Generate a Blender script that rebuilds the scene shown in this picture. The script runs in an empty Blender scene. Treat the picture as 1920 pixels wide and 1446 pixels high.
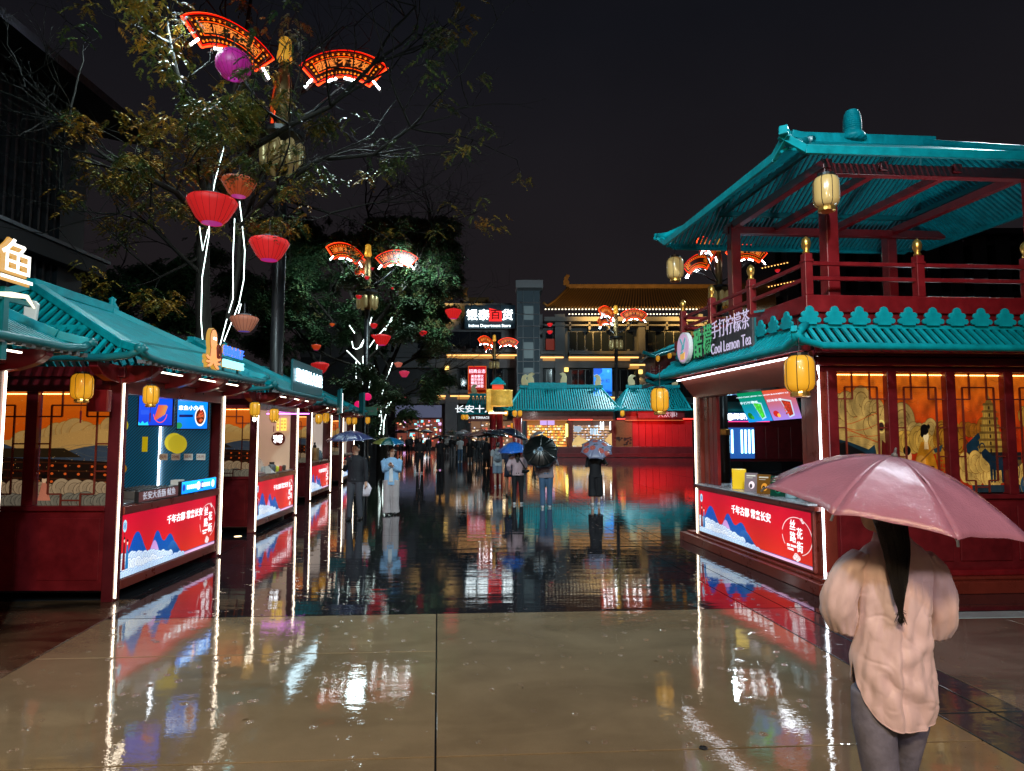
import bpy, math, random
import numpy as np
from mathutils import Vector, Matrix
random.seed(7); rng = np.random.default_rng(7)
S = bpy.context.scene; C = S.collection
R = math.radians; PI = math.pi

# ------------------------------------------------------------------ camera, world, light, exposure
FPX = 1200.0; PITCH = math.atan(89/FPX); CAMH = 2.0
cam = bpy.data.cameras.new('camera'); co = bpy.data.objects.new('camera', cam); C.objects.link(co)
cam.sensor_width = 36; cam.lens = 22.5; cam.clip_start = .05; cam.clip_end = 2000
co.location = (0, 0, CAMH); co.rotation_euler = (PI/2 + PITCH, 0, 0); S.camera = co

w = bpy.data.worlds.new('World'); S.world = w; w.use_nodes = True
nt = w.node_tree; bg = nt.nodes['Background']
sky = nt.nodes.new('ShaderNodeTexSky'); sky.sky_type = 'NISHITA'; sky.sun_disc = False
sky.sun_elevation = R(-6); sky.sun_rotation = R(200); sky.air_density = 1.0; sky.dust_density = 4
mul = nt.nodes.new('ShaderNodeMix'); mul.data_type = 'RGBA'; mul.blend_type = 'MULTIPLY'; mul.inputs[0].default_value = 1
mul.inputs[7].default_value = (.01, .006, .005, 1)
add = nt.nodes.new('ShaderNodeMix'); add.data_type = 'RGBA'; add.blend_type = 'ADD'; add.inputs[0].default_value = 1
# city glow on low rain cloud: warm grey near the horizon, slate overhead, faint mottling
tc = nt.nodes.new('ShaderNodeTexCoord'); sx = nt.nodes.new('ShaderNodeSeparateXYZ')
rp = nt.nodes.new('ShaderNodeValToRGB')
rp.color_ramp.elements[0].position = 0.0; rp.color_ramp.elements[0].color = (.0130, .0098, .0105, 1)
rp.color_ramp.elements[1].position = .55; rp.color_ramp.elements[1].color = (.0040, .0042, .0060, 1)
nz = nt.nodes.new('ShaderNodeTexNoise'); nz.inputs['Scale'].default_value = 1.6; nz.inputs['Detail'].default_value = 5
mr = nt.nodes.new('ShaderNodeMapRange'); mr.inputs[1].default_value = .3; mr.inputs[2].default_value = .75; mr.inputs[3].default_value = .72; mr.inputs[4].default_value = 1.3
m3 = nt.nodes.new('ShaderNodeMix'); m3.data_type = 'RGBA'; m3.blend_type = 'MULTIPLY'; m3.inputs[0].default_value = 1
L = nt.links.new
L(tc.outputs['Generated'], sx.inputs[0]); L(sx.outputs[2], rp.inputs[0]); L(tc.outputs['Generated'], nz.inputs[0]); L(nz.outputs[0], mr.inputs[0])
L(rp.outputs[0], m3.inputs[6]); L(mr.outputs[0], m3.inputs[7])
L(sky.outputs[0], mul.inputs[6]); L(mul.outputs[2], add.inputs[6]); L(m3.outputs[2], add.inputs[7]); L(add.outputs[2], bg.inputs[0])
bg.inputs[1].default_value = 1.0

def lamp(kind, name, loc, target, energy, color, size=.3, spot=None, blend=.5):
    l = bpy.data.lights.new(name, kind); l.energy = energy; l.color = color
    if kind == 'AREA': l.shape = 'SQUARE'; l.size = size
    else: l.shadow_soft_size = size
    if kind == 'SPOT': l.spot_size = R(spot); l.spot_blend = blend
    o = bpy.data.objects.new(name, l); C.objects.link(o); o.location = loc
    d = Vector(target) - Vector(loc); o.rotation_euler = d.to_track_quat('-Z', 'Y').to_euler()
    return o
# the lit entrance canopy and lamp masts of the building the photographer is standing in front of, unseen; the last flood is added
lamp('SPOT', 'entrance_canopy_light', (-.6, -2.6, 6.0), (.2, 4.6, 0), 1150, (1, .70, .36), .5, 100, .4)
lamp('SPOT', 'entrance_down_light', (3.6, -3.0, 5.2), (2.0, 3.6, .8), 520, (1, .82, .80), .35, 80, .6)
lamp('SPOT', 'unseen_flood_light', (-6, -7, 13.5), (5.5, 12, 4.5), 5200, (.62, .90, 1), .35, 52, .8)
lamp('SPOT', 'unseen_flood_light', (4, -8, 13.5), (-6.5, 13, 3.5), 5900, (.60, .92, 1), .35, 50, .8)

lamp('SPOT', 'entrance_side_light', (-4.6, .2, 4.2), (-3.3, 3.5, 0), 85, (1, .62, .22), .3, 75, .9)
lamp('SPOT', 'post_or_added_flood', (9, 9, 13.5), (2, 3.4, 1.5), 1500, (.75, .88, 1), .22, 40, .5)
lamp('SPOT', 'unseen_flood_light', (0, -8, 13.5), (0, 22, 0), 9000, (.78, .93, 1), .35, 44, .8)  # added flood to brighten the crowd; no such mast is known
S.view_settings.view_transform = 'Standard'; S.view_settings.look = 'None'
S.view_settings.exposure = .45; S.view_settings.gamma = 1; S.view_settings.use_curve_mapping = False
cy = S.cycles; cy.use_denoising = True; cy.max_bounces = 6; cy.diffuse_bounces = 2; cy.glossy_bounces = 4
cy.transmission_bounces = 6; cy.transparent_max_bounces = 8; cy.sample_clamp_indirect = 4; cy.use_light_tree = True
cy.caustics_reflective = False; cy.caustics_refractive = False
try: cy.denoiser = 'OPENIMAGEDENOISE'
except Exception: pass

# ------------------------------------------------------------------ helpers
_c, _s = math.cos(PITCH), math.sin(PITCH)
def ray(px, py):
    dx = (px-960)/FPX; dy = -(py-723)/FPX
    return Vector((dx, _c - dy*_s, _s + dy*_c))
def P(px, py, Y):
    d = ray(px, py); d = d*(Y/d.y); return Vector((d.x, d.y, CAMH+d.z))
def G(px, py, z=0.0):
    d = ray(px, py); d = d*((z-CAMH)/d.z); return Vector((d.x, d.y, z))

class MB:
    def __init__(s, M=None): s.v = []; s.f = []; s.uv = {}; s.M = M or Matrix()
    def add(s, vs, fs, uvs=None):
        b = len(s.v); s.v += [s.M @ Vector(p) for p in vs]
        for i, f in enumerate(fs):
            if uvs: s.uv[len(s.f)] = uvs[i]
            s.f.append([b+k for k in f])
        return s
    def box(s, x0, y0, z0, x1, y1, z1):
        x0, x1 = min(x0, x1), max(x0, x1); y0, y1 = min(y0, y1), max(y0, y1); z0, z1 = min(z0, z1), max(z0, z1)
        return s.add([(x, y, z) for z in (z0, z1) for y in (y0, y1) for x in (x0, x1)],
                     [(0, 2, 3, 1), (4, 5, 7, 6), (0, 1, 5, 4), (2, 6, 7, 3), (0, 4, 6, 2), (1, 3, 7, 5)])
    def cbox(s, c, d): return s.box(c[0]-d[0]/2, c[1]-d[1]/2, c[2]-d[2]/2, c[0]+d[0]/2, c[1]+d[1]/2, c[2]+d[2]/2)
    def beam(s, p0, p1, w, h, up=(0, 0, 1)):
        p0, p1 = Vector(p0), Vector(p1); d = (p1-p0).normalized(); sd = d.cross(Vector(up))
        if sd.length < 1e-4: sd = Vector((1, 0, 0))
        sd.normalize(); u = sd.cross(d)
        vs = [p + sd*a*w/2 + u*b*h/2 for p in (p0, p1) for a, b in ((-1, -1), (1, -1), (1, 1), (-1, 1))]
        return s.add(vs, [(0, 3, 2, 1), (4, 5, 6, 7), (0, 1, 5, 4), (1, 2, 6, 5), (2, 3, 7, 6), (3, 0, 4, 7)])
    def loft(s, rings, cap0=True, cap1=True, closed=True):
        n = len(rings[0]); vs = [p for r in rings for p in r]; fs = []
        for i in range(len(rings)-1):
            for j in range(n if closed else n-1):
                k = (j+1) % n; fs.append((i*n+j, i*n+k, (i+1)*n+k, (i+1)*n+j))
        if cap0: fs.append(tuple(range(n-1, -1, -1)))
        if cap1: fs.append(tuple((len(rings)-1)*n+j for j in range(n)))
        return s.add(vs, fs)
    def tube(s, pts, r, n=8, ry=None, cap=True):
        pts = [Vector(p) for p in pts]; rs = r if isinstance(r, (list, tuple)) else [r]*len(pts)
        ry = ry if ry is not None else rs; ry = ry if isinstance(ry, (list, tuple)) else [ry]*len(pts)
        rings = []; ref = None
        for i, p in enumerate(pts):
            d = (pts[min(i+1, len(pts)-1)]-pts[max(i-1, 0)]).normalized()
            if ref is None:
                ref = Vector((1, 0, 0)) if abs(d.x) < .9 else Vector((0, 1, 0))
            a = (ref - d*ref.dot(d)).normalized(); ref = a; b = d.cross(a)
            rings.append([p + a*math.cos(t)*rs[i] + b*math.sin(t)*ry[i] for t in (2*PI*k/n for k in range(n))])
        return s.loft(rings, cap, cap)
    def lathe(s, prof, n=16, c=(0, 0, 0), ph=0):
        c = Vector(c)
        return s.loft([[c+Vector((r*math.cos(ph+2*PI*k/n), r*math.sin(ph+2*PI*k/n), z)) for k in range(n)] for r, z in prof], prof[0][0] > 1e-5, prof[-1][0] > 1e-5)
    def prism(s, poly, d, X=(1, 0, 0), Y=(0, 0, 1), O=(0, 0, 0)):
        X, Y, O = Vector(X), Vector(Y), Vector(O); Z = X.cross(Y); n = len(poly)
        a = [O+X*x+Y*y for x, y in poly]; b = [p+Z*d for p in a]
        return s.add(a+b, [tuple(range(n-1, -1, -1)), tuple(range(n, 2*n))]+[(i, (i+1) % n, n+(i+1) % n, n+i) for i in range(n)])
    def quad(s, a, b, c, d): return s.add([a, b, c, d], [(0, 1, 2, 3)], [[(0, 0), (1, 0), (1, 1), (0, 1)]])
    def ell(s, c, rx, ry, rz, n=12, m=8):
        c = Vector(c); rings = []
        for i in range(m+1):
            t = -PI/2+PI*i/m; k = max(math.cos(t), .02)
            rings.append([c+Vector((rx*k*math.cos(a), ry*k*math.sin(a), rz*math.sin(t))) for a in (2*PI*j/n for j in range(n))])
        return s.loft(rings)
    def text(s, body, size, O, X, Y, bold=0.0, ext=.01, align='CENTER', sx=1.0):
        vs, fs = textmesh(body, bold, align); X, Y, O = Vector(X).normalized(), Vector(Y).normalized(), Vector(O); Z = X.cross(Y)
        k = size
        return s.add([O+X*v[0]*k*sx+Y*v[1]*k+Z*(ext if v[2] > 0 else 0) for v in vs], fs)
    def build(s, name, m, parent=None, smooth=False, bev=0, kind=None, sub=0, remesh=0, smit=0):
        me = bpy.data.meshes.new(name); me.from_pydata(s.v, [], s.f)
        if s.uv:
            ul = me.uv_layers.new(name='UVMap'); 
            for i, us in s.uv.items():
                for li, uvc in zip(me.polygons[i].loop_indices, us): ul.data[li].uv = uvc
        if m: me.materials.append(m)
        if smooth: me.shade_smooth()
        me.update()
        o = bpy.data.objects.new(name, me); C.objects.link(o)
        if parent: o.parent = parent
        if bev:
            b = o.modifiers.new('bevel', 'BEVEL'); b.width = bev; b.segments = 2; b.limit_method = 'ANGLE'; b.harden_normals = False
        if remesh:
            r = o.modifiers.new('remesh', 'REMESH'); r.mode = 'VOXEL'; r.voxel_size = remesh; r.use_smooth_shade = True
            if smit: q = o.modifiers.new('smooth', 'SMOOTH'); q.factor = .5; q.iterations = smit
        if sub: q = o.modifiers.new('subsurf', 'SUBSURF'); q.levels = q.render_levels = sub
        if kind: o['kind'] = kind
        return o

_tm = {}
def textmesh(body, bold, align):
    k = (body, bold, align)
    if k not in _tm:
        cu = bpy.data.curves.new('t', 'FONT'); cu.body = body; cu.size = 1; cu.offset = bold; cu.extrude = .01; cu.resolution_u = 3
        cu.align_x = align; cu.align_y = 'CENTER'
        ob = bpy.data.objects.new('t', cu); me = bpy.data.meshes.new_from_object(ob)
        _tm[k] = ([tuple(v.co) for v in me.vertices], [tuple(p.vertices) for p in me.polygons])
        bpy.data.objects.remove(ob); bpy.data.curves.remove(cu); bpy.data.meshes.remove(me)
    return _tm[k]

def tag(o, label=None, cat=None, group=None, kind=None):
    if label: o['label'] = label
    if cat: o['category'] = cat
    if group: o['group'] = group
    if kind: o['kind'] = kind
    return o
def thing(name, label, cat, loc=(0, 0, 0), rz=0, group=None, rot=None):
    o = bpy.data.objects.new(name, None); C.objects.link(o); o.empty_display_size = .1
    o.location = loc; o.rotation_euler = rot or (0, 0, rz)
    return tag(o, label, cat, group)
KIDS = {}
def copy_tree(o, parent=None, loc=None, rz=None, label=None, skip=()):
    kids = {}
    for q in C.objects:
        if q.parent: kids.setdefault(q.parent.name, []).append(q)
    def rec(o, parent):
        c = o.copy(); C.objects.link(c); c.parent = parent
        for ch in kids.get(o.name, []):
            if ch.name.split('.')[0] not in skip: rec(ch, c)
        return c
    c = rec(o, parent)
    if loc is not None: c.location = loc
    if rz is not None: c.rotation_euler = (0, 0, rz)
    if label: c['label'] = label
    return c

# ------------------------------------------------------------------ painted prints (generated here, nothing loaded)
class Cv:
    def __init__(s, w, h, c=(0, 0, 0)):
        s.w, s.h = w, h; s.a = np.ones((h, w, 3), np.float32)*np.array(c, np.float32)
        s.y, s.x = np.mgrid[0:h, 0:w].astype(np.float32); s.x = (s.x+.5)/h; s.y = (s.y+.5)/h; s.asp = w/h
    def put(s, m, c, al=1.0):
        c = np.array(c, np.float32); 
        s.a[m] = s.a[m]*(1-al)+(c if c.ndim == 1 else c[m])*al
    def grad(s, c0, c1, y0=0, y1=1):
        t = np.clip((s.y-y0)/(y1-y0), 0, 1)[..., None]; return np.array(c0)*(1-t)+np.array(c1)*t
    def poly(s, pts, c, al=1):
        m = np.zeros(s.x.shape, bool); n = len(pts)
        for i in range(n):
            x0, y0 = pts[i]; x1, y1 = pts[(i+1) % n]
            if y0 == y1: continue
            m ^= ((s.y >= min(y0, y1)) & (s.y < max(y0, y1)) & (s.x < (x1-x0)*(s.y-y0)/(y1-y0)+x0))
        s.put(m, c, al); return m
    def ell(s, cx, cy_, rx, ry, c, al=1): m = ((s.x-cx)/rx)**2+((s.y-cy_)/ry)**2 < 1; s.put(m, c, al); return m
    def ring(s, cx, cy_, r, t, c, a0=None, a1=None):
        d = np.hypot(s.x-cx, s.y-cy_); m = abs(d-r) < t/2
        if a0 is not None:
            a = np.degrees(np.arctan2(s.y-cy_, s.x-cx)) % 360; m &= (((a-a0) % 360) < ((a1-a0) % 360))
        s.put(m, c)
    def line(s, pts, t, c, al=1):
        m = np.zeros(s.x.shape, bool)
        for (x0, y0), (x1, y1) in zip(pts[:-1], pts[1:]):
            dx, dy = x1-x0, y1-y0; L2 = dx*dx+dy*dy+1e-12
            u = np.clip(((s.x-x0)*dx+(s.y-y0)*dy)/L2, 0, 1)
            m |= np.hypot(s.x-x0-u*dx, s.y-y0-u*dy) < t/2
        s.put(m, c, al)
    def rect(s, x0, y0, x1, y1, c, al=1): s.put((s.x >= x0) & (s.x < x1) & (s.y >= y0) & (s.y < y1), c, al)
    def curve(s, f, c):  # everything under height f(x)
        m = s.y < f(s.x); s.put(m, c); return m
    def cloud(s, x0, x1, y, r, c, oc, rg, swirl=True, up=None):
        n = int((x1-x0)/(r*.75))+1
        for i in range(n):
            x = x0+(x1-x0)*i/max(n-1, 1); rr = r*rg.uniform(.7, 1.25); yy = (y if up is None else up(x))+rg.uniform(-.25, .25)*r
            s.ell(x, yy, rr+.004, rr+.004, oc); s.ell(x, yy, rr, rr, c); s.ell(x+rr*.1, yy-rr*.22, rr*.78, rr*.70, tuple(q*.86 for q in c), .5)
            if swirl:
                s.ring(x, yy, rr*.62, rr*.045, oc, 20, 190); s.ring(x+rr*.1, yy, rr*.34, rr*.045, oc, 200, 60)
    def grain(s, k=.05):
        s.a *= 1+k*rng.standard_normal(s.a.shape[:2])[..., None]; return s
    def image(s, name):
        im = bpy.data.images.new(name, s.w, s.h); px = np.ones((s.h, s.w, 4), np.float32); px[..., :3] = np.clip(s.a, 0, 1)
        im.pixels.foreach_set(px.ravel()); im.pack(); return im

# ------------------------------------------------------------------ materials
def mat(name, col, rough=.5, metal=0, emit=None, es=0, bump=0, bs=30, var=0, vs=3, coat=0, spec=.5, alpha=1, stretch=None, samp=None, sss=0):
    m = bpy.data.materials.new(name); m.use_nodes = True; n = m.node_tree.nodes; l = m.node_tree.links.new
    b = n['Principled BSDF']; c = tuple(col)+(1,)
    b.inputs['Base Color'].default_value = c; b.inputs['Roughness'].default_value = rough; b.inputs['Metallic'].default_value = metal
    b.inputs['Specular IOR Level'].default_value = spec; b.inputs['Coat Weight'].default_value = coat; b.inputs['Coat Roughness'].default_value = .08
    if alpha < 1: b.inputs['Alpha'].default_value = alpha
    if sss: b.inputs['Subsurface Weight'].default_value = sss; b.inputs['Subsurface Scale'].default_value = .02
    if emit: b.inputs['Emission Color'].default_value = tuple(emit)+(1,); b.inputs['Emission Strength'].default_value = es
    if samp == 'none': m.cycles.emission_sampling = 'NONE'
    if bump or var:
        t = n.new('ShaderNodeTexCoord'); src = t.outputs['Object']
        if stretch:
            mp = n.new('ShaderNodeMapping'); mp.inputs['Scale'].default_value = stretch; l(src, mp.inputs[0]); src = mp.outputs[0]
        if bump:
            z = n.new('ShaderNodeTexNoise'); z.inputs['Scale'].default_value = bs; z.inputs['Detail'].default_value = 4; l(src, z.inputs[0])
            bp = n.new('ShaderNodeBump'); bp.inputs['Strength'].default_value = 1; bp.inputs['Distance'].default_value = bump; l(z.outputs[0], bp.inputs['Height']); l(bp.outputs[0], b.inputs['Normal'])
        if var:
            z = n.new('ShaderNodeTexNoise'); z.inputs['Scale'].default_value = vs; z.inputs['Detail'].default_value = 6; z.inputs['Roughness'].default_value = .65; l(src, z.inputs[0])
            q = n.new('ShaderNodeMapRange'); q.inputs[1].default_value = .3; q.inputs[2].default_value = .7; q.inputs[3].default_value = 1-var; q.inputs[4].default_value = 1+var; l(z.outputs[0], q.inputs[0])
            x = n.new('ShaderNodeMix'); x.data_type = 'RGBA'; x.blend_type = 'MULTIPLY'; x.inputs[0].default_value = 1; x.inputs[6].default_value = c; l(q.outputs[0], x.inputs[7]); l(x.outputs[2], b.inputs['Base Color'])
            q2 = n.new('ShaderNodeMapRange'); q2.inputs[3].default_value = max(rough-.12, .04); q2.inputs[4].default_value = rough+.12; l(z.outputs[0], q2.inputs[0]); l(q2.outputs[0], b.inputs['Roughness'])
    return m
def glow(name, c, s, samp=None): return mat(name, (.02, .02, .02), .4, emit=c, es=s, samp=samp)
def printed(name, cv, es=0.0, base=1.0, rough=.35, samp=None):
    m = bpy.data.materials.new(name); m.use_nodes = True; n = m.node_tree.nodes; l = m.node_tree.links.new; b = n['Principled BSDF']
    t = n.new('ShaderNodeTexImage'); t.image = cv.image(name); t.extension = 'EXTEND'
    b.inputs['Roughness'].default_value = rough
    x = n.new('ShaderNodeMix'); x.data_type = 'RGBA'; x.blend_type = 'MULTIPLY'; x.inputs[0].default_value = 1; x.inputs[7].default_value = (base, base, base, 1)
    l(t.outputs[0], x.inputs[6]); l(x.outputs[2], b.inputs['Base Color'])
    if es: l(t.outputs[0], b.inputs['Emission Color']); b.inputs['Emission Strength'].default_value = es
    if samp == 'none': m.cycles.emission_sampling = 'NONE'
    return m

def wet(name, col, rough, wav, rscale, mid=None, fine=None, low=None, var=.15, vs=1.2, drops=.0006, tint=None, dirt=0.0, ew=(1.0, 2.6, 1.0)):
    """stone under a film of rain: glossy, rippled, pocked by drops; world-space so the slabs differ"""
    m = bpy.data.materials.new(name); m.use_nodes = True; n = m.node_tree.nodes; l = m.node_tree.links.new; b = n['Principled BSDF']
    g = n.new('ShaderNodeNewGeometry'); mp = n.new('ShaderNodeMapping'); mp.inputs['Scale'].default_value = ew; l(g.outputs['Position'], mp.inputs[0])
    z1 = n.new('ShaderNodeTexNoise'); z1.inputs['Scale'].default_value = rscale; z1.inputs['Detail'].default_value = 3; z1.inputs['Roughness'].default_value = .55; l(mp.outputs[0], z1.inputs[0])
    z0 = n.new('ShaderNodeTexNoise'); z0.inputs['Scale'].default_value = rscale*.22; z0.inputs['Detail'].default_value = 2; l(mp.outputs[0], z0.inputs[0])
    b0 = n.new('ShaderNodeBump'); b0.inputs['Distance'].default_value = low or wav*5; l(z0.outputs[0], b0.inputs['Height'])
    b1 = n.new('ShaderNodeBump'); b1.inputs['Distance'].default_value = mid or wav; l(z1.outputs[0], b1.inputs['Height']); l(b0.outputs[0], b1.inputs['Normal'])
    z9 = n.new('ShaderNodeTexNoise'); z9.inputs['Scale'].default_value = rscale*5.5; z9.inputs['Detail'].default_value = 2; l(mp.outputs[0], z9.inputs[0])
    b9 = n.new('ShaderNodeBump'); b9.inputs['Distance'].default_value = fine or wav*.22; l(z9.outputs[0], b9.inputs['Height']); l(b1.outputs[0], b9.inputs['Normal']); b1 = b9
    # rings thrown up by raindrops
    v = n.new('ShaderNodeTexVoronoi'); v.inputs['Scale'].default_value = 5.5; v.inputs['Randomness'].default_value = 1; l(g.outputs['Position'], v.inputs[0])
    s1 = n.new('ShaderNodeMath'); s1.operation = 'MULTIPLY'; s1.inputs[1].default_value = 120; l(v.outputs['Distance'], s1.inputs[0])
    s2 = n.new('ShaderNodeMath'); s2.operation = 'SINE'; l(s1.outputs[0], s2.inputs[0])
    s3 = n.new('ShaderNodeMapRange'); s3.inputs[1].default_value = .04; s3.inputs[2].default_value = .20; s3.inputs[3].default_value = 1; s3.inputs[4].default_value = 0; l(v.outputs['Distance'], s3.inputs[0])
    s4 = n.new('ShaderNodeMath'); s4.operation = 'MULTIPLY'; l(s2.outputs[0], s4.inputs[0]); l(s3.outputs[0], s4.inputs[1])
    b2 = n.new('ShaderNodeBump'); b2.inputs['Distance'].default_value = drops; l(s4.outputs[0], b2.inputs['Height']); l(b1.outputs[0], b2.inputs['Normal'])
    # beads / spatter
    v2 = n.new('ShaderNodeTexVoronoi'); v2.inputs['Scale'].default_value = 26; l(g.outputs['Position'], v2.inputs[0])
    s5 = n.new('ShaderNodeMapRange'); s5.inputs[1].default_value = .04; s5.inputs[2].default_value = .16; s5.inputs[3].default_value = 1; s5.inputs[4].default_value = 0; l(v2.outputs['Distance'], s5.inputs[0])
    zc = n.new('ShaderNodeTexNoise'); zc.inputs['Scale'].default_value = 2.2; l(g.outputs['Position'], zc.inputs[0])
    s6 = n.new('ShaderNodeMapRange'); s6.inputs[1].default_value = .5; s6.inputs[2].default_value = .62; l(zc.outputs[0], s6.inputs[0])
    s7 = n.new('ShaderNodeMath'); s7.operation = 'MULTIPLY'; l(s5.outputs[0], s7.inputs[0]); l(s6.outputs[0], s7.inputs[1])
    b3 = n.new('ShaderNodeBump'); b3.inputs['Distance'].default_value = .0007; l(s7.outputs[0], b3.inputs['Height']); l(b2.outputs[0], b3.inputs['Normal'])
    # colour: fine speckle, broad stains, per-slab shade
    zs = n.new('ShaderNodeTexNoise'); zs.inputs['Scale'].default_value = 150; zs.inputs['Detail'].default_value = 2; l(g.outputs['Position'], zs.inputs[0])
    zb = n.new('ShaderNodeTexNoise'); zb.inputs['Scale'].default_value = vs; zb.inputs['Detail'].default_value = 7; zb.inputs['Roughness'].default_value = .7; l(g.outputs['Position'], zb.inputs[0])
    oi = n.new('ShaderNodeObjectInfo')
    q = n.new('ShaderNodeMapRange'); q.inputs[1].default_value = .3; q.inputs[2].default_value = .7; q.inputs[3].default_value = 1-var; q.inputs[4].default_value = 1+var; l(zb.outputs[0], q.inputs[0])
    q1 = n.new('ShaderNodeMapRange'); q1.inputs[1].default_value = .3; q1.inputs[2].default_value = .7; q1.inputs[3].default_value = .86; q1.inputs[4].default_value = 1.14; l(zs.outputs[0], q1.inputs[0])
    q2 = n.new('ShaderNodeMapRange'); q2.inputs[3].default_value = .88; q2.inputs[4].default_value = 1.12; l(oi.outputs['Random'], q2.inputs[0])
    k = n.new('ShaderNodeMath'); k.operation = 'MULTIPLY'; l(q.outputs[0], k.inputs[0]); l(q1.outputs[0], k.inputs[1])
    k2 = n.new('ShaderNodeMath'); k2.operation = 'MULTIPLY'; l(k.outputs[0], k2.inputs[0]); l(q2.outputs[0], k2.inputs[1])
    x = n.new('ShaderNodeMix'); x.data_type = 'RGBA'; x.blend_type = 'MULTIPLY'; x.inputs[0].default_value = 1; x.inputs[6].default_value = tuple(col)+(1,); l(k2.outputs[0], x.inputs[7]); out = x.outputs[2]
    if dirt:
        zd = n.new('ShaderNodeTexNoise'); zd.inputs['Scale'].default_value = .9; zd.inputs['Detail'].default_value = 9; zd.inputs['Distortion'].default_value = 1.2; l(mp.outputs[0], zd.inputs[0])
        qd = n.new('ShaderNodeMapRange'); qd.inputs[1].default_value = .45; qd.inputs[2].default_value = .62; qd.inputs[3].default_value = 1; qd.inputs[4].default_value = 1-dirt; l(zd.outputs[0], qd.inputs[0])
        xd = n.new('ShaderNodeMix'); xd.data_type = 'RGBA'; xd.blend_type = 'MULTIPLY'; xd.inputs[0].default_value = 1; l(out, xd.inputs[6]); l(qd.outputs[0], xd.inputs[7]); out = xd.outputs[2]
    l(out, b.inputs['Base Color'])
    # film thickness varies: patches dull, patches mirror
    qr = n.new('ShaderNodeMapRange'); qr.inputs[1].default_value = .35; qr.inputs[2].default_value = .7; qr.inputs[3].default_value = rough*.6; qr.inputs[4].default_value = rough*1.7; l(zb.outputs[0], qr.inputs[0])
    l(qr.outputs[0], b.inputs['Roughness']); b.inputs['IOR'].default_value = 1.5
    b.inputs['Coat Weight'].default_value = .8; b.inputs['Coat IOR'].default_value = 1.33; b.inputs['Coat Roughness'].default_value = rough*.5
    l(b3.outputs[0], b.inputs['Normal']); l(b3.outputs[0], b.inputs['Coat Normal'])
    return m

MT = {}
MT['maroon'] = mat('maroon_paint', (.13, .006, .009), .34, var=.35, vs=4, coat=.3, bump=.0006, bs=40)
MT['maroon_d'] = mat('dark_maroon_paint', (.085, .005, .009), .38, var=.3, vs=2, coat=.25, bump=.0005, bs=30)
MT['brown'] = mat('brown_red_metal', (.16, .022, .013), .3, var=.2, vs=3, coat=.4)
MT['red'] = mat('red_lacquer', (.17, .005, .008), .36, var=.3, vs=5, coat=.25, bump=.0008, bs=25)
MT['teal'] = mat('teal_paint', (.001, .27, .32), .45, var=.30, vs=5, coat=.0, spec=.22, bump=.0006, bs=50)
MT['teal_d'] = mat('dark_teal_paint', (.003, .13, .15), .4, var=.25, vs=2.2, coat=.05)
MT['gold'] = mat('gold_metal', (.75, .42, .10), .3, metal=.9, var=.15)
MT['black'] = mat('black_metal', (.012, .012, .014), .35, var=.2)
MT['grey'] = mat('grey_metal', (.12, .12, .13), .4, var=.2)
MT['steel'] = mat('brushed_steel', (.5, .5, .52), .28, metal=.9)
MT['wood_k'] = mat('dark_timber', (.018, .016, .018), .45, var=.35, vs=4, bump=.002, bs=18)
MT['led'] = glow('white_led', (1, .84, .64), 5.5)
MT['ledc'] = glow('cool_led', (.86, .93, 1), 6.5)
MT['ledw'] = glow('warm_led', (1, .55, .16), 5)
MT['lantern'] = mat('yellow_lantern_cloth', (.55, .28, .02), .35, emit=(1, .40, .012), es=.34, bump=.001, bs=60, coat=.4)
MT['lantern_faint_glow'] = mat('cream_lantern_cloth', (.62, .42, .16), .25, emit=(1, .6, .18), es=.06, bump=.002, bs=14, coat=.8)  # faint glow put into the cloth though the lantern is unlit
MT['glass'] = mat('shop_glass', (.02, .025, .03), .05, spec=.6)
MT['white'] = mat('white_plastic', (.75, .75, .75), .35)
MT['skin'] = mat('skin', (.52, .30, .21), .5, sss=.1)
MT['hair'] = mat('black_hair', (.008, .007, .008), .32, bump=.002, bs=60, stretch=(9, 9, .5), spec=.6)
# ------------------------------------------------------------------ ground
WD = wet('wet_black_granite', (.016, .017, .021), .022, .0013, 5.5, var=.3, low=.0026, mid=.0005, fine=.00010, drops=.0004, ew=(.55, 3.2, 1))
WL = wet('wet_beige_granite', (.28, .215, .135), .028, .0007, 5, fine=.0003, var=.16, vs=.9, drops=.0011, dirt=.16, ew=(1, 1.8, 1))
WB = wet('wet_brown_stone', (.11, .065, .038), .22, .0012, 6, var=.3, vs=1.5, dirt=.75)
WG = wet('wet_slate_strip', (.035, .045, .055), .07, .0010, 7, var=.25)
WR = wet('wet_grey_brown_stone', (.20, .155, .125), .08, .0010, 5, var=.2, dirt=.3)
WK = wet('pale_blue_strip', (.32, .42, .46), .2, .0006, 5)
gm = MB(); gm.box(-260, -60, -.4, 260, 420, -.014); ground = gm.build('plaza_ground', WD); tag(ground, kind='structure')
def sk(s, t, z=0): return Vector((s-.115*t, t+.06*s, z))
def slab(name, s0, s1, t0, t1, m, g=.005, bev=0):
    b = MB(); c = [(s0+g, t0+g), (s1-g, t0+g), (s1-g, t1-g), (s0+g, t1-g)]
    b.add([sk(*p, -.03) for p in c]+[sk(*p, 0) for p in c], [(3, 2, 1, 0), (4, 5, 6, 7), (0, 1, 5, 4), (1, 2, 6, 5), (2, 3, 7, 6), (3, 0, 4, 7)])
    return b.build(name, m, ground, bev=bev)
T0 = 7.27
for a, b in ((6.05, T0), (4.12, 6.05), (.97, 4.12), (-2.2, .97), (-5.4, -2.2)): slab('paving_slab', -3.54, 0, a, b, WL, .006, .004)
for a, b in ((4.12, T0), (.97, 4.12), (-2.2, .97), (-5.4, -2.2)): slab('paving_slab', 0, 3.55, a, b, WL, .006, .004)
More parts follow.
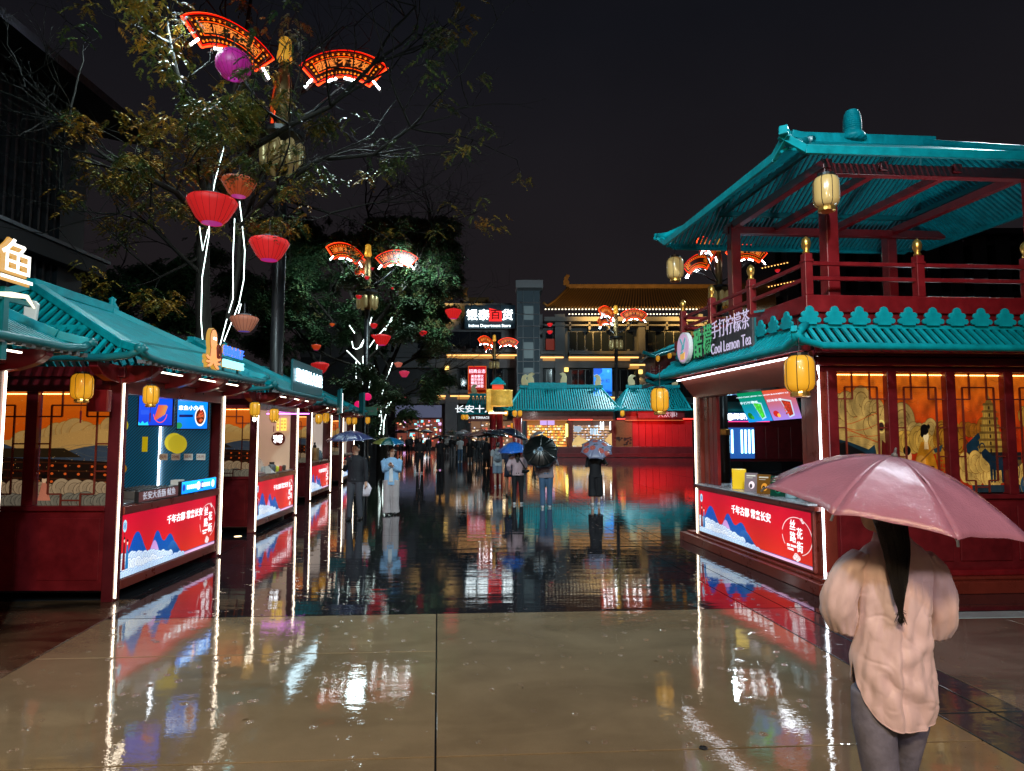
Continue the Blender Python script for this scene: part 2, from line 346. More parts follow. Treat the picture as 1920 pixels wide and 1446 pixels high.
for a, b in ((5.75, 8.1), (3.0, 5.75), (.0, 3.0)):
    slab('paving_slab', -7.3, -3.54, a, b, WB, .006, .005)
    slab('paving_slab', -11, -7.3, a, b, WB, .006, .005)
for i, (a, b) in enumerate(((4.6, 6.75), (2.4, 4.6), (0, 2.4))):
    for s0, s1 in ((4.22, 6.1), (6.1, 8.4)): slab('paving_slab', s0, s1, a, b, WR, .005, .004)
slab('pale_strip', 4.6, 6.5, 6.76, 7.0, WK, .003, .004); slab('pale_strip', 6.5, 8.4, 6.76, 7.0, WK, .003, .004)  # pale blue strip along the far edge of the grey-brown slabs
for i in range(5):
    a = 7.27-2.75*i; slab('border_strip', 3.55, 3.97, a-2.75, a, WG, .006, .005); slab('border_strip', 3.97, 4.22, a-2.75, a, WG, .008, .005)
for i in range(17):
    t = T0+2.75*i
    for s0, s1 in ((-14.2, -10.6), (-10.6, -7.08), (-7.08, -3.54), (-3.54, 0), (0, 3.55), (3.55, 3.97), (3.97, 4.22), (4.22, 7.76), (7.76, 11.3), (11.3, 15)):
        if i == 0 and s1 < -3.5:
            if s0 < -3.6: slab('paving_slab', s0, s1, 8.12, t+2.75, WD, .007)
        else: slab('paving_slab', s0, s1, t, t+2.75, WD, .007 if i < 5 else .012)
slab('paving_slab', 4.22, 7.76, 7.02, T0, WD, .006); slab('paving_slab', 7.76, 9, 7.02, T0, WD, .006)
# little floor drain and in-ground lights
for (px, py, r) in ((1319, 1403, .028),):
    g = G(px, py); b = MB(); b.lathe([(r, -.001), (r, .004), (r*.8, .006), (r*.8, .003), (0, .003)], 20, (0, 0, 0))
    o = b.build('floor_drain', MT['black']); o.location = g; tag(o, 'small round black floor drain set in the beige slab', 'drain')
for (px, py, lb) in ((446, 1006, 'flat lit ground light between the first and second left stalls'), (692, 857, 'small warm ground light by the tree behind the man')):
    g = G(px, py); b = MB(); b.lathe([(.07, -.001), (.07, .006), (.055, .007), (0, .007)], 16)
    o = b.build('ground_light', glow('ground_light_glow', (1, .75, .4), 2.2)); o.location = g; tag(o, lb, 'ground light')

# ------------------------------------------------------------------ printed art
def art_front():
    c = Cv(1100, 330, (.8, .05, .1)); g = random.Random(3)
    c.a[:] = c.grad((.86, .20, .12), (.80, .02, .17))
    A = c.asp
    bl = c.grad((.10, .35, .62), (.02, .28, .74), .1, .8)
    def hill(x, cx, h, wd): return h*np.exp(-((x-cx)/wd)**2)
    c.curve(lambda x: .06+hill(x, .46, .62, .30)+hill(x, 1.08, .52, .20)+hill(x, 1.52, .42, .24), bl)
    c.curve(lambda x: .0+hill(x, 1.62, .34, .28), c.grad((.05, .25, .5), (.2, .45, .75), 0, .4))
    c.curve(lambda x: .05+hill(x, 1.0, .40, .19), c.grad((.95, .75, .9), (.75, .55, .85), 0, .5))
    c.cloud(.0, 1.55, 0, .085, (.86, .93, 1), (.15, .35, .75), g, up=lambda x: .30*max(0, 1-x/1.75)**.7+.02)
    c.cloud(.0, 1.35, 0, .085, (.93, .97, 1), (.15, .35, .75), g, up=lambda x: .20*max(0, 1-x/1.5)**.7)
    c.cloud(.0, 2.0, .02, .075, (.80, .9, 1), (.15, .35, .75), g)
    # two robed figures with a round fan
    for x, h, cc in ((.10, .55, (.45, .08, .12)), (.19, .5, (.10, .45, .7))):
        c.poly([(x-.045, .12), (x+.045, .12), (x+.02, h), (x-.02, h)], cc); c.ell(x, h+.035, .018, .03, (.95, .85, .8)); c.ell(x, h+.075, .02, .022, (.05, .05, .08))
    c.line([(.08, .3), (.10, .82)], .008, (.2, .15, .1)); c.ell(.10, .82, .055, .10, (.7, .88, 1)); c.ring(.1, .82, .05, .008, (.2, .4, .7)); c.ell(.1, .82, .02, .04, (.3, .5, .75))
    # round seal with gap and peony
    cx = A-.33; c.ring(cx, .52, .34, .014, (1, .92, .92), 290, 170); c.ring(cx, .52, .34, .014, (1, .92, .92), 185, 215)
    for dx, dy, r in ((-.02, .16, .05), (.03, .13, .045), (-.06, .12, .04), (0, .10, .04), (.12, .84, .03), (.15, .80, .03)): c.ell(cx+dx, dy, r, r, (1, .95, .95)); c.ring(cx+dx, dy, r*.6, .006, (.85, .4, .45), 0, 220)
    c.a *= 1+.05*np.sin(c.x*5+1)[..., None]
    return c
CV_FRONT = art_front()
M_FRONT = printed('backlit_front_print', CV_FRONT, .76, .12, .28)
M_FRONT2 = printed('backlit_front_print_dim', CV_FRONT, .75, .12, .28)
def art_mural_side():
    c = Cv(900, 520); g = random.Random(5); A = c.asp
    c.a[:] = c.grad((.80, .25, .03), (.88, .42, .06), .35, 1)
    c.cloud(0, A, 0, .10, (.72, .56, .32), (.62, .40, .12), g, up=lambda x: .58+.10*math.sin(x*4.1+1)+.04*math.sin(x*11), swirl=False)
    c.curve(lambda x: .62+.05*np.sin(x*4.1+1), (.72, .55, .30))
    c.curve(lambda x: .54+.06*np.sin(x*3.2+.4)+.025*np.sin(x*9), (.20, .24, .29))
    for k in range(7): c.line([(x, .5-.02*k+.05*math.sin(x*4+k)+.02*math.sin(x*13+k)) for x in np.linspace(0, A, 40)], .004, (.38, .36, .30), .5)
    # dark palace roofs with rows of lamps
    c.poly([(.0, .47), (A, .38), (A, 0), (0, 0)], (.10, .055, .035))
    c.poly([(.15, .52), (.5, .50), (.62, .44), (.05, .44)], (.16, .12, .06)); c.poly([(.9, .50), (1.35, .50), (1.5, .42), (.8, .42)], (.15, .11, .06))
    for yy in (.38, .31, .24):
        c.line([(0, yy+.03), (A, yy-.02)], .012, (.22, .10, .04))
        for k in range(16): c.ell(.05+k*.11, yy-.01*k*.3, .013, .011, (.85, .35, .12))
    for k in range(9): c.rect(.05+.19*k, .1, .06+.19*k, .36, (.16, .04, .03))
    c.cloud(.0, .35, .12, .07, (.70, .56, .40), (.30, .2, .14), g); c.cloud(.55, .95, .10, .06, (.38, .45, .42), (.15, .2, .2), g)
    c.cloud(.9, A, .14, .07, (.62, .52, .40), (.28, .2, .14), g); c.cloud(.1, A, .03, .06, (.45, .42, .36), (.18, .16, .15), g)
    for x in (.42, 1.2): c.poly([(x-.05, .04), (x+.06, .04), (x+.015, .2), (x-.015, .2)], (.75, .45, .35)); c.ell(x, .22, .02, .026, (.85, .7, .55)); c.ell(x, .25, .025, .02, (.04, .03, .03))
    for k in range(160): c.ell(g.uniform(0, A), g.uniform(.3, 1), .0022, .0022, (.95, .75, .45))
    return c.grain(.05)
CV_SIDE = art_mural_side(); M_SIDE = printed('lit_mural_print', CV_SIDE, .40, .35, .3)
def art_mural_kiosk():
    c = Cv(1800, 700); g = random.Random(11); A = c.asp
    c.a[:] = c.grad((.68, .16, .04), (.90, .46, .09), .45, 1)
    cr, oc = (.68, .54, .29), (.36, .24, .09)
    c.cloud(-.05, .75, 0, .13, cr, oc, g, up=lambda x: .62+.12*math.sin(x*4.6+.2), swirl=True); c.poly([(0, .0), (.8, 0), (.8, .55), (.55, .66), (.2, .62), (0, .55)], cr)
    c.ring(.50, .60, .07, .008, oc, 0, 250); c.ring(.46, .55, .10, .006, oc, 60, 240); c.ell(.60, .55, .035, .035, (.15, .1, .08)); c.ring(.60, .55, .05, .012, (.9, .75, .4))
    for k in range(5): c.line([(x, .42+.05*k+.05*math.sin(6*x+k)) for x in np.linspace(.15, .55, 20)], .005, (.70, .28, .08))
    c.poly([(0, .45), (.18, .42), (.42, .36), (.5, .40), (.52, .33), (.50, .28), (0, .34)], (.08, .17, .21))
    c.poly([(0, .33), (.55, .24), (.55, 0), (0, 0)], (.20, .14, .06)); c.poly([(0, .41), (.1, .42), (.56, .27), (.56, .24), (0, .33)], (.06, .05, .05))
    for r in range(9):
        for k in range(13): c.rect(.01+k*.046+(r % 2)*.02, .02+r*.026-.0, .04+k*.046+(r % 2)*.02, .038+r*.026, (.36, .25, .10))
    c.poly([(.56, .05), (.64, .05), (.66, .4), (.60, .44)], (.35, .07, .05))
    c.cloud(.74, 1.12, .52, .09, cr, oc, g); c.cloud(.74, 1.15, .42, .09, (.72, .54, .22), oc, g)
    # seated woman in gold robe with a lute, curled beast behind
    for k in range(12): c.ring(1.28+.05*math.sin(k*2), .50-.028*k, .10-.003*k, .012, (.60, .36, .08), 30*k, 30*k+250)
    c.ell(1.28, .44, .13, .16, (.62, .40, .10)); 
    for k in range(8): c.ring(1.26+.02*k, .5-.02*k, .09, .007, (.30, .16, .03), 40*k, 40*k+200)
    c.poly([(.86, 0), (1.25, 0), (1.16, .28), (1.08, .42), (.98, .42), (.90, .28)], (.68, .42, .08)); c.poly([(.93, 0), (1.2, 0), (1.14, .22), (.98, .22)], (.24, .09, .05))
    for k in range(14): c.ell(g.uniform(.95, 1.17), g.uniform(.02, .2), .011, .014, (.80, .52, .14))
    c.poly([(1.02, .36), (1.08, .36), (1.07, .45), (1.03, .45)], (.86, .70, .48)); c.ell(1.05, .47, .036, .05, (.90, .76, .55)); c.ell(1.035, .525, .055, .045, (.04, .03, .03)); c.ell(1.0, .49, .022, .03, (.04, .03, .03)); c.ell(1.09, .55, .02, .02, (.04, .03, .03))
    c.ell(.97, .26, .065, .05, (.75, .5, .2)); c.line([(.97, .26), (1.17, .38)], .014, (.5, .3, .1)); c.poly([(1.14, .36), (1.27, .40), (1.24, .34), (1.16, .33)], (.14, .22, .25))
    c.poly([(.76, .0), (.9, .0), (.9, .14), (.82, .26), (.77, .2)], (.12, .24, .32)); c.ell(.80, .30, .05, .06, (.78, .6, .4)); c.ell(.79, .35, .05, .04, (.05, .04, .04))
    # tiered tower
    x, wd = 1.78, .17
    c.cloud(1.42, 1.7, .52, .08, (.60, .34, .08), (.35, .18, .05), g); c.poly([(1.45, .40), (1.62, .50), (1.68, .40), (1.6, .30), (1.45, .33)], (.08, .17, .22))
    for k in range(7):
        y0 = .33+k*.06; ww = wd-.016*k; c.rect(x-ww, y0, x+ww, y0+.045, (.66, .50, .20)); c.poly([(x-ww-.02, y0+.04), (x+ww+.02, y0+.04), (x+ww, y0+.06), (x-ww, y0+.06)], (.42, .30, .12))
        for j in range(-3, 4): c.rect(x+j*ww/3.4-.002, y0, x+j*ww/3.4+.002, y0+.045, (.40, .28, .12))
        c.rect(x-.012, y0+.005, x+.012, y0+.035, (.20, .12, .06))
    c.poly([(x-.05, .75), (x+.05, .75), (x, .82)], (.5, .36, .14)); c.rect(x-.004, .8, x+.004, .87, (.5, .36, .14))
    c.rect(1.45, .27, 2.05, .335, (.10, .10, .11)); c.rect(1.45, .18, 2.05, .27, (.30, .22, .12))
    c.cloud(1.42, 2.1, .14, .09, (.82, .64, .32), (.50, .32, .12), g); c.cloud(1.42, 1.7, .24, .08, (.80, .62, .30), (.50, .32, .12), g)
    # blue ox
    ox = (.07, .14, .19); c.ell(1.86, .245, .12, .065, ox); c.poly([(1.74, .24), (1.80, .30), (1.70, .37), (1.64, .33), (1.66, .29)], ox); c.ring(1.66, .375, .035, .012, ox, 0, 200)
    for q in (1.77, 1.81, 1.92, 1.96): c.poly([(q-.014, .08), (q+.01, .08), (q+.02, .22), (q-.02, .22)], ox)
    c.line([(1.97, .27), (2.02, .2), (2.0, .12)], .008, ox)
    c.rect(1.5, 0, 2.1, .06, (.12, .18, .21)); 
    # right bay: beast and robes
    c.cloud(2.12, A, .62, .10, (.72, .50, .18), oc, g); c.poly([(2.1, 0), (A, 0), (A, .6), (2.3, .66), (2.15, .5)], (.56, .36, .10))
    for k in range(26): c.ring(g.uniform(2.15, A), g.uniform(.08, .6), g.uniform(.03, .08), .007, (.30, .15, .04), g.uniform(0, 360), g.uniform(0, 360))
    c.cloud(2.1, A, .06, .08, (.15, .25, .32), (.6, .5, .3), g)
    for k in range(300): c.ell(g.uniform(0, A), g.uniform(.45, 1), .0016, .0016, (1, .8, .5))
    lo = rng.standard_normal((24, 60)); lo = np.kron(lo, np.ones((c.h//24+1, c.w//60+1)))[:c.h, :c.w]
    for _ in range(3): lo = (lo+np.roll(lo, 12, 0)+np.roll(lo, 12, 1)+np.roll(lo, -12, 0)+np.roll(lo, -12, 1))/5
    c.a *= (1+.16*lo)[..., None]
    for k in range(70):
        x = g.uniform(0, A); y = g.uniform(.05, .95); c.line([(x+q*.02, y+.008*math.sin(q+k)) for q in range(g.randint(2, 6))], .0028, (.34, .2, .08), .6)
    return c.grain(.09)
CV_KM = art_mural_kiosk(); M_KM = printed('kiosk_mural_print', CV_KM, .37, .35, .28)

def art_screen(bgc0, bgc1, kind):
    c = Cv(360, 220); c.a[:] = c.grad(bgc0, bgc1); g = random.Random(kind); A = c.asp
    if kind == 1:   # skewer dish
        c.ell(1.25, .38, .30, .30, (.9, .9, .95)); c.ell(1.25, .38, .24, .24, (.35, .12, .06))
        for k in range(26): a = g.uniform(0, 6.28); r = g.uniform(0, .19); c.ell(1.25+r*math.cos(a), .38+r*math.sin(a), .04, .03, (g.uniform(.55, .85), g.uniform(.25, .4), .18))
        c.ell(.1, .1, .18, .1, (.1, .5, .3)); c.rect(.1, .36, .85, .44, (.02, .1, .35))
    if kind == 2:
        for k in range(7): c.poly([(.75+k*.07, .2+k*.03), (.85+k*.07, .15+k*.03), (1.05+k*.06, .62), (.95+k*.06, .68)], (.75, .30+.03*k, .25))
        c.ring(1.05, .42, .33, .03, (.9, .3, .3), 190, 350); c.poly([(0, .0), (.5, .0), (.45, .12), (.3, .06), (.2, .14), (.1, .05), (0, .12)], (.1, .75, .95)); c.rect(.1, .35, .5, .5, (.1, .3, .8))
    if kind in (3, 4):
        col = (.25, .72, .22) if kind == 3 else (.62, .16, .08)
        c.poly([(.75, .72), (1.35, .62), (1.30, .12), (.98, .05)], (.75, .9, .95), .8); c.poly([(.80, .66), (1.28, .58), (1.24, .16), (1.0, .1)], col)
        for k in range(24): c.ell(g.uniform(.86, 1.22), g.uniform(.18, .58), .04, .03, tuple(min(1, q*g.uniform(.8, 1.7)) for q in col), .6)
        c.ell(.30, .22, .16, .11, (.10, .45, .15) if kind == 3 else (.75, .12, .10)); c.ell(.42, .16, .09, .07, (.2, .6, .2) if kind == 3 else (.95, .7, .3))
    return c
M_SC1 = printed('menu_screen_dish', art_screen((.02, .42, .85), (.05, .55, .95), 1), 1.15, .05, .2)
M_SC2 = printed('menu_screen_meat', art_screen((.02, .22, .75), (.03, .30, .85), 2), 1.15, .05, .2)
M_SC3 = printed('menu_screen_green', art_screen((.08, .55, .88), (.02, .50, .30), 3), .95, .05, .2)
M_SC4 = printed('menu_screen_orange', art_screen((.60, .50, .88), (.80, .30, .16), 4), .95, .05, .2)
def art_stripes():
    c = Cv(1200, 600, (.03, .17, .24)); m = ((c.x*30-c.y*30) % 1) < .42; c.put(m, (.05, .34, .46))
    for x, y, r, cc in ((1.05, .68, .075, (.78, .72, .15)), (1.62, .5, .10, (.80, .74, .16)), (1.66, .48, .10, (.74, .68, .14)), (1.08, .22, .05, (.62, .42, .12)), (.93, .3, .07, (.7, .6, .2)), (.36, .52, .0, (0, 0, 0))):
        if r: c.ell(x, y, r, r, cc)
    c.rect(1.28, .40, 1.34, .56, (.75, .66, .06)); return c
M_STRIPE = printed('glowing_striped_print', art_stripes(), .45, .8, .4)  # emission added so the print looks lit by the stall

# ------------------------------------------------------------------ lantern, shared by every eave
def make_lantern(loc, label, lit=True, sc=1.0, group='yellow cloth lanterns hung from the eaves', drop=.25, name='hanging_lantern', tassel=True):
    t = thing(name, label, 'lantern', loc, 0, group)
    m = MT['lantern'] if lit else MT['lantern_faint_glow']; r, h = .15*sc, .38*sc
    prof = [(r*.60, -h/2), (r*.86, -h*.43), (r*.99, -h*.3), (r, 0), (r*.99, h*.3), (r*.86, h*.43), (r*.60, h/2)]
    b = MB(); b.lathe(prof, 24); b.build('shade', m, t, smooth=True)
    b = MB()
    for k in range(8):
        a = 2*PI*k/8; b.tube([((q+.004)*math.cos(a), (q+.004)*math.sin(a), z) for q, z in prof], .004*sc, 4)
    b.build('rib', MT['black'], t, kind='stuff')
    b = MB(); b.lathe([(r*.62, h/2), (r*.62, h/2+.03*sc), (0, h/2+.03*sc)], 16); b.build('cap', MT['black'], t)
    b = MB(); b.lathe([(r*.62, -h/2), (r*.66, -h/2-.02*sc), (r*.66, -h/2-.05*sc), (r*.5, -h/2-.06*sc), (0, -h/2-.06*sc)], 16); b.build('base_ring', MT['gold'], t)
    b = MB(); b.tube([(0, 0, h/2+.03*sc), (.004, 0, h/2+drop*.5), (0, 0, h/2+drop)], .005, 5); b.build('cord', MT['black'], t)
    if tassel: b = MB(); b.tube([(0, 0, -h/2-.05*sc), (0, 0, -h/2-.17*sc)], [.004, .004], 5); b.tube([(0, 0, -h/2-.17*sc), (0, 0, -h/2-.19*sc), (0, 0, -h/2-.36*sc)], [.006, .016*sc, .012*sc], 6); b.build('tassel', MT['maroon'], t)
    return t

LAT = [((.17, .10), (.17, .88)), ((.83, .10), (.83, .88)), ((.17, .88), (.83, .88)), ((0, .78), (.32, .78)), ((.32, .78), (.32, 1)), ((1, .78), (.68, .78)), ((.68, .78), (.68, 1)),
       ((0, .54), (.17, .54)), ((.83, .54), (1, .54)), ((0, .30), (.17, .30)), ((.83, .30), (1, .30)), ((.17, .10), (.36, .10)), ((.36, .10), (.36, 0)), ((.83, .10), (.64, .10)), ((.64, .10), (.64, 0)), ((.36, .045), (.64, .045))]
def lattice_bay(O, X, Z, wd, ht, parent, u0, u1, pm, M=None, led=True, rec=.05):
    """window bay: print behind, lattice bars, sill and a dotted warm light strip; O lower left on the wall face, X along, Z up"""
    O, X, Z = Vector(O), Vector(X), Vector(Z); N = X.cross(Z)
    b = MB(M); q = O-N*rec; b.add([q, q+X*wd, q+X*wd+Z*ht, q+Z*ht], [(0, 1, 2, 3)], [[(u0, 0), (u1, 0), (u1, 1), (u0, 1)]]); p = b.build('mural_pane', pm, parent)
    b = MB(M)
    for (a, c), (d, e) in LAT: b.beam(O+X*a*wd+Z*c*ht-N*.012, O+X*d*wd+Z*e*ht-N*.012, .018, .018, N)
    b.build('lattice', MT['brown'], parent)
    if led:
        b = MB(M); n = int(wd/.025)
        for k in range(n): c = O+X*(wd*(k+.5)/n)+Z*(ht-.025)-N*.035; b.beam(c-X*.006, c+X*.006, .012, .012, N)
        b.build('light_strip', MT['ledw'], parent)

def rect_slats(parent, name, m, E0, E1, T0_, T1_, n, w_, h_, stuff=False, lift=.0):
    """slats running up a roof plane whose eave is E0-E1 and whose top edge is T0-T1 (hips between)"""
    E0, E1, T0_, T1_ = map(Vector, (E0, E1, T0_, T1_)); e = E1-E0; L_ = e.length; ex = e/L_
    nrm = ex.cross(T0_-E0).normalized()
    if nrm.z < 0: nrm = -nrm
    a0 = (T0_-E0).dot(ex); a1 = (T1_-E0).dot(ex); up = ((T0_-E0)-ex*a0); big = MB()
    for k in range(n):
        s = L_*(k+.5)/n
        if s < a0: f = s/a0
        elif s > a1: f = (L_-s)/(L_-a1)
        else: f = 1
        if f < .04: continue
        p0 = E0+ex*s+nrm*lift; p1 = p0+up*f
        b = big if stuff else MB(); b.beam(p0, p1, w_, h_, nrm)
        if not stuff: b.build(name, m, parent)
    if stuff: big.build(name+'s', m, parent, kind='stuff')

# ------------------------------------------------------------------ market stall
def make_stall(label, L_=2.85, D=3.3, loc=(0, 0, 0), rz=0, group='market stalls along the left of the plaza', front=M_FRONT, near=True):
    t = thing('market_stall', label, 'market stall', loc, rz, group)
    # posts and LED
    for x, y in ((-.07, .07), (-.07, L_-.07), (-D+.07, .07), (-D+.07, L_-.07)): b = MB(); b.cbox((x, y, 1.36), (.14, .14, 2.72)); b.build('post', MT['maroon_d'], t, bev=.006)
    for y in (.03, L_-.03):
        b = MB(); b.tube([(.012, y, .04), (.012, y, 2.68)], .011, 6); b.build('light_tube', MT['led'], t)
    # serving side
    b = MB(); b.cbox((-.05, L_/2, .17), (.10, L_-.30, .11)); b.build('bottom_rail', MT['brown'], t, bev=.004)
    b = MB(); b.cbox((-.045, L_/2, 1.055), (.13, L_-.28, .10)); b.build('counter_rail', MT['brown'], t, bev=.006)
    b = MB(); b.cbox((-.36, L_/2, 1.12), (.62, L_-.3, .03)); b.build('counter_top', MT['steel'], t, bev=.004)
    y0, y1 = .15, L_-.15
    b = MB(); b.box(-.09, y0, .225, -.03, y1, 1.003); lb = b.build('light_box', MT['maroon_d'], t)
    b = MB(); b.quad((-.026, y0+.01, .235), (-.026, y1-.01, .235), (-.026, y1-.01, .995), (-.026, y0+.01, .995)); b.build('front_print', front, lb)
    wm = mat('print_white_ink', (.9, .9, .9), .4, emit=(.95, .95, 1), es=.9) if 'print_white_ink' not in bpy.data.materials else bpy.data.materials['print_white_ink']
    b = MB(); b.text('千年古都 常来长安', .125, (-.024, y0+1.58, .79), (0, 1, 0), (0, 0, 1), .012, .003); b.build('slogan_lettering', wm, lb)
    ex = y1-.255
    b = MB()
    for ch, yy, zz in (('丝', ex-.075, .77), ('路', ex-.075, .60), ('花', ex+.07, .68), ('街', ex+.07, .50)): b.text(ch, .145, (-.024, yy, zz), (0, 1, 0), (0, 0, 1), 0.004, .003, sx=.9)
    b.text('SILK ROAD', .035, (-.024, ex-.09, .49), (0, 1, 0), (0, 0, 1), .0, .003); b.text('TOWN', .035, (-.024, ex-.11, .45), (0, 1, 0), (0, 0, 1), .0, .003)
    b.build('seal_lettering', wm, lb)
    b = MB(); b.cbox((-.09, L_/2, 2.58), (.18, L_-.28, .20)); b.build('head_beam', MT['brown'], t, bev=.006)
    b = MB(); b.cbox((-.05, L_/2, 2.73), (.22, L_+.1, .12)); b.build('eave_beam', MT['maroon'], t, bev=.01)
    # walls
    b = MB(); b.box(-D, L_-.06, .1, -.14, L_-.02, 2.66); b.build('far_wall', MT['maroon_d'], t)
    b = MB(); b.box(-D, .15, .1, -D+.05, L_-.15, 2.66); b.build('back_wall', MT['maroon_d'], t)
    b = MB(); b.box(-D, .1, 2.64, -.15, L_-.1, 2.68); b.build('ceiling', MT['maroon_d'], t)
    b = MB(); b.box(-D, .1, .09, -.12, L_-.1, .11); b.build('floor_board', MT['black'], t)
    # near side wall: lower panel, mural bays, posts
    b = MB(); b.box(-D+.14, .03, .13, -.14, .10, 1.10); b.build('lower_panel', MT['maroon'], t)
    for k in range(3): b = MB(); b.box(-.20-1.0*k-.72, .022, .25, -.20-1.0*k, .03, .98); b.build('raised_panel', MT['maroon'], t, bev=.006)
    b = MB(); b.cbox((-D/2, .05, 1.10), (D-.28, .11, .06)); b.build('sill', MT['maroon'], t, bev=.005)
    b = MB(); b.cbox((-D/2, .06, 2.59), (D-.28, .12, .18)); b.build('side_beam', MT['maroon'], t, bev=.005)
    b = MB(); b.cbox((-D/2, .03, 2.74), (D+.1, .16, .12)); b.build('side_beam', MT['maroon'], t, bev=.005)
    for k in range(3):
        x1 = -.16-1.0*k; x0 = x1-.84
        lattice_bay((x0, .03, 1.13), (1, 0, 0), (0, 0, 1), .84, 1.37, t, (2-k)/3, (3-k)/3, M_SIDE)
        b = MB(); b.box(x0-.15, .01, 1.13, x0-.01, .10, 2.5); b.build('mullion', MT['maroon'], t, bev=.005)
    # brackets and short light bars below the front eave
    for y in (.05, L_*.36, L_*.66, L_-.05):
        b = MB(); b.prism([(0, 2.60), (.16, 2.62), (.34, 2.68), (.44, 2.76), (.44, 2.82), (0, 2.82)], .11, (1, 0, 0), (0, 0, 1), (0, y+.055, 0)); b.build('bracket', MT['red'], t, bev=.008)
    for y in (.3, L_*.36+.25, L_*.66+.2): b = MB(); b.cbox((.30, y+.28, 2.765), (.02, .5, .016)); b.build('light_bar', MT['led'], t)
    b = MB(); b.prism([(0, 2.60), (.16, 2.62), (.34, 2.68), (.44, 2.76), (.44, 2.82), (0, 2.82)], .11, (0, -1, 0), (0, 0, 1), (-.02, 0, 0)); b.build('bracket', MT['red'], t, bev=.008)
    # roof
    ze, zr, o_ = 2.86, 3.92, .48
    E = [Vector(p) for p in ((o_, -o_, ze), (o_, L_+o_, ze), (-D-o_, L_+o_, ze), (-D-o_, -o_, ze))]
    A = Vector((-D/2, .72, zr)); B = Vector((-D/2, L_-.5, zr-.02))
    rect_slats(t, 'roof_slat', MT['teal'], E[0], E[1], A, B, 44, .062, .03, stuff=True)
    rect_slats(t, 'roof_slat', MT['teal'], E[3], E[0], A, A, 34, .048, .035)
    rect_slats(t, 'roof_slat', MT['teal'], E[2], E[3], B, A, 30, .05, .03, stuff=True)
    rect_slats(t, 'roof_slat', MT['teal'], E[1], E[2], B, B, 30, .05, .03, stuff=True)
    for a, c in ((E[0], A), (E[3], A), (E[1], B), (E[2], B)):
        b = MB(); m_ = a.lerp(c, .12)+Vector((0, 0, -.01)); b.beam(a+Vector((0, 0, .10)), m_+Vector((0, 0, .05)), .10, .09); b.beam(m_+Vector((0, 0, .05)), c+Vector((0, 0, .05)), .13, .10); b.build('hip_beam', MT['teal'], t, bev=.008)
    b = MB(); b.beam(A+Vector((0, -.1, .06)), B+Vector((0, .1, .06)), .16, .13); b.build('ridge_beam', MT['teal'], t, bev=.01)
    b = MB(); b.lathe([(.05, .10), (.07, .14), (.04, .2), (.06, .24), (0, .28)], 10, B+Vector((0, .05, 0))); b.build('finial', MT['teal'], t, smooth=True)
    k1, k2 = E[0].lerp(A, .42), E[3].lerp(A, .42)
    b = MB(); b.beam(k1+Vector((0, 0, -.02)), k2+Vector((0, 0, -.02)), .08, .06); b.build('purlin', MT['teal'], t)
    for i in range(4):
        a, c = E[i], E[(i+1) % 4]; b = MB(); d = (c-a).normalized()
        b.tube([a+Vector((0, 0, .12))-d*.06, a+d*.12+Vector((0, 0, .03)), a+d*.4, a.lerp(c, .5), c-d*.4, c-d*.12+Vector((0, 0, .03)), c+Vector((0, 0, .12))+d*.06], .045, 8); b.build('eave_board', MT['teal_d'], t, smooth=True)
    n = 30
    b = MB()
    for k in range(n): y = -o_+(L_+2*o_)*(k+.5)/n; b.cbox((o_-.02, y, ze-.04), (.07, .05, .04))
    b.build('rafter_ends', MT['grey'], t, kind='stuff')
    # ceiling lamp inside
    b = MB(); b.cbox((-.9, L_/2, 2.62), (.08, L_*.6, .03)); b.build('ceiling_lamp', MT['led'], t)
    return t

stall1 = make_stall('nearest whole left stall, with the glowing octopus sign on its roof and blue menu screens', loc=(-4.73, 7.74, 0), rz=R(.5))
spots = [((-5.15, 12.95, 0), 2.5, 'second left stall, with the round white-lettered sign and yellow plaques inside'),
         ((-5.95, 19.0, 0), 4, 'third left stall, behind the man with the navy umbrella, pale wall inside'),
         ((-6.75, 25.6, 0), 5, 'fourth and farthest left stall, with the overexposed white sign on its eave')]
stalls = [stall1]
for loc, rz, lb in spots: stalls.append(copy_tree(stall1, None, loc, R(rz), lb))
for st in stalls[1:]:
    for o in [o for o in C.objects if o.parent and o.parent.parent == st and o.name.startswith('front_print')]:
        pass
stall0 = copy_tree(stall1, None, (-4.93, 3.45, 0), R(1.2), 'dark stall cut off by the left edge, beneath the white squid sign')
# ------------------------------------------------------------------ stall fittings
def wall_print(t_name, label, cat, loc_, X, w_, h_, m, frame=.02, depth=.04, group=None):
    """flat screen or board: back plus glowing print; loc_ centre, X its right direction"""
    X = Vector(X).normalized(); Z = Vector((0, 0, 1)); N = X.cross(Z)
    t = thing(t_name, label, cat, loc_, 0, group); b = MB()
    b.prism([(-w_/2-frame, -h_/2-frame), (w_/2+frame, -h_/2-frame), (w_/2+frame, h_/2+frame), (-w_/2-frame, h_/2+frame)], depth, X, Z, -N*(depth+.003)); b.build('casing', MT['black'], t, bev=.004)
    b = MB(); b.quad(-X*w_/2-Z*h_/2, X*w_/2-Z*h_/2, X*w_/2+Z*h_/2, -X*w_/2+Z*h_/2); b.build('display', m, t)
    return t, X, Z, N
WI = mat('white_sign_letters', (.8, .8, .8), .4, emit=(.92, .96, 1), es=1.6)
WI2 = mat('bright_white_letters', (.8, .8, .8), .4, emit=(.9, .97, 1), es=3.2)
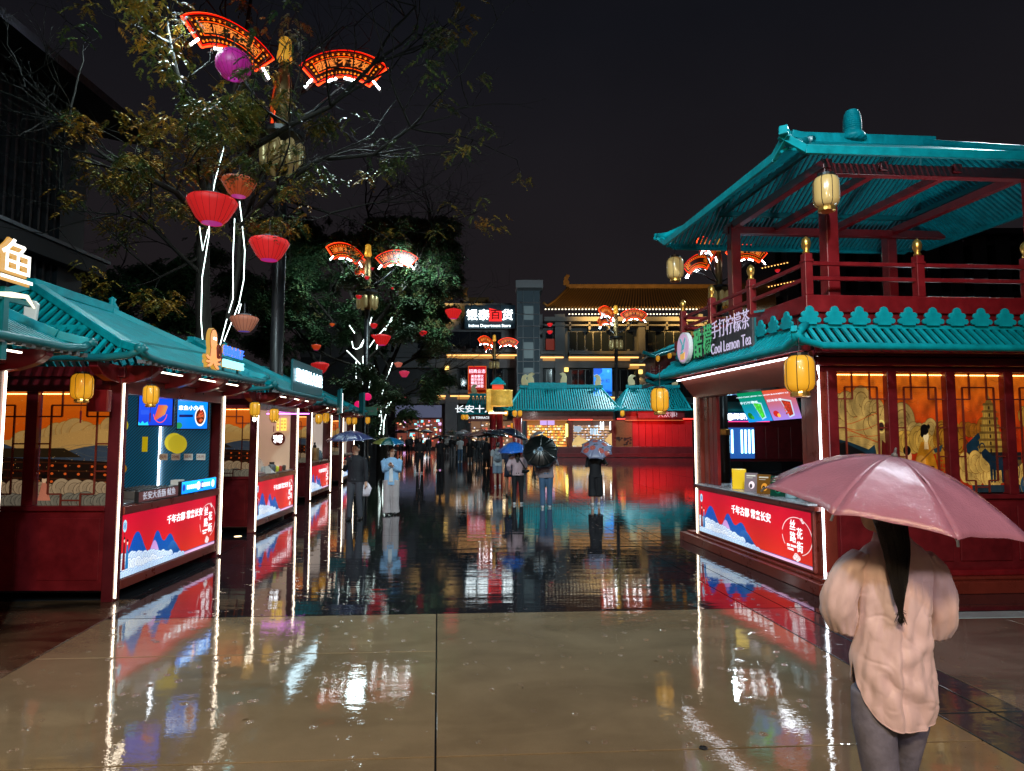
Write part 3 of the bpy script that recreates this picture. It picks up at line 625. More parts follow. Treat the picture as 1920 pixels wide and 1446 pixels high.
# first stall: striped wall, menu screens, corner tube, griddle and the lit board on its counter
t = thing('striped_partition', 'blue diagonal-striped partition with yellow fruit prints inside the nearest left stall', 'partition', (-6.35, 10.30, 0))
b = MB(); b.quad((-1.5, 0, 1.1), (1.5, 0, 1.1), (1.5, 0, 2.6), (-1.5, 0, 2.6)); b.build('print', M_STRIPE, t)
b = MB(); b.box(-1.5, .004, 1.1, 1.5, .03, 2.6); b.build('board', MT['black'], t)
b = MB(); b.tube([(.72, -.03, 1.12), (.72, -.03, 2.3)], .016, 6); b.build('light_tube', MT['ledc'], t)
tt, X, Z, N = wall_print('menu_screen', 'blue menu screen with a bowl of snack balls, right one in the octopus stall', 'screen', P(361, 774, 10.05), (1, .05, 0), .46, .50, M_SC1)
b = MB(); b.text('章鱼小丸子', .078, (-.02, -.004, .07), X, Z, .01, .003); b.build('lettering', WI, tt)
tt, X, Z, N = wall_print('menu_screen', 'dark blue menu screen with grilled squid, left one in the octopus stall', 'screen', P(292, 769, 9.3), (1, .25, 0), .44, .44, M_SC2)
b = MB(); b.text('鱿鱼', .09, (-.08, -.004, -.02), X, Z, .01, .003); b.build('lettering', WI, tt)
t = thing('griddle', 'steel griddle tray with food behind the blue counter board', 'griddle', (-5.02, 9.2, 1.135))
b = MB(); b.box(-.30, -.75, 0, .14, .1, .10); b.build('body', MT['steel'], t, bev=.01)
b = MB()
for k in range(5):
    for j in range(9): b.ell((-.24+k*.08, -.68+j*.085, .105), .028, .028, .02, 8, 4)
b.build('moulds', MT['black'], t, kind='stuff')
t = thing('glass_jar_tray', 'pale paper boxes stacked on the octopus stall counter', 'paper boxes', (-5.08, 9.75, 1.135))
for k, (dx, dy, dz) in enumerate(((0, 0, 0), (.02, .17, 0), (0, .05, .08), (-.05, .36, 0))): b = MB(); b.cbox((dx, dy, dz+.04), (.14, .14, .075)); b.build('box', MT['white'], t, bev=.005)
cvb = Cv(500, 110); cvb.a[:] = cvb.grad((.02, .45, .92), (.10, .62, 1)); cvb.ell(.25, .5, .16, .30, (.1, .15, .5)); cvb.ell(2.1, .5, .25, .36, (.95, .75, .7)); cvb.ell(2.6, .5, .22, .34, (.15, .12, .3)); cvb.ell(4.1, .5, .22, .34, (.8, .85, .95))
for q in list(range(6))+list(range(8, 13)): cvb.rect(.62+q*.24, .32, .80+q*.24, .68, (.85, .95, 1))
tt, X, Z, N = wall_print('counter_light_board', 'bright blue lit menu board leaning on the octopus stall counter', 'light board', (-4.70, 9.72, 1.215), (0, 1, 0), 1.05, .17, printed('blue_board_print', cvb, 1.5), .01, .05)
tt, X, Z, N = wall_print('counter_name_board', 'dim brown name board on the octopus stall counter, left of the blue board', 'name board', (-4.70, 8.62, 1.19), (0, 1, 0), .95, .13, mat('brown_board', (.09, .03, .03), .4, emit=(.3, .1, .1), es=.15), .01, .05)
b = MB(); b.text('长安大香肠 鱿鱼', .11, Vector((.003, 0, 0)), X, Z, .0, .003); b.build('lettering', mat('dim_white_letters', (.5, .5, .55), .5, emit=(.6, .6, .75), es=.4), tt)
# small stock on the octopus stall counter
for k in range(7):
    q = thing('sauce_bottle', ('red', 'yellow', 'white', 'brown', 'green', 'orange', 'clear')[k]+' sauce bottle in the row at the back of the octopus stall counter', 'bottle', (-5.9+.0*k, 8.45+.14*k, 1.135), 0, 'sauce bottles on the octopus stall counter'); c_ = ((.5, .02, .01), (.6, .4, .02), (.6, .6, .6), (.12, .05, .02), (.03, .2, .05), (.6, .2, .02), (.3, .35, .36))[k]
    b = MB(); b.lathe([(.032, 0), (.036, .02), (.036, .15), (.014, .20)], 10); b.build('bottle', mat('sauce_plastic', c_, .3), q, smooth=True); b = MB(); b.lathe([(.016, .20), (.008, .25), (0, .25)], 8); b.build('nozzle', MT['white'], q)
for k in range(4):
    q = thing('price_card', ('first', 'second', 'third', 'fourth')[k]+' small price card from the left under the octopus stall menu screens', 'price card', (-5.55+.2*k, 10.24, 1.62), 0, 'price cards in the octopus stall'); b = MB(); b.cbox((0, 0, 0), (.14, .008, .10)); b.build('card', MT['white'], q); b = MB(); b.text(('15元', '20元', '10元', '25元')[k], .06, (0, -.006, 0), (1, 0, 0), (0, 0, 1), 0, .002); b.build('lettering', MT['red'], q)
# second stall: cream back board, round sign, plaques, counter goods
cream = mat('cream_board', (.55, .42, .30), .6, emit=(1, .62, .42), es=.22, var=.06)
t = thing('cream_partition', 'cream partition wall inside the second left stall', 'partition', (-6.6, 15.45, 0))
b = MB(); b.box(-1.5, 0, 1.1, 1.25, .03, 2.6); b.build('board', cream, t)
t = thing('round_wall_sign', 'round brown sign with white lettering in the second left stall', 'sign', P(522.5, 823, 15.35))
b = MB(); n = 28; b.prism([(.16*math.cos(2*PI*k/n), .16*math.sin(2*PI*k/n)) for k in range(n)], .04, O=(0, 0, 0)); b.build('disc', MT['brown'], t)
b = MB(); b.text('味觉', .115, (0, -.045, .028), (1, 0, 0), (0, 0, 1), .01, .006); b.text('小坊', .105, (0, -.045, -.055), (1, 0, 0), (0, 0, 1), .01, .006); b.build('lettering', WI2, t)
for k, px in enumerate((521, 529, 534.5)):
    q = thing('yellow_plaque', f'{("left", "middle", "right")[k]} one of the three narrow yellow plaques above the round sign', 'plaque', P(px, 796, 15.38), 0, 'yellow plaques in the second stall')
    b = MB(); b.cbox((0, 0, 0), (.062, .015, .30)); b.build('plate', mat('yellow_plaque_glow', (.6, .4, .05), .4, emit=(1, .68, .12), es=1.0), q, bev=.004)
    b = MB(); 
    for z, ch in ((.08, '招'), (0, '牌'), (-.08, '香')): b.text(ch, .052, (0, -.009, z), (1, 0, 0), (0, 0, 1), 0, .002)
    b.build('lettering', MT['brown'], q)
t = thing('purple_light_tube', 'purple neon tube under the ceiling of the second left stall', 'light tube', P(540, 776, 15.2)); b = MB(); b.tube([(-.5, 0, 0), (.5, 0, 0)], .014, 6); b.build('tube', glow('purple_neon', (.8, .15, 1), 5), t)
t = thing('glass_food_cover', 'curved glass food cover at the near end of the second stall counter', 'food cover', (-5.4, 13.45, 1.135)); 
b = MB(); b.loft([[(.16-.3*(1-math.cos(a)), y, .40*math.sin(a)) for a in np.linspace(0, PI/2, 8)] for y in (-.25, .25)], False, False, False); b.build('pane', mat('food_cover_glass', (.5, .6, .62), .05, alpha=.3), t, smooth=True)
b = MB(); b.box(-.2, -.25, 0, .16, .25, .03); b.build('tray', MT['steel'], t)
t = thing('storage_jar', 'squat glass jar with a dark lid on the second stall counter', 'jar', (-5.35, 14.35, 1.135))
b = MB(); b.lathe([(.07, 0), (.085, .03), (.085, .14), (.05, .18)], 14); b.build('jar', mat('smoke_glass', (.12, .13, .14), .08), t, smooth=True); b = MB(); b.lathe([(.055, .18), (.055, .22), (0, .22)], 14); b.build('lid', MT['black'], t)
for k, (y, c_) in enumerate(((14.75, (.5, .06, .04)), (14.98, (.08, .06, .05)), (14.55, (.6, .6, .05)))):
    b = MB(); b.lathe([(.035, 0), (.045, .09), (.03, .12), (0, .12)], 10); o = b.build('cup', mat('cup_paint', c_, .3)); o.location = (-5.3, y, 1.135)
    tag(o, ('red', 'dark', 'lime')[k]+' cup on the second stall counter beside the jar', 'cup', 'cups on the second stall counter')
t = thing('white_paper_bag', 'white paper sheet pile on the second stall counter', 'paper pile', (-5.3, 14.0, 1.135)); b = MB(); b.add([(-.12, -.12, 0), (.12, -.12, 0), (.12, .12, .0), (-.12, .12, .0), (-.1, -.12, .14), (.05, -.1, .16), (.02, .12, .08), (-.12, .1, .1)], [(0, 3, 2, 1), (4, 5, 6, 7), (0, 1, 5, 4), (1, 2, 6, 5), (2, 3, 7, 6), (3, 0, 4, 7)]); b.build('sheets', MT['white'], t)
# third and fourth stalls
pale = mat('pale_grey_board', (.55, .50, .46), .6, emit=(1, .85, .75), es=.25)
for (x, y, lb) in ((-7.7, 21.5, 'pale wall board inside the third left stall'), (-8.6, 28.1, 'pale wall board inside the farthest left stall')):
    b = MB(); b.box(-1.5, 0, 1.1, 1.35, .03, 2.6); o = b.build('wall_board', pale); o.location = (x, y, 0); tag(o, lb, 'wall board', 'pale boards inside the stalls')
t = thing('wooden_box', 'small wooden box with an ornament on the third stall counter', 'box', (-6.2, 20.2, 1.135)); b = MB(); b.cbox((0, 0, .2), (.2, .25, .4)); b.build('box', mat('pine', (.45, .28, .12), .5), t, bev=.01); b = MB(); b.lathe([(.05, .4), (.06, .46), (.02, .5), (.035, .55), (0, .58)], 10); b.build('ornament', MT['black'], t)
t = thing('glass_dome', 'blue-grey glass dome beside the wooden box', 'glass dome', (-6.25, 20.75, 1.135)); b = MB(); b.lathe([(.14, 0), (.14, .18), (.1, .28), (.03, .33), (.03, .38), (0, .38)], 16); b.build('dome', mat('blue_grey_glass', (.18, .24, .28), .08), t, smooth=True)
for k, (x, y, c_) in enumerate(((-6.05, 19.35, (.2, .8, .7)), (-5.25, 15.2, (.5, .3, .1)))):
    pass

# rooftop signs of the left stalls (all face the plaza)
GOLD_G = glow('gold_sign_edge', (1, .52, .06), .45); PEACH = glow('peach_sign_face', (1, .36, .12), .95)
t = thing('octopus_sign', 'glowing orange octopus roof sign with blue lettering and the word DELICIOUS', 'sign', (-4.28, 9.0, 2.95))
YX, ZX = (0, 1, 0), (0, 0, 1)
def octo(g_):
    ps = []
    n = 20; ps.append([(-.02+(.085+g_)*math.cos(2*PI*k/n), .36+(.15+g_)*math.sin(2*PI*k/n)) for k in range(n)])
    ps.append([(-.07-g_, .28), (.04+g_, .28), (.07+g_, .08), (-.1-g_, .08)])
    for a, l in ((-2.5, .22), (-2.15, .24), (-1.8, .24), (-1.4, .25), (-1.05, .24), (-.7, .22)):
        p = Vector((-.01, .14)); q = [p.copy()]; aa = a
        for i in range(5): p = p+Vector((math.cos(aa), math.sin(aa)))*l/5; aa += .28*(1 if a > -1.6 else -1); q.append(p.copy())
        L1, R1 = [], []
        for i, s_ in enumerate(q):
            d = (q[min(i+1, 5)]-q[max(i-1, 0)]).normalized(); w_ = (.030+g_)*(1-.11*i); L1.append((s_.x-d.y*w_, s_.y+d.x*w_)); R1.append((s_.x+d.y*w_, s_.y-d.x*w_))
        ps.append(L1+R1[::-1])
    p = []
    for k in range(34): a = .4*k-1; r = .03+.0035*k; p.append(Vector((.17+r*math.cos(a)*.55, .20+r*math.sin(a))))
    return ps, p
ps, sw = octo(.022); b = MB()
for q in ps: b.prism(q, .05, YX, ZX, (0, 0, 0))
b.tube([(.02, q.x, q.y) for q in sw], .03, 5); b.build('gold_edge', GOLD_G, t)
ps, sw = octo(.010); b = MB()
for q in ps: b.prism(q, .004, YX, ZX, (.052, 0, 0))
b.tube([(.052, q.x, q.y) for q in sw], .022, 5); b.build('dark_outline', MT['brown'], t)
ps, sw = octo(-.004); b = MB()
for q in ps: b.prism(q, .02, YX, ZX, (.055, 0, 0))
b.tube([(.055, q.x, q.y) for q in sw], .015, 5); b.build('octopus_face', PEACH, t)
b = MB(); b.ell((.08, -.045, .38), .006, .014, .02); b.ell((.08, .01, .38), .006, .014, .02); b.build('eye', WI2, t)
b = MB(); b.text('章鱼小丸子', .165, (.05, .64, .25), YX, ZX, .006, .03, sx=.85); b.build('blue_lettering', glow('blue_letters', (.04, .16, 1), 1.3), t)
b = MB(); b.text('章鱼小丸子', .165, (.03, .645, .262), YX, ZX, .016, .01, sx=.85); b.build('blue_lettering_edge', GOLD_G, t)
b = MB(); b.text('DELICIOUS', .155, (.05, .64, .07), YX, ZX, .006, .03, sx=.92); b.build('cyan_lettering', glow('cyan_letters', (.25, .95, 1), 1.8), t)
b = MB(); b.text('DELICIOUS', .155, (.03, .642, .06), YX, ZX, .014, .01, sx=.92); b.build('cyan_lettering_edge', GOLD_G, t)
b = MB(); b.box(-.02, -.1, -.06, .0, 1.1, -.03); b.box(-.02, -.1, .14, .0, 1.0, .17)
for y in (-.02, .45, .95): b.box(-.03, y, -.14, 0, y+.03, .18)
b.beam((-.01, -.1, .16), (-1.0, -.9, .30), .025, .025); b.build('frame', MT['teal_d'], t)
t = thing('squid_sign', 'white glowing squid-character sign with gold edges on the cut-off left stall', 'sign', (-4.5, 5.66, 3.5))
for nm, m_, bo, dx, e_ in (('gold_edge', glow('gold_sign_edge_bright', (1, .50, .08), .5), .030, 0, .02), ('white_lettering', glow('white_sign_face', (1, .96, .85), 1.5), .0, .055, .004)):
    b = MB(); b.text('鱼', .42, (dx, 0, 0), YX, ZX, bo, e_); b.text('鱿', .42, (dx, -.48, .02), YX, ZX, bo, e_); b.build(nm, m_, t)
b = MB(); b.tube([(0, -.12, -.28), (0, .02, -.26), (0, .2, -.24), (0, .3, -.33)], [.018, .026, .02, .008], 8); b.build('flourish', glow('white_flourish', (1, .88, .6), 1.3), t)
b = MB(); b.box(-.05, -.06, -.85, 0, 0, -.2); b.box(-.05, -.9, -.32, -.01, .3, -.28); b.build('frame', MT['teal_d'], t)
t = thing('juice_sign', 'blue-white lit character sign board on the second left stall roof', 'sign', (-4.72, 14.05, 2.97), R(2.5))
b = MB(); b.box(-.05, -.35, -.06, 0, 2.15, .62); b.build('board', mat('teal_sign_board', (.01, .10, .12), .3), t, bev=.01)
b = MB(); b.text('果味酱汁火杂烩', .32, (.02, .9, .28), YX, ZX, .006, .02, sx=1.0); b.build('lettering', glow('ice_blue_letters', (.62, .88, 1), 3.0), t)
b = MB(); 
for y in (-.3, .9, 2.1): b.box(-.04, y, -.16, 0, y+.03, .3)
b.build('frame', MT['teal_d'], t)
t = thing('blank_bright_sign', 'overexposed square white sign sticking up over the third left stall', 'sign', P(637, 756, 19.6), R(22))
b = MB(); b.box(-.03, -.40, -.32, .03, .42, .42); b.build('casing', MT['teal_d'], t, bev=.01); b = MB(); b.box(.035, -.38, -.30, .04, .40, .28); b.build('face', glow('overexposed_white', (.95, .98, 1), 4.5), t)
b = MB(); b.beam((0, 0, -.3), (0, 0, -.75), .04, .04); b.build('bracket', MT['teal_d'], t)
t = thing('yellow_white_sign', 'cream-white glowing sign on the farthest left stall eave, next to red lamps', 'sign', P(679, 757, 26.5), R(26))
b = MB(); b.box(-.04, -.42, -.5, .03, .42, .45); b.build('casing', MT['teal_d'], t, bev=.01); b = MB(); b.box(.035, -.36, -.10, .04, .36, .40); b.box(.035, -.30, -.42, .04, .3, -.2); b.build('face', glow('overexposed_cream', (1, .93, .7), 4.5), t)
t = thing('direction_sign', 'small dim green direction sign behind the farthest left stall', 'sign', P(693, 771, 30)); b = MB(); b.box(-.35, 0, -.2, .35, .04, .2); b.build('plate', mat('green_sign', (.01, .12, .07), .4), t); b = MB(); b.box(-.2, -.008, -.02, .15, -.002, .02); b.prism([(.1, -.06), (.22, 0), (.1, .06)], .006, O=(0, -.002, 0)); b.build('arrow', MT['grey'], t)
b = MB(); b.prism([(-.075, -.15), (.06, -.15), (.09, .12), (.05, .16), (-.03, .17), (-.075, .13)], .05); o = b.build('white_access_point', MT['white'], bev=.012); o.location = P(61, 590, 7.55); tag(o, 'white curved plastic panel standing by the hip of the nearest left roof', 'panel box')
b = MB(); b.prism([(-.12, -.13), (.12, -.13), (.12, .13), (-.12, .13)], .08); o = b.build('red_junction_box', MT['red'], bev=.012); o.location = P(191, 752, 7.6); tag(o, 'small red barred box mounted at the top of the side mural', 'box')

# lanterns of the left stalls
lan = make_lantern(P(154, 725, 7.15), 'yellow lantern left of the octopus stall, in front of its side mural, with tassel', sc=1.0, drop=.4); lan.scale = (.74,)*3
for px, py, Y, sc, lb in ((283, 741, 7.6, .58, 'smaller yellow lantern at the front corner of the octopus stall'),
    (478, 767, 12.6, .68, 'yellow lantern at the side of the second stall, with a white glow under it'), (514, 778, 13.2, .64, 'yellow lantern at the front corner of the second stall'),
    (597.5, 785, 18.5, .66, 'left one of the yellow lantern pair at the third stall'), (611, 783, 19.6, .70, 'right one of the yellow lantern pair at the third stall'),
    (654, 789, 25, .66, 'left one of the yellow lantern pair at the farthest left stall'), (665, 789, 26, .66, 'right one of the yellow lantern pair at the farthest left stall'), (689.5, 788, 28.5, .70, 'last yellow lantern of the left row, at the end of the farthest stall')):
    c = copy_tree(lan, None, P(px, py, Y), 0, lb, skip=('tassel',) if Y > 15 else ()); c.scale = (sc,)*3
b = MB(); b.ell((0, 0, 0), .035, .035, .05); o = b.build('bare_bulb', glow('bulb', (1, .9, .7), 6)); o.location = P(477, 786, 12.6); tag(o, 'bright bulb below the lantern beside the second stall', 'bulb')

# ------------------------------------------------------------------ the tea kiosk with a pavilion on its roof
K0 = Vector((3.95, 8.22, 0)); U = Vector((.9976, .07, 0)); V = Vector((-.137, .99, 0))
KM = Matrix(((U.x, V.x, 0, 0), (U.y, V.y, 0, 0), (0, 0, 1, 0), (0, 0, 0, 1)))
def kp(u, v, z): return K0+U*u+V*v+Vector((0, 0, z))
kt = thing('tea_kiosk', 'two-storey red tea kiosk with a teal slatted roof pavilion, at the right', 'kiosk', K0)
def kb(name, m, fn, bev=.006, parent=None, **k): b = MB(KM); fn(b); return b.build(name, m, parent or kt, bev=bev, **k)
kb('plinth', MT['brown'], lambda b: b.box(-.22, -.22, 0, 7.2, 4.1, .15), .01)
kb('plinth_cap', MT['brown'], lambda b: b.box(-.12, -.12, .152, 7.1, 4.0, .19), .008)
for u, v in ((.09, .09), (.09, 3.69), (6.2, 3.69)): kb('corner_post', MT['brown'], lambda b: b.box(u-.09, v-.09, .19, u+.09, v+.09, 3.0), .012)
for v in (-.015, 3.795): kb('light_tube', MT['ledc'] if v < 0 else MT['led'], lambda b: b.tube([(-.012, v, .19), (-.012, v, 2.97)], .013, 8), 0)
kb('counter_base', MT['brown'], lambda b: b.box(.0, .18, .19, .12, 3.6, 1.0))
lb_ = kb('light_box', MT['brown'], lambda b: b.box(-.05, .15, .20, -.002, 3.62, 1.0))
pan = kb('front_print', M_FRONT, lambda b: b.quad((-.054, 3.59, .235), (-.054, .18, .235), (-.054, .18, .965), (-.054, 3.59, .965)), 0, lb_)
wm = bpy.data.materials['print_white_ink']
b = MB(KM); b.text('千年古都 常来长安', .145, (-.056, 1.75, .76), (0, -1, 0), (0, 0, 1), .012, .003); b.build('slogan_lettering', wm, lb_)
b = MB(KM); cx_ = 3.59-3.41*(CV_FRONT.asp-.33)/CV_FRONT.asp
for ch, dv, zz in (('丝', .085, .74), ('路', .085, .58), ('花', -.075, .65), ('街', -.075, .47)): b.text(ch, .155, (-.056, cx_+dv, zz), (0, -1, 0), (0, 0, 1), .004, .003, sx=.95)
b.text('SILK ROAD', .045, (-.056, cx_+.12, .47), (0, -1, 0), (0, 0, 1), 0, .003); b.text('TOWN', .045, (-.056, cx_+.15, .42), (0, -1, 0), (0, 0, 1), 0, .003); b.build('seal_lettering', wm, lb_)
kb('counter_rail', MT['brown'], lambda b: b.box(-.10, .02, 1.0, .10, 3.72, 1.06))
kb('counter_top', mat('wet_marble', (.42, .46, .52), .15, var=.3, vs=9), lambda b: b.box(-.13, .12, 1.062, .55, 3.6, 1.085), .005)
kb('head_beam', MT['brown'], lambda b: b.box(.0, .18, 2.64, .14, 3.6, 2.97))
kb('cove_board', mat('lit_brown_red_board', (.34, .09, .06), .4, var=.2), lambda b: b.add([(-.02, -.02, 2.66), (-.02, 3.8, 2.66), (-.30, 3.8, 3.0), (-.30, -.3, 3.0), (.02, 0, 2.66), (.02, 3.8, 2.66), (-.26, 3.8, 3.02), (-.26, -.3, 3.02)], [(0, 3, 2, 1), (4, 5, 6, 7), (0, 1, 5, 4), (1, 2, 6, 5), (2, 3, 7, 6), (3, 0, 4, 7)]), 0)  # strip light put into the colour: a paler copy of the brown metal
kb('light_tube', MT['ledc'], lambda b: b.tube([(-.35, -.22, 2.97), (-.35, 3.75, 2.97)], .013, 6), 0)
for v in (3.42, 3.22, 3.06): kb('door_leaf', MT['red'] if v < 3.3 else MT['brown'], lambda b: b.box(.03, v-.07, 1.09, .09, v+.07, 2.64))
kb('jamb', MT['brown'], lambda b: b.box(.02, .2, 1.09, .12, .34, 2.64)); kb('jamb', MT['brown'], lambda b: b.box(.04, .37, 1.09, .10, .47, 2.64))
kb('ceiling', MT['maroon_d'], lambda b: b.box(.1, .1, 2.70, 6.2, 3.7, 2.76), 0)
kb('ceiling_lamp', MT['ledc'], lambda b: b.box(.9, 1.0, 2.66, 1.0, 2.8, 2.69), 0)
kb('interior_floor', MT['grey'], lambda b: b.box(.1, .1, .19, 6.2, 3.7, .2), 0)
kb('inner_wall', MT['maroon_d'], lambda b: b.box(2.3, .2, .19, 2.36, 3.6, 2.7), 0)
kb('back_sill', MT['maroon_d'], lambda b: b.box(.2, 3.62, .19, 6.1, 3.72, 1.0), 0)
# mural side
kb('base_board', MT['maroon'], lambda b: b.box(.18, .02, .19, 6.1, .10, 1.16))
kb('base_moulding', MT['red'], lambda b: b.box(.0, -.06, .19, 6.3, .02, .26), .01)
kb('sill_beam', MT['maroon'], lambda b: b.box(.18, -.03, 1.15, 6.3, .10, 1.21), .01)
kb('head_beam', MT['maroon'], lambda b: b.box(.0, -.02, 2.79, 6.3, .14, 2.86)); kb('cornice', MT['red'], lambda b: b.box(-.1, -.14, 2.86, 6.3, .14, 2.97), .015)
for k in range(5):
    u0 = .24+.80*k; u1 = u0+.66
    b = MB(KM); lattice_bay((u0, -.0, 1.23), (1, 0, 0), (0, 0, 1), .66, 1.55, kt, min(k, 3)*.25, min(k, 3)*.25+.25, M_KM, KM)
    kb('mullion', MT['maroon'], lambda b: b.box(u0-.14, -.035, 1.21, u0-.01, .08, 2.80), .008)
    kb('raised_panel', MT['maroon'], lambda b: b.box(u0-.02, .0, .36, u1+.02, .02, 1.06), .012)
# skirt roof
ES, IS, zs0, zs1 = -.64, -.37, 3.05, 3.31
rect_slats_k = lambda n, a, c, d, e, **k: None
def kslats(E0, E1, T0_, T1_, n, w_, h_, nm='skirt_slat', m=None, stuff=False):
    E0, E1, T0_, T1_ = [KM @ Vector(p) for p in (E0, E1, T0_, T1_)]; rect_slats(kt, nm, m or MT['teal'], E0, E1, T0_, T1_, n, w_, h_, stuff)
kslats((ES, ES, zs0), (6.6, ES, zs0), (IS, IS, zs1), (6.6, IS, zs1), 66, .05, .03)
kslats((ES, 4.3, zs0), (ES, ES, zs0), (IS, 3.9, zs1), (IS, IS, zs1), 48, .05, .03)
kb('soffit_strip', MT['red'], lambda b: b.box(-.2, -.40, 3.0, 6.5, -.26, 3.10), 0); kb('soffit_strip', MT['red'], lambda b: b.box(-.40, -.3, 3.03, -.28, 4.0, 3.10), 0)
kb('soffit', MT['maroon_d'], lambda b: b.box(-.22, -.22, 2.98, 6.5, 3.95, 3.04), 0)
def eave(pts, r, name='eave_board', m=None): return kb(name, m or MT['teal'], lambda b: b.tube(pts, r, 8), 0, smooth=True)
eave([(ES-.10, ES-.10, zs0+.14), (ES+.02, ES-.02, zs0+.05), (ES+.3, ES, zs0-.01), (2, ES, zs0-.02), (6.6, ES, zs0-.02)], .045)
eave([(ES-.10, ES-.10, zs0+.14), (ES-.02, ES+.02, zs0+.05), (ES, ES+.3, zs0-.01), (ES, 3.6, zs0-.02), (ES, 4.1, zs0+.02), (ES-.06, 4.4, zs0+.10)], .045)
eave([(ES-.04, ES-.04, zs0+.13), (IS, IS, zs1+.03)], .05, 'hip_beam')
kb('corner_tip', MT['teal'], lambda b: (b.beam((ES-.13, ES-.13, zs0+.17), (ES+.08, ES+.08, zs0+.08), .07, .08)), .01)
kb('skirt_top_rail', MT['teal'], lambda b: (b.box(IS-.03, IS-.03, zs1-.02, 6.6, IS+.03, zs1+.03), b.box(IS-.032, IS+.03, zs1-.021, IS+.03, 3.95, zs1+.031)), .006)
def cloud_poly(w_, h_):
    pts = []
    def arc(cx, cz, r, a0, a1, n=7):
        for k in range(n+1): a = R(a0+(a1-a0)*k/n); pts.append(((cx+r*math.cos(a))*w_, (cz+r*math.sin(a))*w_))
    arc(.40, .20, .13, -120, 90); arc(.27, .47, .14, -60, 110); arc(0, .66, .20, 0, 180, 10); arc(-.27, .47, .14, 70, 240); arc(-.40, .20, .13, 90, 300)
    pts.append((-.30*w_, 0)); pts.append((.30*w_, 0)); return pts
cp = cloud_poly(.27, .24)
b = MB(); b.prism(cp, .03, (1, 0, 0), (0, 0, 1)); proto = b.build('crest_ornament', MT['teal'], kt, bev=.006)
cm = proto.data
for k in range(21):
    o = proto if k == 0 else proto.copy()
    if k: C.objects.link(o)
    o.location = KM @ Vector((IS+.02+.318*k, IS-.035, zs1+.02)); o.rotation_euler = (0, 0, math.atan2(U.y, U.x))
for k in range(1, 13):
    o = proto.copy(); C.objects.link(o); o.location = KM @ Vector((IS-.035, IS+.02+.318*k, zs1+.02)); o.rotation_euler = (0, 0, math.atan2(V.y, V.x)+PI)
# balcony
kb('parapet_wall', MT['maroon'], lambda b: b.box(IS+.07, IS+.07, 3.28, 6.5, 3.9, 3.52), 0)
kb('balcony_slab', MT['red'], lambda b: b.box(-.34, -.34, 3.50, 6.6, 3.9, 3.72), .012)
def rail_post(u, v):
    b = MB(KM); b.box(u-.05, v-.05, 3.72, u+.05, v+.05, 4.25); b.box(u-.06, v-.06, 4.14, u+.06, v+.06, 4.17); p = b.build('rail_post', MT['red'], kt, bev=.006)
    b = MB(); c = KM @ Vector((u, v, 0)); b.lathe([(.035, 4.25), (.045, 4.27), (.03, 4.30), (.05, 4.34), (.058, 4.39), (.045, 4.44), (.015, 4.47), (0, 4.48)], 12, c); b.build('finial', MT['gold'], p, smooth=True)
vs_ = [-.28, 1.1, 2.4, 3.6]; us_ = [-.28, 1.19, 2.66, 4.13, 5.6]
for v in vs_: rail_post(-.28, v)
for u in us_[1:]: rail_post(u, -.28)
for a, c in zip(us_[:-1], us_[1:]):
    for z in (4.13, 3.94): kb('rail', MT['red'], lambda b: b.box(a+.05, -.30, z-.025, c-.05, -.26, z+.025), .006)
for a, c in zip(vs_[:-1], vs_[1:]):
    for z in (4.13, 3.94): kb('rail', MT['red'], lambda b: b.box(-.30, a+.05, z-.025, -.26, c-.05, z+.025), .006)
for a, c in zip(us_[:-1], us_[1:]): 
    for z in (4.13, 3.94): kb('rail', MT['red'], lambda b: b.box(a+.05, 3.58, z-.025, c-.05, 3.62, z+.025), .006)
# pavilion frame
cols = [(.34, .2), (.30, 2.75), (3.3, .2), (3.25, 2.9)]
for u, v in cols: kb('column', MT['red'], lambda b: b.box(u-.085, v-.085, 3.72, u+.085, v+.085, 5.62), .012)
def kbeam(name, a, c, w_, h_, m=None, bev=.008): return kb(name, m or MT['red'], lambda b: b.beam(a, c, w_, h_), bev)
kbeam('tie_beam', (.3, .2, 5.56), (4.2, .2, 5.56), .13, .15); kbeam('tie_beam', (.30, .1, 5.61), (.30, 3.0, 5.61), .13, .13)
kbeam('tie_beam', (.2, 2.8, 5.54), (4.2, 2.8, 5.54), .12, .13)
for u in (1.1, 2.15, 3.27): kbeam('joist', (u, .1, 5.60), (u, 3.0, 5.60), .11, .12)
# pavilion roof
eu0, eu1, ev0, ev1, ze2, zr2 = -.70, 4.3, -.60, 3.55, 5.46, 6.55
E4 = [(eu0, ev0, ze2), (eu1, ev0, ze2), (eu1, ev1, ze2), (eu0, ev1, ze2)]; RA, RB = (.95, 1.45, zr2), (2.75, 1.45, zr2)
kslats(E4[0], E4[1], RA, RB, 62, .045, .03, 'roof_slat'); kslats(E4[3], E4[0], RA, RA, 52, .045, .03, 'roof_slat')
kslats(E4[2], E4[3], RB, RA, 62, .045, .03, 'roof_slat'); kslats(E4[1], E4[2], RB, RB, 50, .045, .03, 'roof_slat')
def V3(p): return Vector(p)
kb('ridge_beam', MT['teal'], lambda b: b.beam(V3(RA)+V3((-.2, 0, .05)), V3(RB)+V3((.2, 0, .05)), .14, .16), .01)
kb('ridge_tip', MT['teal'], lambda b: b.beam(V3(RA)+V3((-.35, 0, .10)), V3(RA)+V3((-.15, 0, .06)), .15, .12), .01)
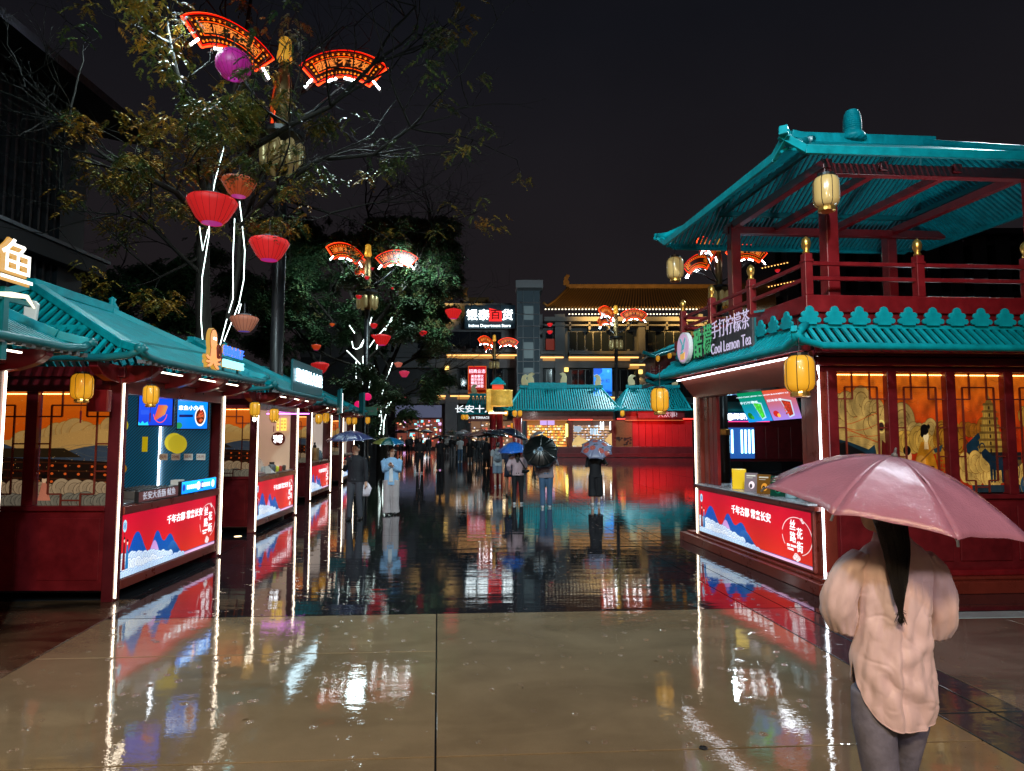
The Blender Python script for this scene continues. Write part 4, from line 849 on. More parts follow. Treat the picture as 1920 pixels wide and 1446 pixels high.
for e, r_ in zip(E4, (RA, RB, RB, RA)):
    e, r_ = V3(e), V3(r_); m_ = e.lerp(r_, .18); d = (e-r_).normalized()
    eave([e+d*.06+V3((0, 0, .22)), e.lerp(r_, .05)+V3((0, 0, .12)), m_+V3((0, 0, .04)), e.lerp(r_, .5)+V3((0, 0, .03)), r_+V3((0, 0, .04))], .065, 'hip_beam')
    kb('corner_tip', MT['teal'], lambda b: b.beam(e+d*.12+V3((0, 0, .25)), e.lerp(r_, .04)+V3((0, 0, .11)), .10, .12), .012)
for i in range(4):
    a, c = V3(E4[i]), V3(E4[(i+1) % 4]); d = (c-a).normalized()
    kb('eave_board', MT['teal'], lambda b: (b.beam(a+d*.25, c-d*.25, .05, .11), b.beam(a+d*.26+V3((0, 0, 0)), a-d*.06+V3((0, 0, .17)), .05, .10), b.beam(c-d*.26, c+d*.06+V3((0, 0, .17)), .05, .10)), .006)
    inn = V3((eu0*.45+eu1*.55, ev0*.5+ev1*.5, 0)); 
    mid = (a+c)/2; inw = (V3((1.8, 1.45, ze2))-mid); inw.z = 0; inw = inw.normalized() if i % 2 == 0 else inw.normalized()
    kbeam('purlin', a+d*.75+inw*.8+V3((0, 0, .36)), c-d*.75+inw*.8+V3((0, 0, .36)), .07, .08, MT['teal_d'])
b = MB(); c = KM @ Vector((1.62, 1.45, 0)); prof = [(.20, zr2+.05), (.17, zr2+.13), (.13, zr2+.18)]
for k in range(10): z = zr2+.19+.034*k; r_ = .125*math.sqrt(max(.03, 1-(k/11)**3.2)); prof += [(r_*.86, z), (r_*1.10, z+.010), (r_*1.10, z+.020), (r_*.84, z+.030)]
prof += [(.05, prof[-1][1]+.015), (0, prof[-1][1]+.03)]
b.lathe(prof, 20, c); b.build('ridge_finial', MT['teal'], kt, smooth=True)
# camera dome and lights tucked on balcony
kb('dome_camera', MT['white'], lambda b: b.ell((2.95, -.1, 3.88), .09, .09, .08), 0, smooth=True)
kb('uplight_bar', MT['white'], lambda b: b.box(1.35, .35, 3.722, 2.05, .47, 3.76))
kb('uplight_lens', glow('uplight_lens', (.8, .95, 1), 2.5), lambda b: b.box(1.38, .37, 3.762, 2.02, .45, 3.768), 0)
lamp('AREA', 'balcony_uplight', kp(1.7, .41, 3.80), kp(1.7, 1.3, 6), 20, (.75, .95, 1), .5)
# lanterns of the kiosk
for px, py, Y, sc, lit, lb in ((1499, 701, 7.45, 1.10, True, 'large glowing yellow lantern at the near corner of the tea kiosk'), (1237, 750, 11.7, 1.1, True, 'yellow lantern at the far corner of the tea kiosk, over the pale roofs behind')):
    c = copy_tree(lan, None, P(px, py, Y), .2, lb, skip=('tassel',)); c.scale = (sc,)*3
cr = make_lantern(P(1549, 360, 7.85), 'unlit cream lantern with glossy wet cloth in front of the pavilion column', False, 1.04, 'cream lanterns under the pavilion roof', .3, tassel=False)
c = copy_tree(cr, None, P(1266, 503, 11.7), .3, 'unlit cream lantern at the far corner of the pavilion roof')
# menu screens and counter goods
def skew_screen(name, label, q, m, letters):
    t = thing(name, label, 'screen', q[0], 0, 'menu screens in the tea kiosk'); q = [Vector(p)-q[0] for p in q]; n_ = (q[1]-q[0]).cross(q[3]-q[0]).normalized()
    b = MB(); b.add(q+[p-n_*.05 for p in q], [(4, 7, 6, 5), (0, 1, 5, 4), (1, 2, 6, 5), (2, 3, 7, 6), (3, 0, 4, 7)]); b.build('casing', MT['black'], t)
    b = MB(); e = n_*.003; b.quad(*[p+e for p in q]); b.build('display', m, t)
    X = q[1]-q[0]; Z = q[3]-q[0]; b = MB()
    for body, fx, fz, sz in letters: b.text(body, sz, X*fx+Z*fz+n_*.004, X, Z, .0, .002)
    b.build('lettering', mat('screen_letters', (.5, .6, .7), .5, emit=(.7, .85, 1), es=.9), t)
skew_screen('menu_screen', 'green and blue hand-made lemon tea menu screen hanging in the kiosk, left of two', [P(1404, 792, 9.9), P(1449.5, 788.5, 9.65), P(1427, 733, 9.3), P(1381, 738, 9.55)], M_SC3, (('HAND MADE LEMON TEA', .44, .86, .033), ('手打柠檬茶', .34, .66, .055)))
skew_screen('menu_screen', 'orange fruit tea menu screen hanging in the kiosk, right of two', [P(1450.5, 788.5, 9.65), P(1504, 784, 9.35), P(1486, 727, 9.0), P(1428, 733, 9.3)], M_SC4, (('LEMON BLACKBERRY ICE', .42, .86, .033), ('招牌果茶', .30, .66, .055)))
def item(name, label, cat, u, v, rz=0, group=None): return thing(name, label, cat, kp(u, v, 1.087), rz, group)
t = item('yellow_tissue_box', 'yellow plastic crate-like box at the far end of the kiosk counter', 'box', .12, 2.42, -.3); b = MB(); b.cbox((0, 0, .16), (.22, .24, .32)); b.build('box', mat('yellow_plastic', (.80, .50, .01), .35, emit=(1, .65, .0), es=.12), t, bev=.01)
b = MB()
for k in range(5):
    for j in range(6): b.cbox((-.112, -.08+.04*k, .05+.04*j), (.006, .016, .02))
b.build('grille_slots', MT['black'], t, kind='stuff')
for k, (v, c0, lb) in enumerate(((1.98, (.45, .40, .42), 'grey-brown menu stand, left of the three on the kiosk counter'), (1.60, (.42, .28, .10), 'ochre menu stand, middle of the three on the kiosk counter'), (1.22, (.04, .22, .17), 'green menu stand, right of the three on the kiosk counter'))):
    t = item('menu_stand', lb, 'menu stand', -.02, v, -1.15, 'small menu stands on the kiosk counter')
    cv = Cv(160, 220, c0); cv.ell(.4, .35, .16, .2, tuple(min(1, q*2.2) for q in c0)); cv.ell(.36, .3, .08, .12, tuple(q*.6 for q in c0)); cv.rect(.1, .82, .6, .88, (.8, .8, .75)); cv.rect(.1, .72, .45, .75, (.7, .7, .65)); cv.grain(.06)
    b = MB(); b.prism([(0, 0), (.12, 0), (.085, .28), (.06, .29)], .20, (0, 1, 0), (0, 0, 1), (0, 0, 0)); b.build('base', MT['black'], t, bev=.003)
    m_ = printed('stand_print', cv, .45, .8, .15)
    b = MB(); b.quad((.20, -.008, .0), (.0, -.008, .0), (.0, -.008, .29), (.20, -.008, .29)); b.v = [Matrix.Rotation(-.0, 4, 'Z') @ p for p in b.v]; b.f = [f[::-1] for f in b.f]; b.uv = {}
    b = MB(); b.quad((.003, -.01, .0), (.203, -.01, .0), (.203, .05, .285), (.003, .05, .285)); b.build('card', m_, t)
    t.rotation_euler = (0, 0, R(-35))
t = item('cocktail_shaker', 'chrome-lidded glass dispenser on the kiosk counter', 'dispenser', .1, .86); b = MB(); b.lathe([(.085, 0), (.09, .02), (.088, .16), (.05, .21), (.045, .22)], 16); b.build('jar', mat('pale_blue_glass', (.22, .36, .40), .06), t, smooth=True); b = MB(); b.lathe([(.047, .22), (.047, .33), (.03, .34), (0, .34)], 16); b.build('lid', MT['steel'], t, smooth=True)
for k, (v, lb) in enumerate(((.68, 'stack of clear cups behind the pink umbrella, left one'), (.56, 'stack of clear cups behind the pink umbrella, right one'))):
    t = item('cup_stack', lb, 'cup stack', .12, v, 0, 'clear cup stacks on the counter'); b = MB(); b.lathe([(.04, 0), (.05, .3), (.05, .31), (0, .31)], 14); b.build('cups', mat('clear_cup', (.35, .42, .46), .08), t, smooth=True)
# sign on the left eave
st = thing('lemon_tea_sign', 'tea shop sign with round pink badge, green and lilac characters, words Cool Lemon Tea', 'sign', kp(-.52, 0, 0)); SX = (0, -1, 0); SZ = (0, 0, 1)
b = MB(KM); n = 32; b.prism([(.27*math.cos(2*PI*k/n), .27*math.sin(2*PI*k/n)) for k in range(n)], .07, SX, SZ, (0, 2.88, 3.47)); b.build('badge_rim', MT['white'], st, bev=.005)
b = MB(KM); b.prism([(.245*math.cos(2*PI*k/n), .245*math.sin(2*PI*k/n)) for k in range(n)], .075, SX, SZ, (0, 2.88, 3.47)); b.build('badge_face', mat('pink_badge', (.72, .45, .62), .4, emit=(.8, .5, .75), es=.25), st)
b = MB(KM); z0 = 3.47
b.prism([(-.05, -.05), (.06, -.02), (.08, .06), (-.02, .05)], .082, SX, SZ, (0, 2.88, z0)); b.prism([(-.02, .05), (-.12, .17), (-.08, .17), (.0, .08)], .082, SX, SZ, (0, 2.88, z0)); b.prism([(.03, .05), (.1, .17), (.13, .14), (.06, .04)], .082, SX, SZ, (0, 2.88, z0)); b.prism([(-.09, -.08), (0, -.05), (.04, -.12), (-.06, -.13)], .082, SX, SZ, (0, 2.88, z0)); b.build('badge_leaf', mat('badge_teal', (.05, .25, .28), .4, emit=(.1, .4, .45), es=.4), st)
b = MB(KM); b.prism([(-.09, -.2), (.07, -.2), (.09, -.08), (-.10, -.11)], .084, SX, SZ, (0, 2.88, z0)); b.build('badge_cup', mat('badge_orange', (.6, .3, .05), .4, emit=(.9, .5, .15), es=.4), st)
dk = mat('dark_sign_back', (.05, .05, .055), .5, var=.2)
b = MB(KM); b.box(.03, .70, 3.18, .06, 2.0, 3.62); b.build('backing', dk, st, bev=.004)
def lay(nm, m_, m2, items):
    b = MB(KM)
    for body, sz, v, z, bo, sx_ in items: b.text(body, sz, (-.03, v, z), SX, SZ, bo, .006, sx=sx_)
    b.build(nm, m_, st); b = MB(KM)
    if m2 is None: return
    for body, sz, v, z, bo, sx_ in items: b.text(body, sz, (.02, v-.008, z-.010), SX, SZ, bo, .03, sx=sx_)
    b.build(nm+'_edge', dk, st)
lay('green_lettering', mat('green_letters', (.05, .35, .12), .4, emit=(.10, .62, .25), es=.22), dk, [('酷', .50, 2.37, 3.44, .006, .66), ('檬', .50, 1.98+.02, 3.46, .006, .66)])
LIL = mat('lilac_letters', (.6, .5, .7), .4, emit=(.80, .68, .95), es=.26)
lay('lilac_lettering', LIL, None, [('手打柠檬茶', .30, 1.25, 3.58, .0, .80), ('Cool Lemon Tea', .24, 1.25, 3.30, .0, .76)])
b = MB(KM)
for v in (2.85, 1.98, .74): b.box(.06, v-.02, 3.02, .10, v+.02, 3.62)
b.box(.06, .72, 3.36, .085, 2.7, 3.40); b.beam((.08, .74, 3.70), (.5, .4, 3.72), .03, .03); b.box(.06, 1.98, 3.74, .085, 2.7, 3.76); b.build('frame', MT['teal_d'], st)
# ------------------------------------------------------------------ fan street lamps
def art_fan():
    c = Cv(700, 256, (.10, .02, .01)); A = c.asp; og, rd, am = (1, .30, .02), (1, .08, .01), (1, .55, .10)
    for x0, y0, x1, y1, cc, th in ((.02, .03, A-.02, .97, rd, .035), (.10, .12, A-.10, .88, (.55, .12, .02), .015), (.34, .30, A-.34, .72, og, .03)):
        c.line([(x0, y0), (x1, y0), (x1, y1), (x0, y1), (x0, y0)], th, cc)
    for k in range(15):
        x = .17+k*(A-.34)/14
        for y in (.915-.10, .185-.05): c.ell(x, y, .035, .045, am); c.line([(x-.07, y), (x+.05, y)], .015, og)
    for s_ in (0, 1):
        for k in range(3): x = (.22 if s_ == 0 else A-.22); y = .35+.15*k; c.ell(x, y, .035, .04, am)
        x = .52 if s_ == 0 else A-.52
        for k in range(30):
            t_ = k*.32; r = .03+.0045*k; c.ell(x+r*math.cos(t_+s_*PI), .52+r*math.sin(t_), .013, .013, am)
    return c
M_FAN = printed('lit_fan_panel', art_fan(), 1.15, .1, .4)
FANGLOW = glow('fan_red_outline', (1, .06, .01), 2.6); FLOOD = glow('flood_panel', (.86, .95, 1), 26); AMB = glow('amber_bulb', (1, .5, .12), 2.2)
FAN_TXT = glow('fan_amber_text', (1, .26, .04), .8)
def make_fan(parent, ang, z, Ro=1.94, Ri=1.12, ha=42):
    """one fan panel on its bracket, facing out to direction ang (0 = towards -Y)"""
    ca, sa = math.cos(ang), math.sin(ang)
    def W(x, d, zz): # x along the fan, d outward distance from the pole
        return Vector((x*ca+d*sa, x*sa-d*ca, zz))
    return W
def lamp_post(label, loc, H=13.8, rz=0, power=True, fans=((2.15, 1.25), (-1.35, 1.1), (.25, -1.9))):
    t = thing('fan_lamp_post', label, 'street lamp', loc, rz, 'tall lamp posts with fan-shaped light panels'); k = H/13.8
    b = MB(); b.lathe([(.30, 0), (.30, .5), (.22, .7), (.19, 1.2), (.165, H*.70)], 16); b.build('pole', MT['black'], t, smooth=True)
    b = MB(); b.lathe([(.17, H*.70), (.19, H*.71), (.17, H*.76), (.20, H*.80), (.22, H*.9), (.14, H*.94)], 16); b.build('pole_top', mat('bronze_pole', (.20, .13, .05), .4, metal=.6) if 'bronze_pole' not in bpy.data.materials else bpy.data.materials['bronze_pole'], t, smooth=True)
    b = MB(); b.lathe([(.14, H*.94), (.23, H*.95), (.20, H*.965), (.13, H*.975), (.18, H*.985), (.17, H*.993), (.10, H*.998), (0, H)], 12); b.ell((0, 0, H*.975), .19, .13, .30); b.build('crown_ornament', mat('gold_figure', (.8, .4, .05), .3, metal=.5, emit=(1, .5, .05), es=.35, bump=.02, bs=6) if 'gold_figure' not in bpy.data.materials else bpy.data.materials['gold_figure'], t, smooth=True)
    b = MB(); b.lathe([(.22, H*.765), (.62, H*.775), (.64, H*.785), (.2, H*.79)], 16); b.build('ring_tray', MT['black'], t)
    for q in range(8):
        a = 2*PI*q/8; b = MB(); c = (.52*math.cos(a), .52*math.sin(a), 0)
        b.lathe([(.05, H*.762), (.13, H*.755), (.15, H*.735), (.12, H*.72), (.13, H*.715), (.09, H*.705), (0, H*.703)], 10, c); b.build('gilt_lantern', mat('gilt_lantern_metal', (.26, .21, .10), .35, metal=.6, emit=(1, .75, .3), es=.06) if 'gilt_lantern_metal' not in bpy.data.materials else bpy.data.materials['gilt_lantern_metal'], t, smooth=True)
    # fans: (x offset of the fan centre from the pole, turn)
    for off, turn, dz in ((1.72, .05, .40), (-1.62, .85, .42), (1.7, 2.05, .2)):
        Ro, Ri, ha = 1.90, 1.10, 42
        c0 = Vector((math.cos(turn)*off, math.sin(turn)*off, H*.97+dz-Ro-.35)); X = Vector((math.cos(turn), math.sin(turn), 0)); N = Vector((X.y, -X.x, 0)); Z = Vector((0, 0, 1))
        def pt(r, a): return c0+X*(r*math.sin(R(a)))+Z*(r*math.cos(R(a)))
        n = 16; g = [(-ha+2*ha*i/n) for i in range(n+1)]
        f = thing('fan_panel', None, None); f.parent = t; del_ = None
        for side in (1, -1):
            b = MB(); vs, fs, us = [], [], []
            for i, a in enumerate(g): vs += [pt(Ri, a)+N*.06*side, pt(Ro, a)+N*.06*side]
            for i in range(n):
                q = (2*i, 2*i+2, 2*i+3, 2*i+1); uq = [(i/n, 0), ((i+1)/n, 0), ((i+1)/n, 1), (i/n, 1)]
                if side < 0: q = q[::-1]; uq = [(1-x_, y_) for x_, y_ in uq[::-1]]
                fs.append(q); us.append(uq)
            b.add(vs, fs, us)
            face = b.build('fan_face', M_FAN, f)
        b = MB(); outl = [pt(Ri, a) for a in g]+[pt(Ro, a) for a in g[::-1]]; outl.append(outl[0])
        b.tube(outl, .035, 5); b.build('fan_outline', FANGLOW, f)
        b = MB(); vs2 = [p-N*.05 for p in outl[:-1]]+[p+N*.05 for p in outl[:-1]]; m_ = len(outl)-1
        b.add(vs2, [(i, (i+1) % m_, m_+(i+1) % m_, m_+i) for i in range(m_)]); b.build('fan_edge', MT['black'], f)
        vs_t, fs_t = textmesh('盛唐不夜城', .01, 'CENTER'); b = MB()
        b.add([pt((Ro+Ri)/2+v[1]*.26, math.degrees(v[0]*.34/((Ro+Ri)/2)))+N*(.075 if v[2] > 0 else .065) for v in vs_t], fs_t); b.build('fan_lettering', FAN_TXT, f)
        arm = MB(); arm.tube([Vector((0, 0, H*.80)), Vector((c0.x*.5, c0.y*.5, H*.80+.5)), c0+Z*(Ri-.25)], [.06, .05, .045], 8); arm.tube([pt(Ri-.16, a) for a in (-38, -20, 0, 20, 38)], .03, 6); arm.build('bracket_arm', MT['black'], f, smooth=True)
        for a in (-52, -20, 12, 52):
            p = pt(Ri-.14, a) if abs(a) < 50 else pt(Ri+.16, a*.98); b = MB(); d = (pt(Ri, a+4)-pt(Ri, a-4)).normalized(); up_ = d.cross(N)
            for (oo, hh) in ((0, 0),):
                b.beam(p-d*.17+N*.06, p+d*.17+N*.06, .06, .16, up_.cross(d)); 
            fl = b.build('flood_housing', MT['white'], f); b = MB(); b.beam(p-d*.155+N*.10, p+d*.155+N*.10, .05, .13, up_.cross(d)); b.build('flood_panel', FLOOD, f)
    return t
posts = [((-6.66, 18.0), 13.6, 'nearest fan lamp post, its red fans and white floods above the big left tree'),
         ((-8.7, 38.0), 13.4, 'second fan lamp post on the left, half hidden by the dark trees'),
         ((12.3, 37.5), 13.6, 'fan lamp post seen through the tea kiosk pavilion'),
         ((9.75, 59.5), 14.0, 'distant fan lamp post in front of the grey store, right of the glass lift tower'),
         ((-2.2, 79.0), 14.2, 'farthest fan lamp post, left of the glass lift tower, over the red banner')]
pp = lamp_post(posts[0][2], (posts[0][0][0], posts[0][0][1], 0), 13.6)
for (xy, H, lb) in posts[1:]:
    c = copy_tree(pp, None, (xy[0], xy[1], 0), 0, lb); c.scale = (1, 1, H/13.6)
def post_or_added_light(x, y, z, tx, ty, tz, e, s=75): lamp('SPOT', 'post_or_added_flood', (x, y, z), (tx, ty, tz), e, (.72, .95, 1), .5, s, .6)
post_or_added_light(-4.6, 17.0, 12.4, -5.2, 10.0, 3.0, 900, 80); post_or_added_light(-8.4, 15.6, 12.3, -9.5, 12, 5, 1300, 120); post_or_added_light(14.3, 17.5, 12.6, 3, 5, 1, 4200, 100); post_or_added_light(-7.5, 9.5, 12.8, -7.6, 17.5, 8.5, 1300, 62)  # last one is added for the tree; no post stands there
post_or_added_light(-10.2, 36.6, 12.6, -10, 42, 9, 1300, 140); post_or_added_light(-6.6, 36.6, 12.7, -6, 42, 7, 1000, 140); post_or_added_light(-8.5, 36.0, 12.0, -7, 26, 2, 140, 120); post_or_added_light(12.0, 36.5, 12.5, 9, 24, 2, 2500, 100); post_or_added_light(10.5, 37.5, 12.8, 6, 53, 4, 6500, 90); post_or_added_light(-7, 38.5, 12.8, 1, 54, 4, 5000, 80); post_or_added_light(9.75, 58, 13, 5, 53, 4, 5000, 90)
post_or_added_light(8.0, 58, 13, 9.75, 86, 8, 3000, 110)

# ------------------------------------------------------------------ trees
BARK = mat('wet_bark', (.016, .013, .010), .7, spec=.2, var=.4, vs=6, bump=.012, bs=14, stretch=(3, 3, .6))
def leaf_mat(name, cols, rough=.4):
    m = bpy.data.materials.new(name); m.use_nodes = True; n = m.node_tree.nodes; l = m.node_tree.links.new; b = n['Principled BSDF']
    a = n.new('ShaderNodeAttribute'); a.attribute_name = 'tint'; r = n.new('ShaderNodeValToRGB'); e = r.color_ramp.elements
    e[0].position = 0; e[0].color = cols[0]+(1,); e[1].position = 1; e[1].color = cols[-1]+(1,)
    for i, c in enumerate(cols[1:-1]): q = e.new((i+1)/(len(cols)-1)); q.color = c+(1,)
    l(a.outputs['Fac'], r.inputs[0]); l(r.outputs[0], b.inputs['Base Color']); b.inputs['Roughness'].default_value = rough; b.inputs['Transmission Weight'].default_value = 0
    return m
LEAF_A = leaf_mat('autumn_leaf', [(.05, .10, .03), (.10, .13, .03), (.24, .18, .03), (.46, .24, .025), (.34, .14, .02)])
LEAF_B = leaf_mat('dark_green_leaf', [(.03, .075, .035), (.05, .11, .045), (.08, .13, .05), (.18, .13, .045)])
def leaves(name, centers, parent, m, per=9, ll=.075, lw=.022, spread=.14, droop=.8, tint=None, seed=1):
    """pinnate sprays: a curved stalk with paired leaflets, hanging from each centre"""
    g = np.random.default_rng(seed); n = len(centers); c = np.array(centers); a = g.uniform(0, 2*PI, n); L_ = spread*g.uniform(.7, 1.4, n)
    tn = g.uniform(0, 1, n) if tint is None else np.array(tint); V_, T_ = [], []
    dirx, diry = np.cos(a), np.sin(a)
    for j in range(per):
        f = (j//2+1)/((per+1)//2); side = 1 if j % 2 else -1
        px = c[:, 0]+dirx*L_*f; py = c[:, 1]+diry*L_*f; pz = c[:, 2]-droop*L_*f*f
        sa_ = side*g.uniform(.7, 1.15, n); lx = dirx*np.cos(sa_)-diry*np.sin(sa_); ly = dirx*np.sin(sa_)+diry*np.cos(sa_); lz = -g.uniform(.2, .9, n); q = np.sqrt(lx**2+ly**2+lz**2)
        s_ = ll*g.uniform(.75, 1.2, n)/q; ex, ey, ez = px+lx*s_, py+ly*s_, pz+lz*s_
        wx, wy, wz = -ly, lx, g.uniform(-.5, .5, n); q = np.sqrt(wx**2+wy**2+wz**2); w_ = lw/q; mx, my, mz = px+lx*s_*.45, py+ly*s_*.45, pz+lz*s_*.45
        V_.append(np.stack([np.stack([px, py, pz], 1), np.stack([mx+wx*w_, my+wy*w_, mz+wz*w_], 1), np.stack([ex, ey, ez], 1), np.stack([mx-wx*w_, my-wy*w_, mz-wz*w_], 1)], 1)); T_.append(np.clip(tn+g.uniform(-.12, .12, n), 0, 1))
    Vv = np.concatenate(V_).reshape(-1, 3); nf = len(Vv)//4; T = np.repeat(np.concatenate(T_), 4)
    me = bpy.data.meshes.new(name); me.vertices.add(len(Vv)); me.vertices.foreach_set('co', Vv.ravel().astype(np.float32)); me.loops.add(nf*4); me.loops.foreach_set('vertex_index', np.arange(nf*4, dtype=np.int32))
    me.polygons.add(nf); me.polygons.foreach_set('loop_start', np.arange(0, nf*4, 4, dtype=np.int32)); me.polygons.foreach_set('loop_total', np.full(nf, 4, dtype=np.int32))
    at = me.attributes.new('tint', 'FLOAT', 'POINT'); at.data.foreach_set('value', T.astype(np.float32)); me.update(); me.validate(); me.materials.append(m)
    o = bpy.data.objects.new(name, me); C.objects.link(o); o.parent = parent; o['kind'] = 'stuff'; return o
def grow(b, tips, p, d, L_, r, depth, g, up=.1, wig=.22, spl=(2, 3), shrink=.72, twig=None):
    n = max(3, int(L_/.35)); pts = [p]; rs = [r]
    for i in range(n):
        d = (d+Vector((g.gauss(0, wig), g.gauss(0, wig), g.gauss(up*.3, wig*.7)))/2.2).normalized(); p = p+d*(L_/n); pts.append(p); rs.append(max(r*(1-.45*(i+1)/n), .004))
    b.tube(pts, rs, 7 if r > .05 else 4, cap=False)
    if depth <= 0: tips += [(q, d) for q in pts[1:]]; return
    for k in range(g.randint(*spl)):
        q = pts[g.randint(max(1, n//3), n)] if k else pts[-1]
        nd = (d+Vector((g.gauss(0, .75), g.gauss(0, .75), g.gauss(up, .5)))).normalized(); grow(b, tips, q, nd, L_*shrink*g.uniform(.75, 1.2), r*.55, depth-1, g, up, wig, spl, shrink)
    if depth <= 2: tips += [(q, d) for q in pts[n//2:]]
LEDG = glow('tree_light_strip', (.80, 1, .95), 4.0)
def tree(name, label, base, trunk, limbs, seed, leafm, nleaf, tintf, depth=3, r0=.2, strips=(), per=9, ll=.075, lw=.022, spl=(2, 3), L0=2.0, up=.12, spread=.16, group='trees along the left side'):
    g = random.Random(seed); t = thing(name, label, 'tree', base, 0, group); o_ = Vector(base); b = MB(); tips = []
    tr = [Vector((0, 0, -.05))]+[Vector(p)-o_ for p in trunk]; b.tube(tr, [r0*(1-.45*i/(len(tr)-1)) for i in range(len(tr))], 12, cap=False)
    for lim in limbs:
        pts = [Vector(p)-o_ for p in lim[0]]; r = lim[1]; b.tube(pts, [r*(1-.6*i/(len(pts)-1)) for i in range(len(pts))], 8, cap=False)
        for i, q in enumerate(pts[1:]):
            d = (pts[i+1]-pts[i]).normalized()
            for _ in range(2 if i < len(pts)-2 else 4): grow(b, tips, q, (d+Vector((g.gauss(0, .8), g.gauss(0, .8), g.gauss(.05, .5)))).normalized(), L0*g.uniform(.6, 1.15), r*.38, depth, g, up, .3, spl)
    b.build('branches', BARK, t, smooth=True)
    g.shuffle(tips); cs, tn = [], []
    while len(cs) < nleaf and tips:
        q, d = tips[g.randrange(len(tips))]; w_ = tintf(q+o_, g)
        if w_ is None:
            if g.random() < .02: nleaf -= 1
            continue
        for _ in range(g.randint(4, 10)): cs.append(tuple(q+Vector((g.gauss(0, .16), g.gauss(0, .16), g.gauss(-.03, .13))))); tn.append(min(1, max(0, w_+g.gauss(0, .08))))
    leaves('leaves', cs, t, leafm, per, ll, lw, spread, tint=tn, seed=seed)
    for s_ in strips:
        b = MB(); b.tube([Vector(p)-o_ for p in s_], .011 if base[1] < 20 else .022, 6); b.build('light_strip', LEDG, t)
    return t
def PL(Y, *pts): return [P(x, y, Y+(z[0] if z else 0)) for x, y, *z in pts]
from mathutils import noise as mnz
def gap(p, s, t): return mnz.noise(p*s) < t
def tintA(p, g):
    if gap(p, .9, -.12): return None
    # thin, half bare on the right; yellow low and outside, green in the middle
    px = 960+p.x/p.y*1200
    if px > 620 and g.random() < .80: return None
    py = 812-(p.z-2)/p.y*1200
    if (540 < px < 745 and py < 190) or (365 < px < 520 and py < 165 and g.random() < .8): return None
    if px < 90 or (px < 190 and g.random() < .75): return None
    if px > 480 and g.random() < .45: return None
    return min(1, max(0, g.gauss(.52 if (px < 330 or p.z < 8) else .30, .22)))
YA = 17.0
tree('pagoda_tree', 'tall half-bare tree with yellowing leaves and white light strips, bowl lanterns hung in it', (P(388, 700, YA).x, YA, 0),
     PL(YA, (386, 700), (380, 560), (381, 430), (388, 380)),
     [(PL(YA, (388, 390), (372, 300, -.5), (345, 190, -1), (318, 80, -1.4), (300, -20, -1.6)), .10), (PL(YA, (388, 380), (412, 300, .3), (432, 200, .3), (455, 110, .5), (470, 0, .6)), .12),
      (PL(YA, (384, 420), (330, 360, -1), (270, 330, -1.8), (205, 300, -2.2), (130, 235, -2.6)), .09), (PL(YA, (400, 340), (470, 280, -.6), (545, 235, -1.2), (620, 200, -1.6), (700, 120, -2)), .10),
      (PL(YA, (384, 520), (330, 470, -.6), (280, 420, -1), (225, 400, -1.4)), .06), (PL(YA, (448, 430, .2), (520, 350, -.8), (600, 300, -1.4), (700, 290, -1.6), (770, 240, -2)), .08),
      (PL(YA, (428, 600, .2), (448, 500, .4), (452, 420, .4), (480, 360, .6), (520, 280, 1), (560, 180, 1.2)), .09), (PL(YA, (380, 480), (300, 520, -.8), (240, 470, -1.4)), .05), (PL(YA, (520, 370, .3), (620, 400, .3), (700, 380, .4)), .05)],
     21, LEAF_A, 3300, tintA, depth=3, r0=.24, spl=(2, 3), L0=1.7, ll=.105, lw=.024, per=13, spread=.24,
     strips=[PL(YA-.30, (384, 690), (377, 600), (379, 520), (392, 440), (393, 395), (403, 340), (420, 276)), PL(YA-.28, (374, 425), (380, 470), (390, 430)), PL(YA-.25, (412, 650, .2), (425, 600, .4), (437, 560, .4), (437, 480, .4), (440, 410, .4)), PL(YA-.25, (420, 640, .2), (448, 570, .3), (457, 525, .3), (459, 470, .3), (452, 400, .3), (449, 378, .3)), PL(YA-.2, (438, 612, .3), (448, 585, .2), (452, 570, .1))])
def tintB(p, g):
    px = 960+p.x/p.y*1200
    py = 812-(p.z-2)/p.y*1200
    if px > 850 or py < 400 or gap(p, .45, -.02): return None
    return min(1, max(0, g.gauss(.35, .22)))
def tintC(p, g):
    px = 960+p.x/p.y*1200; py = 812-(p.z-2)/p.y*1200
    if px > 860 or py < 400 or gap(p, .45, -.02) or (px > 820 and py > 600) or (px > 740 and py > 765): return None
    return min(1, max(0, g.gauss(.6, .25)))
YB = 41.0
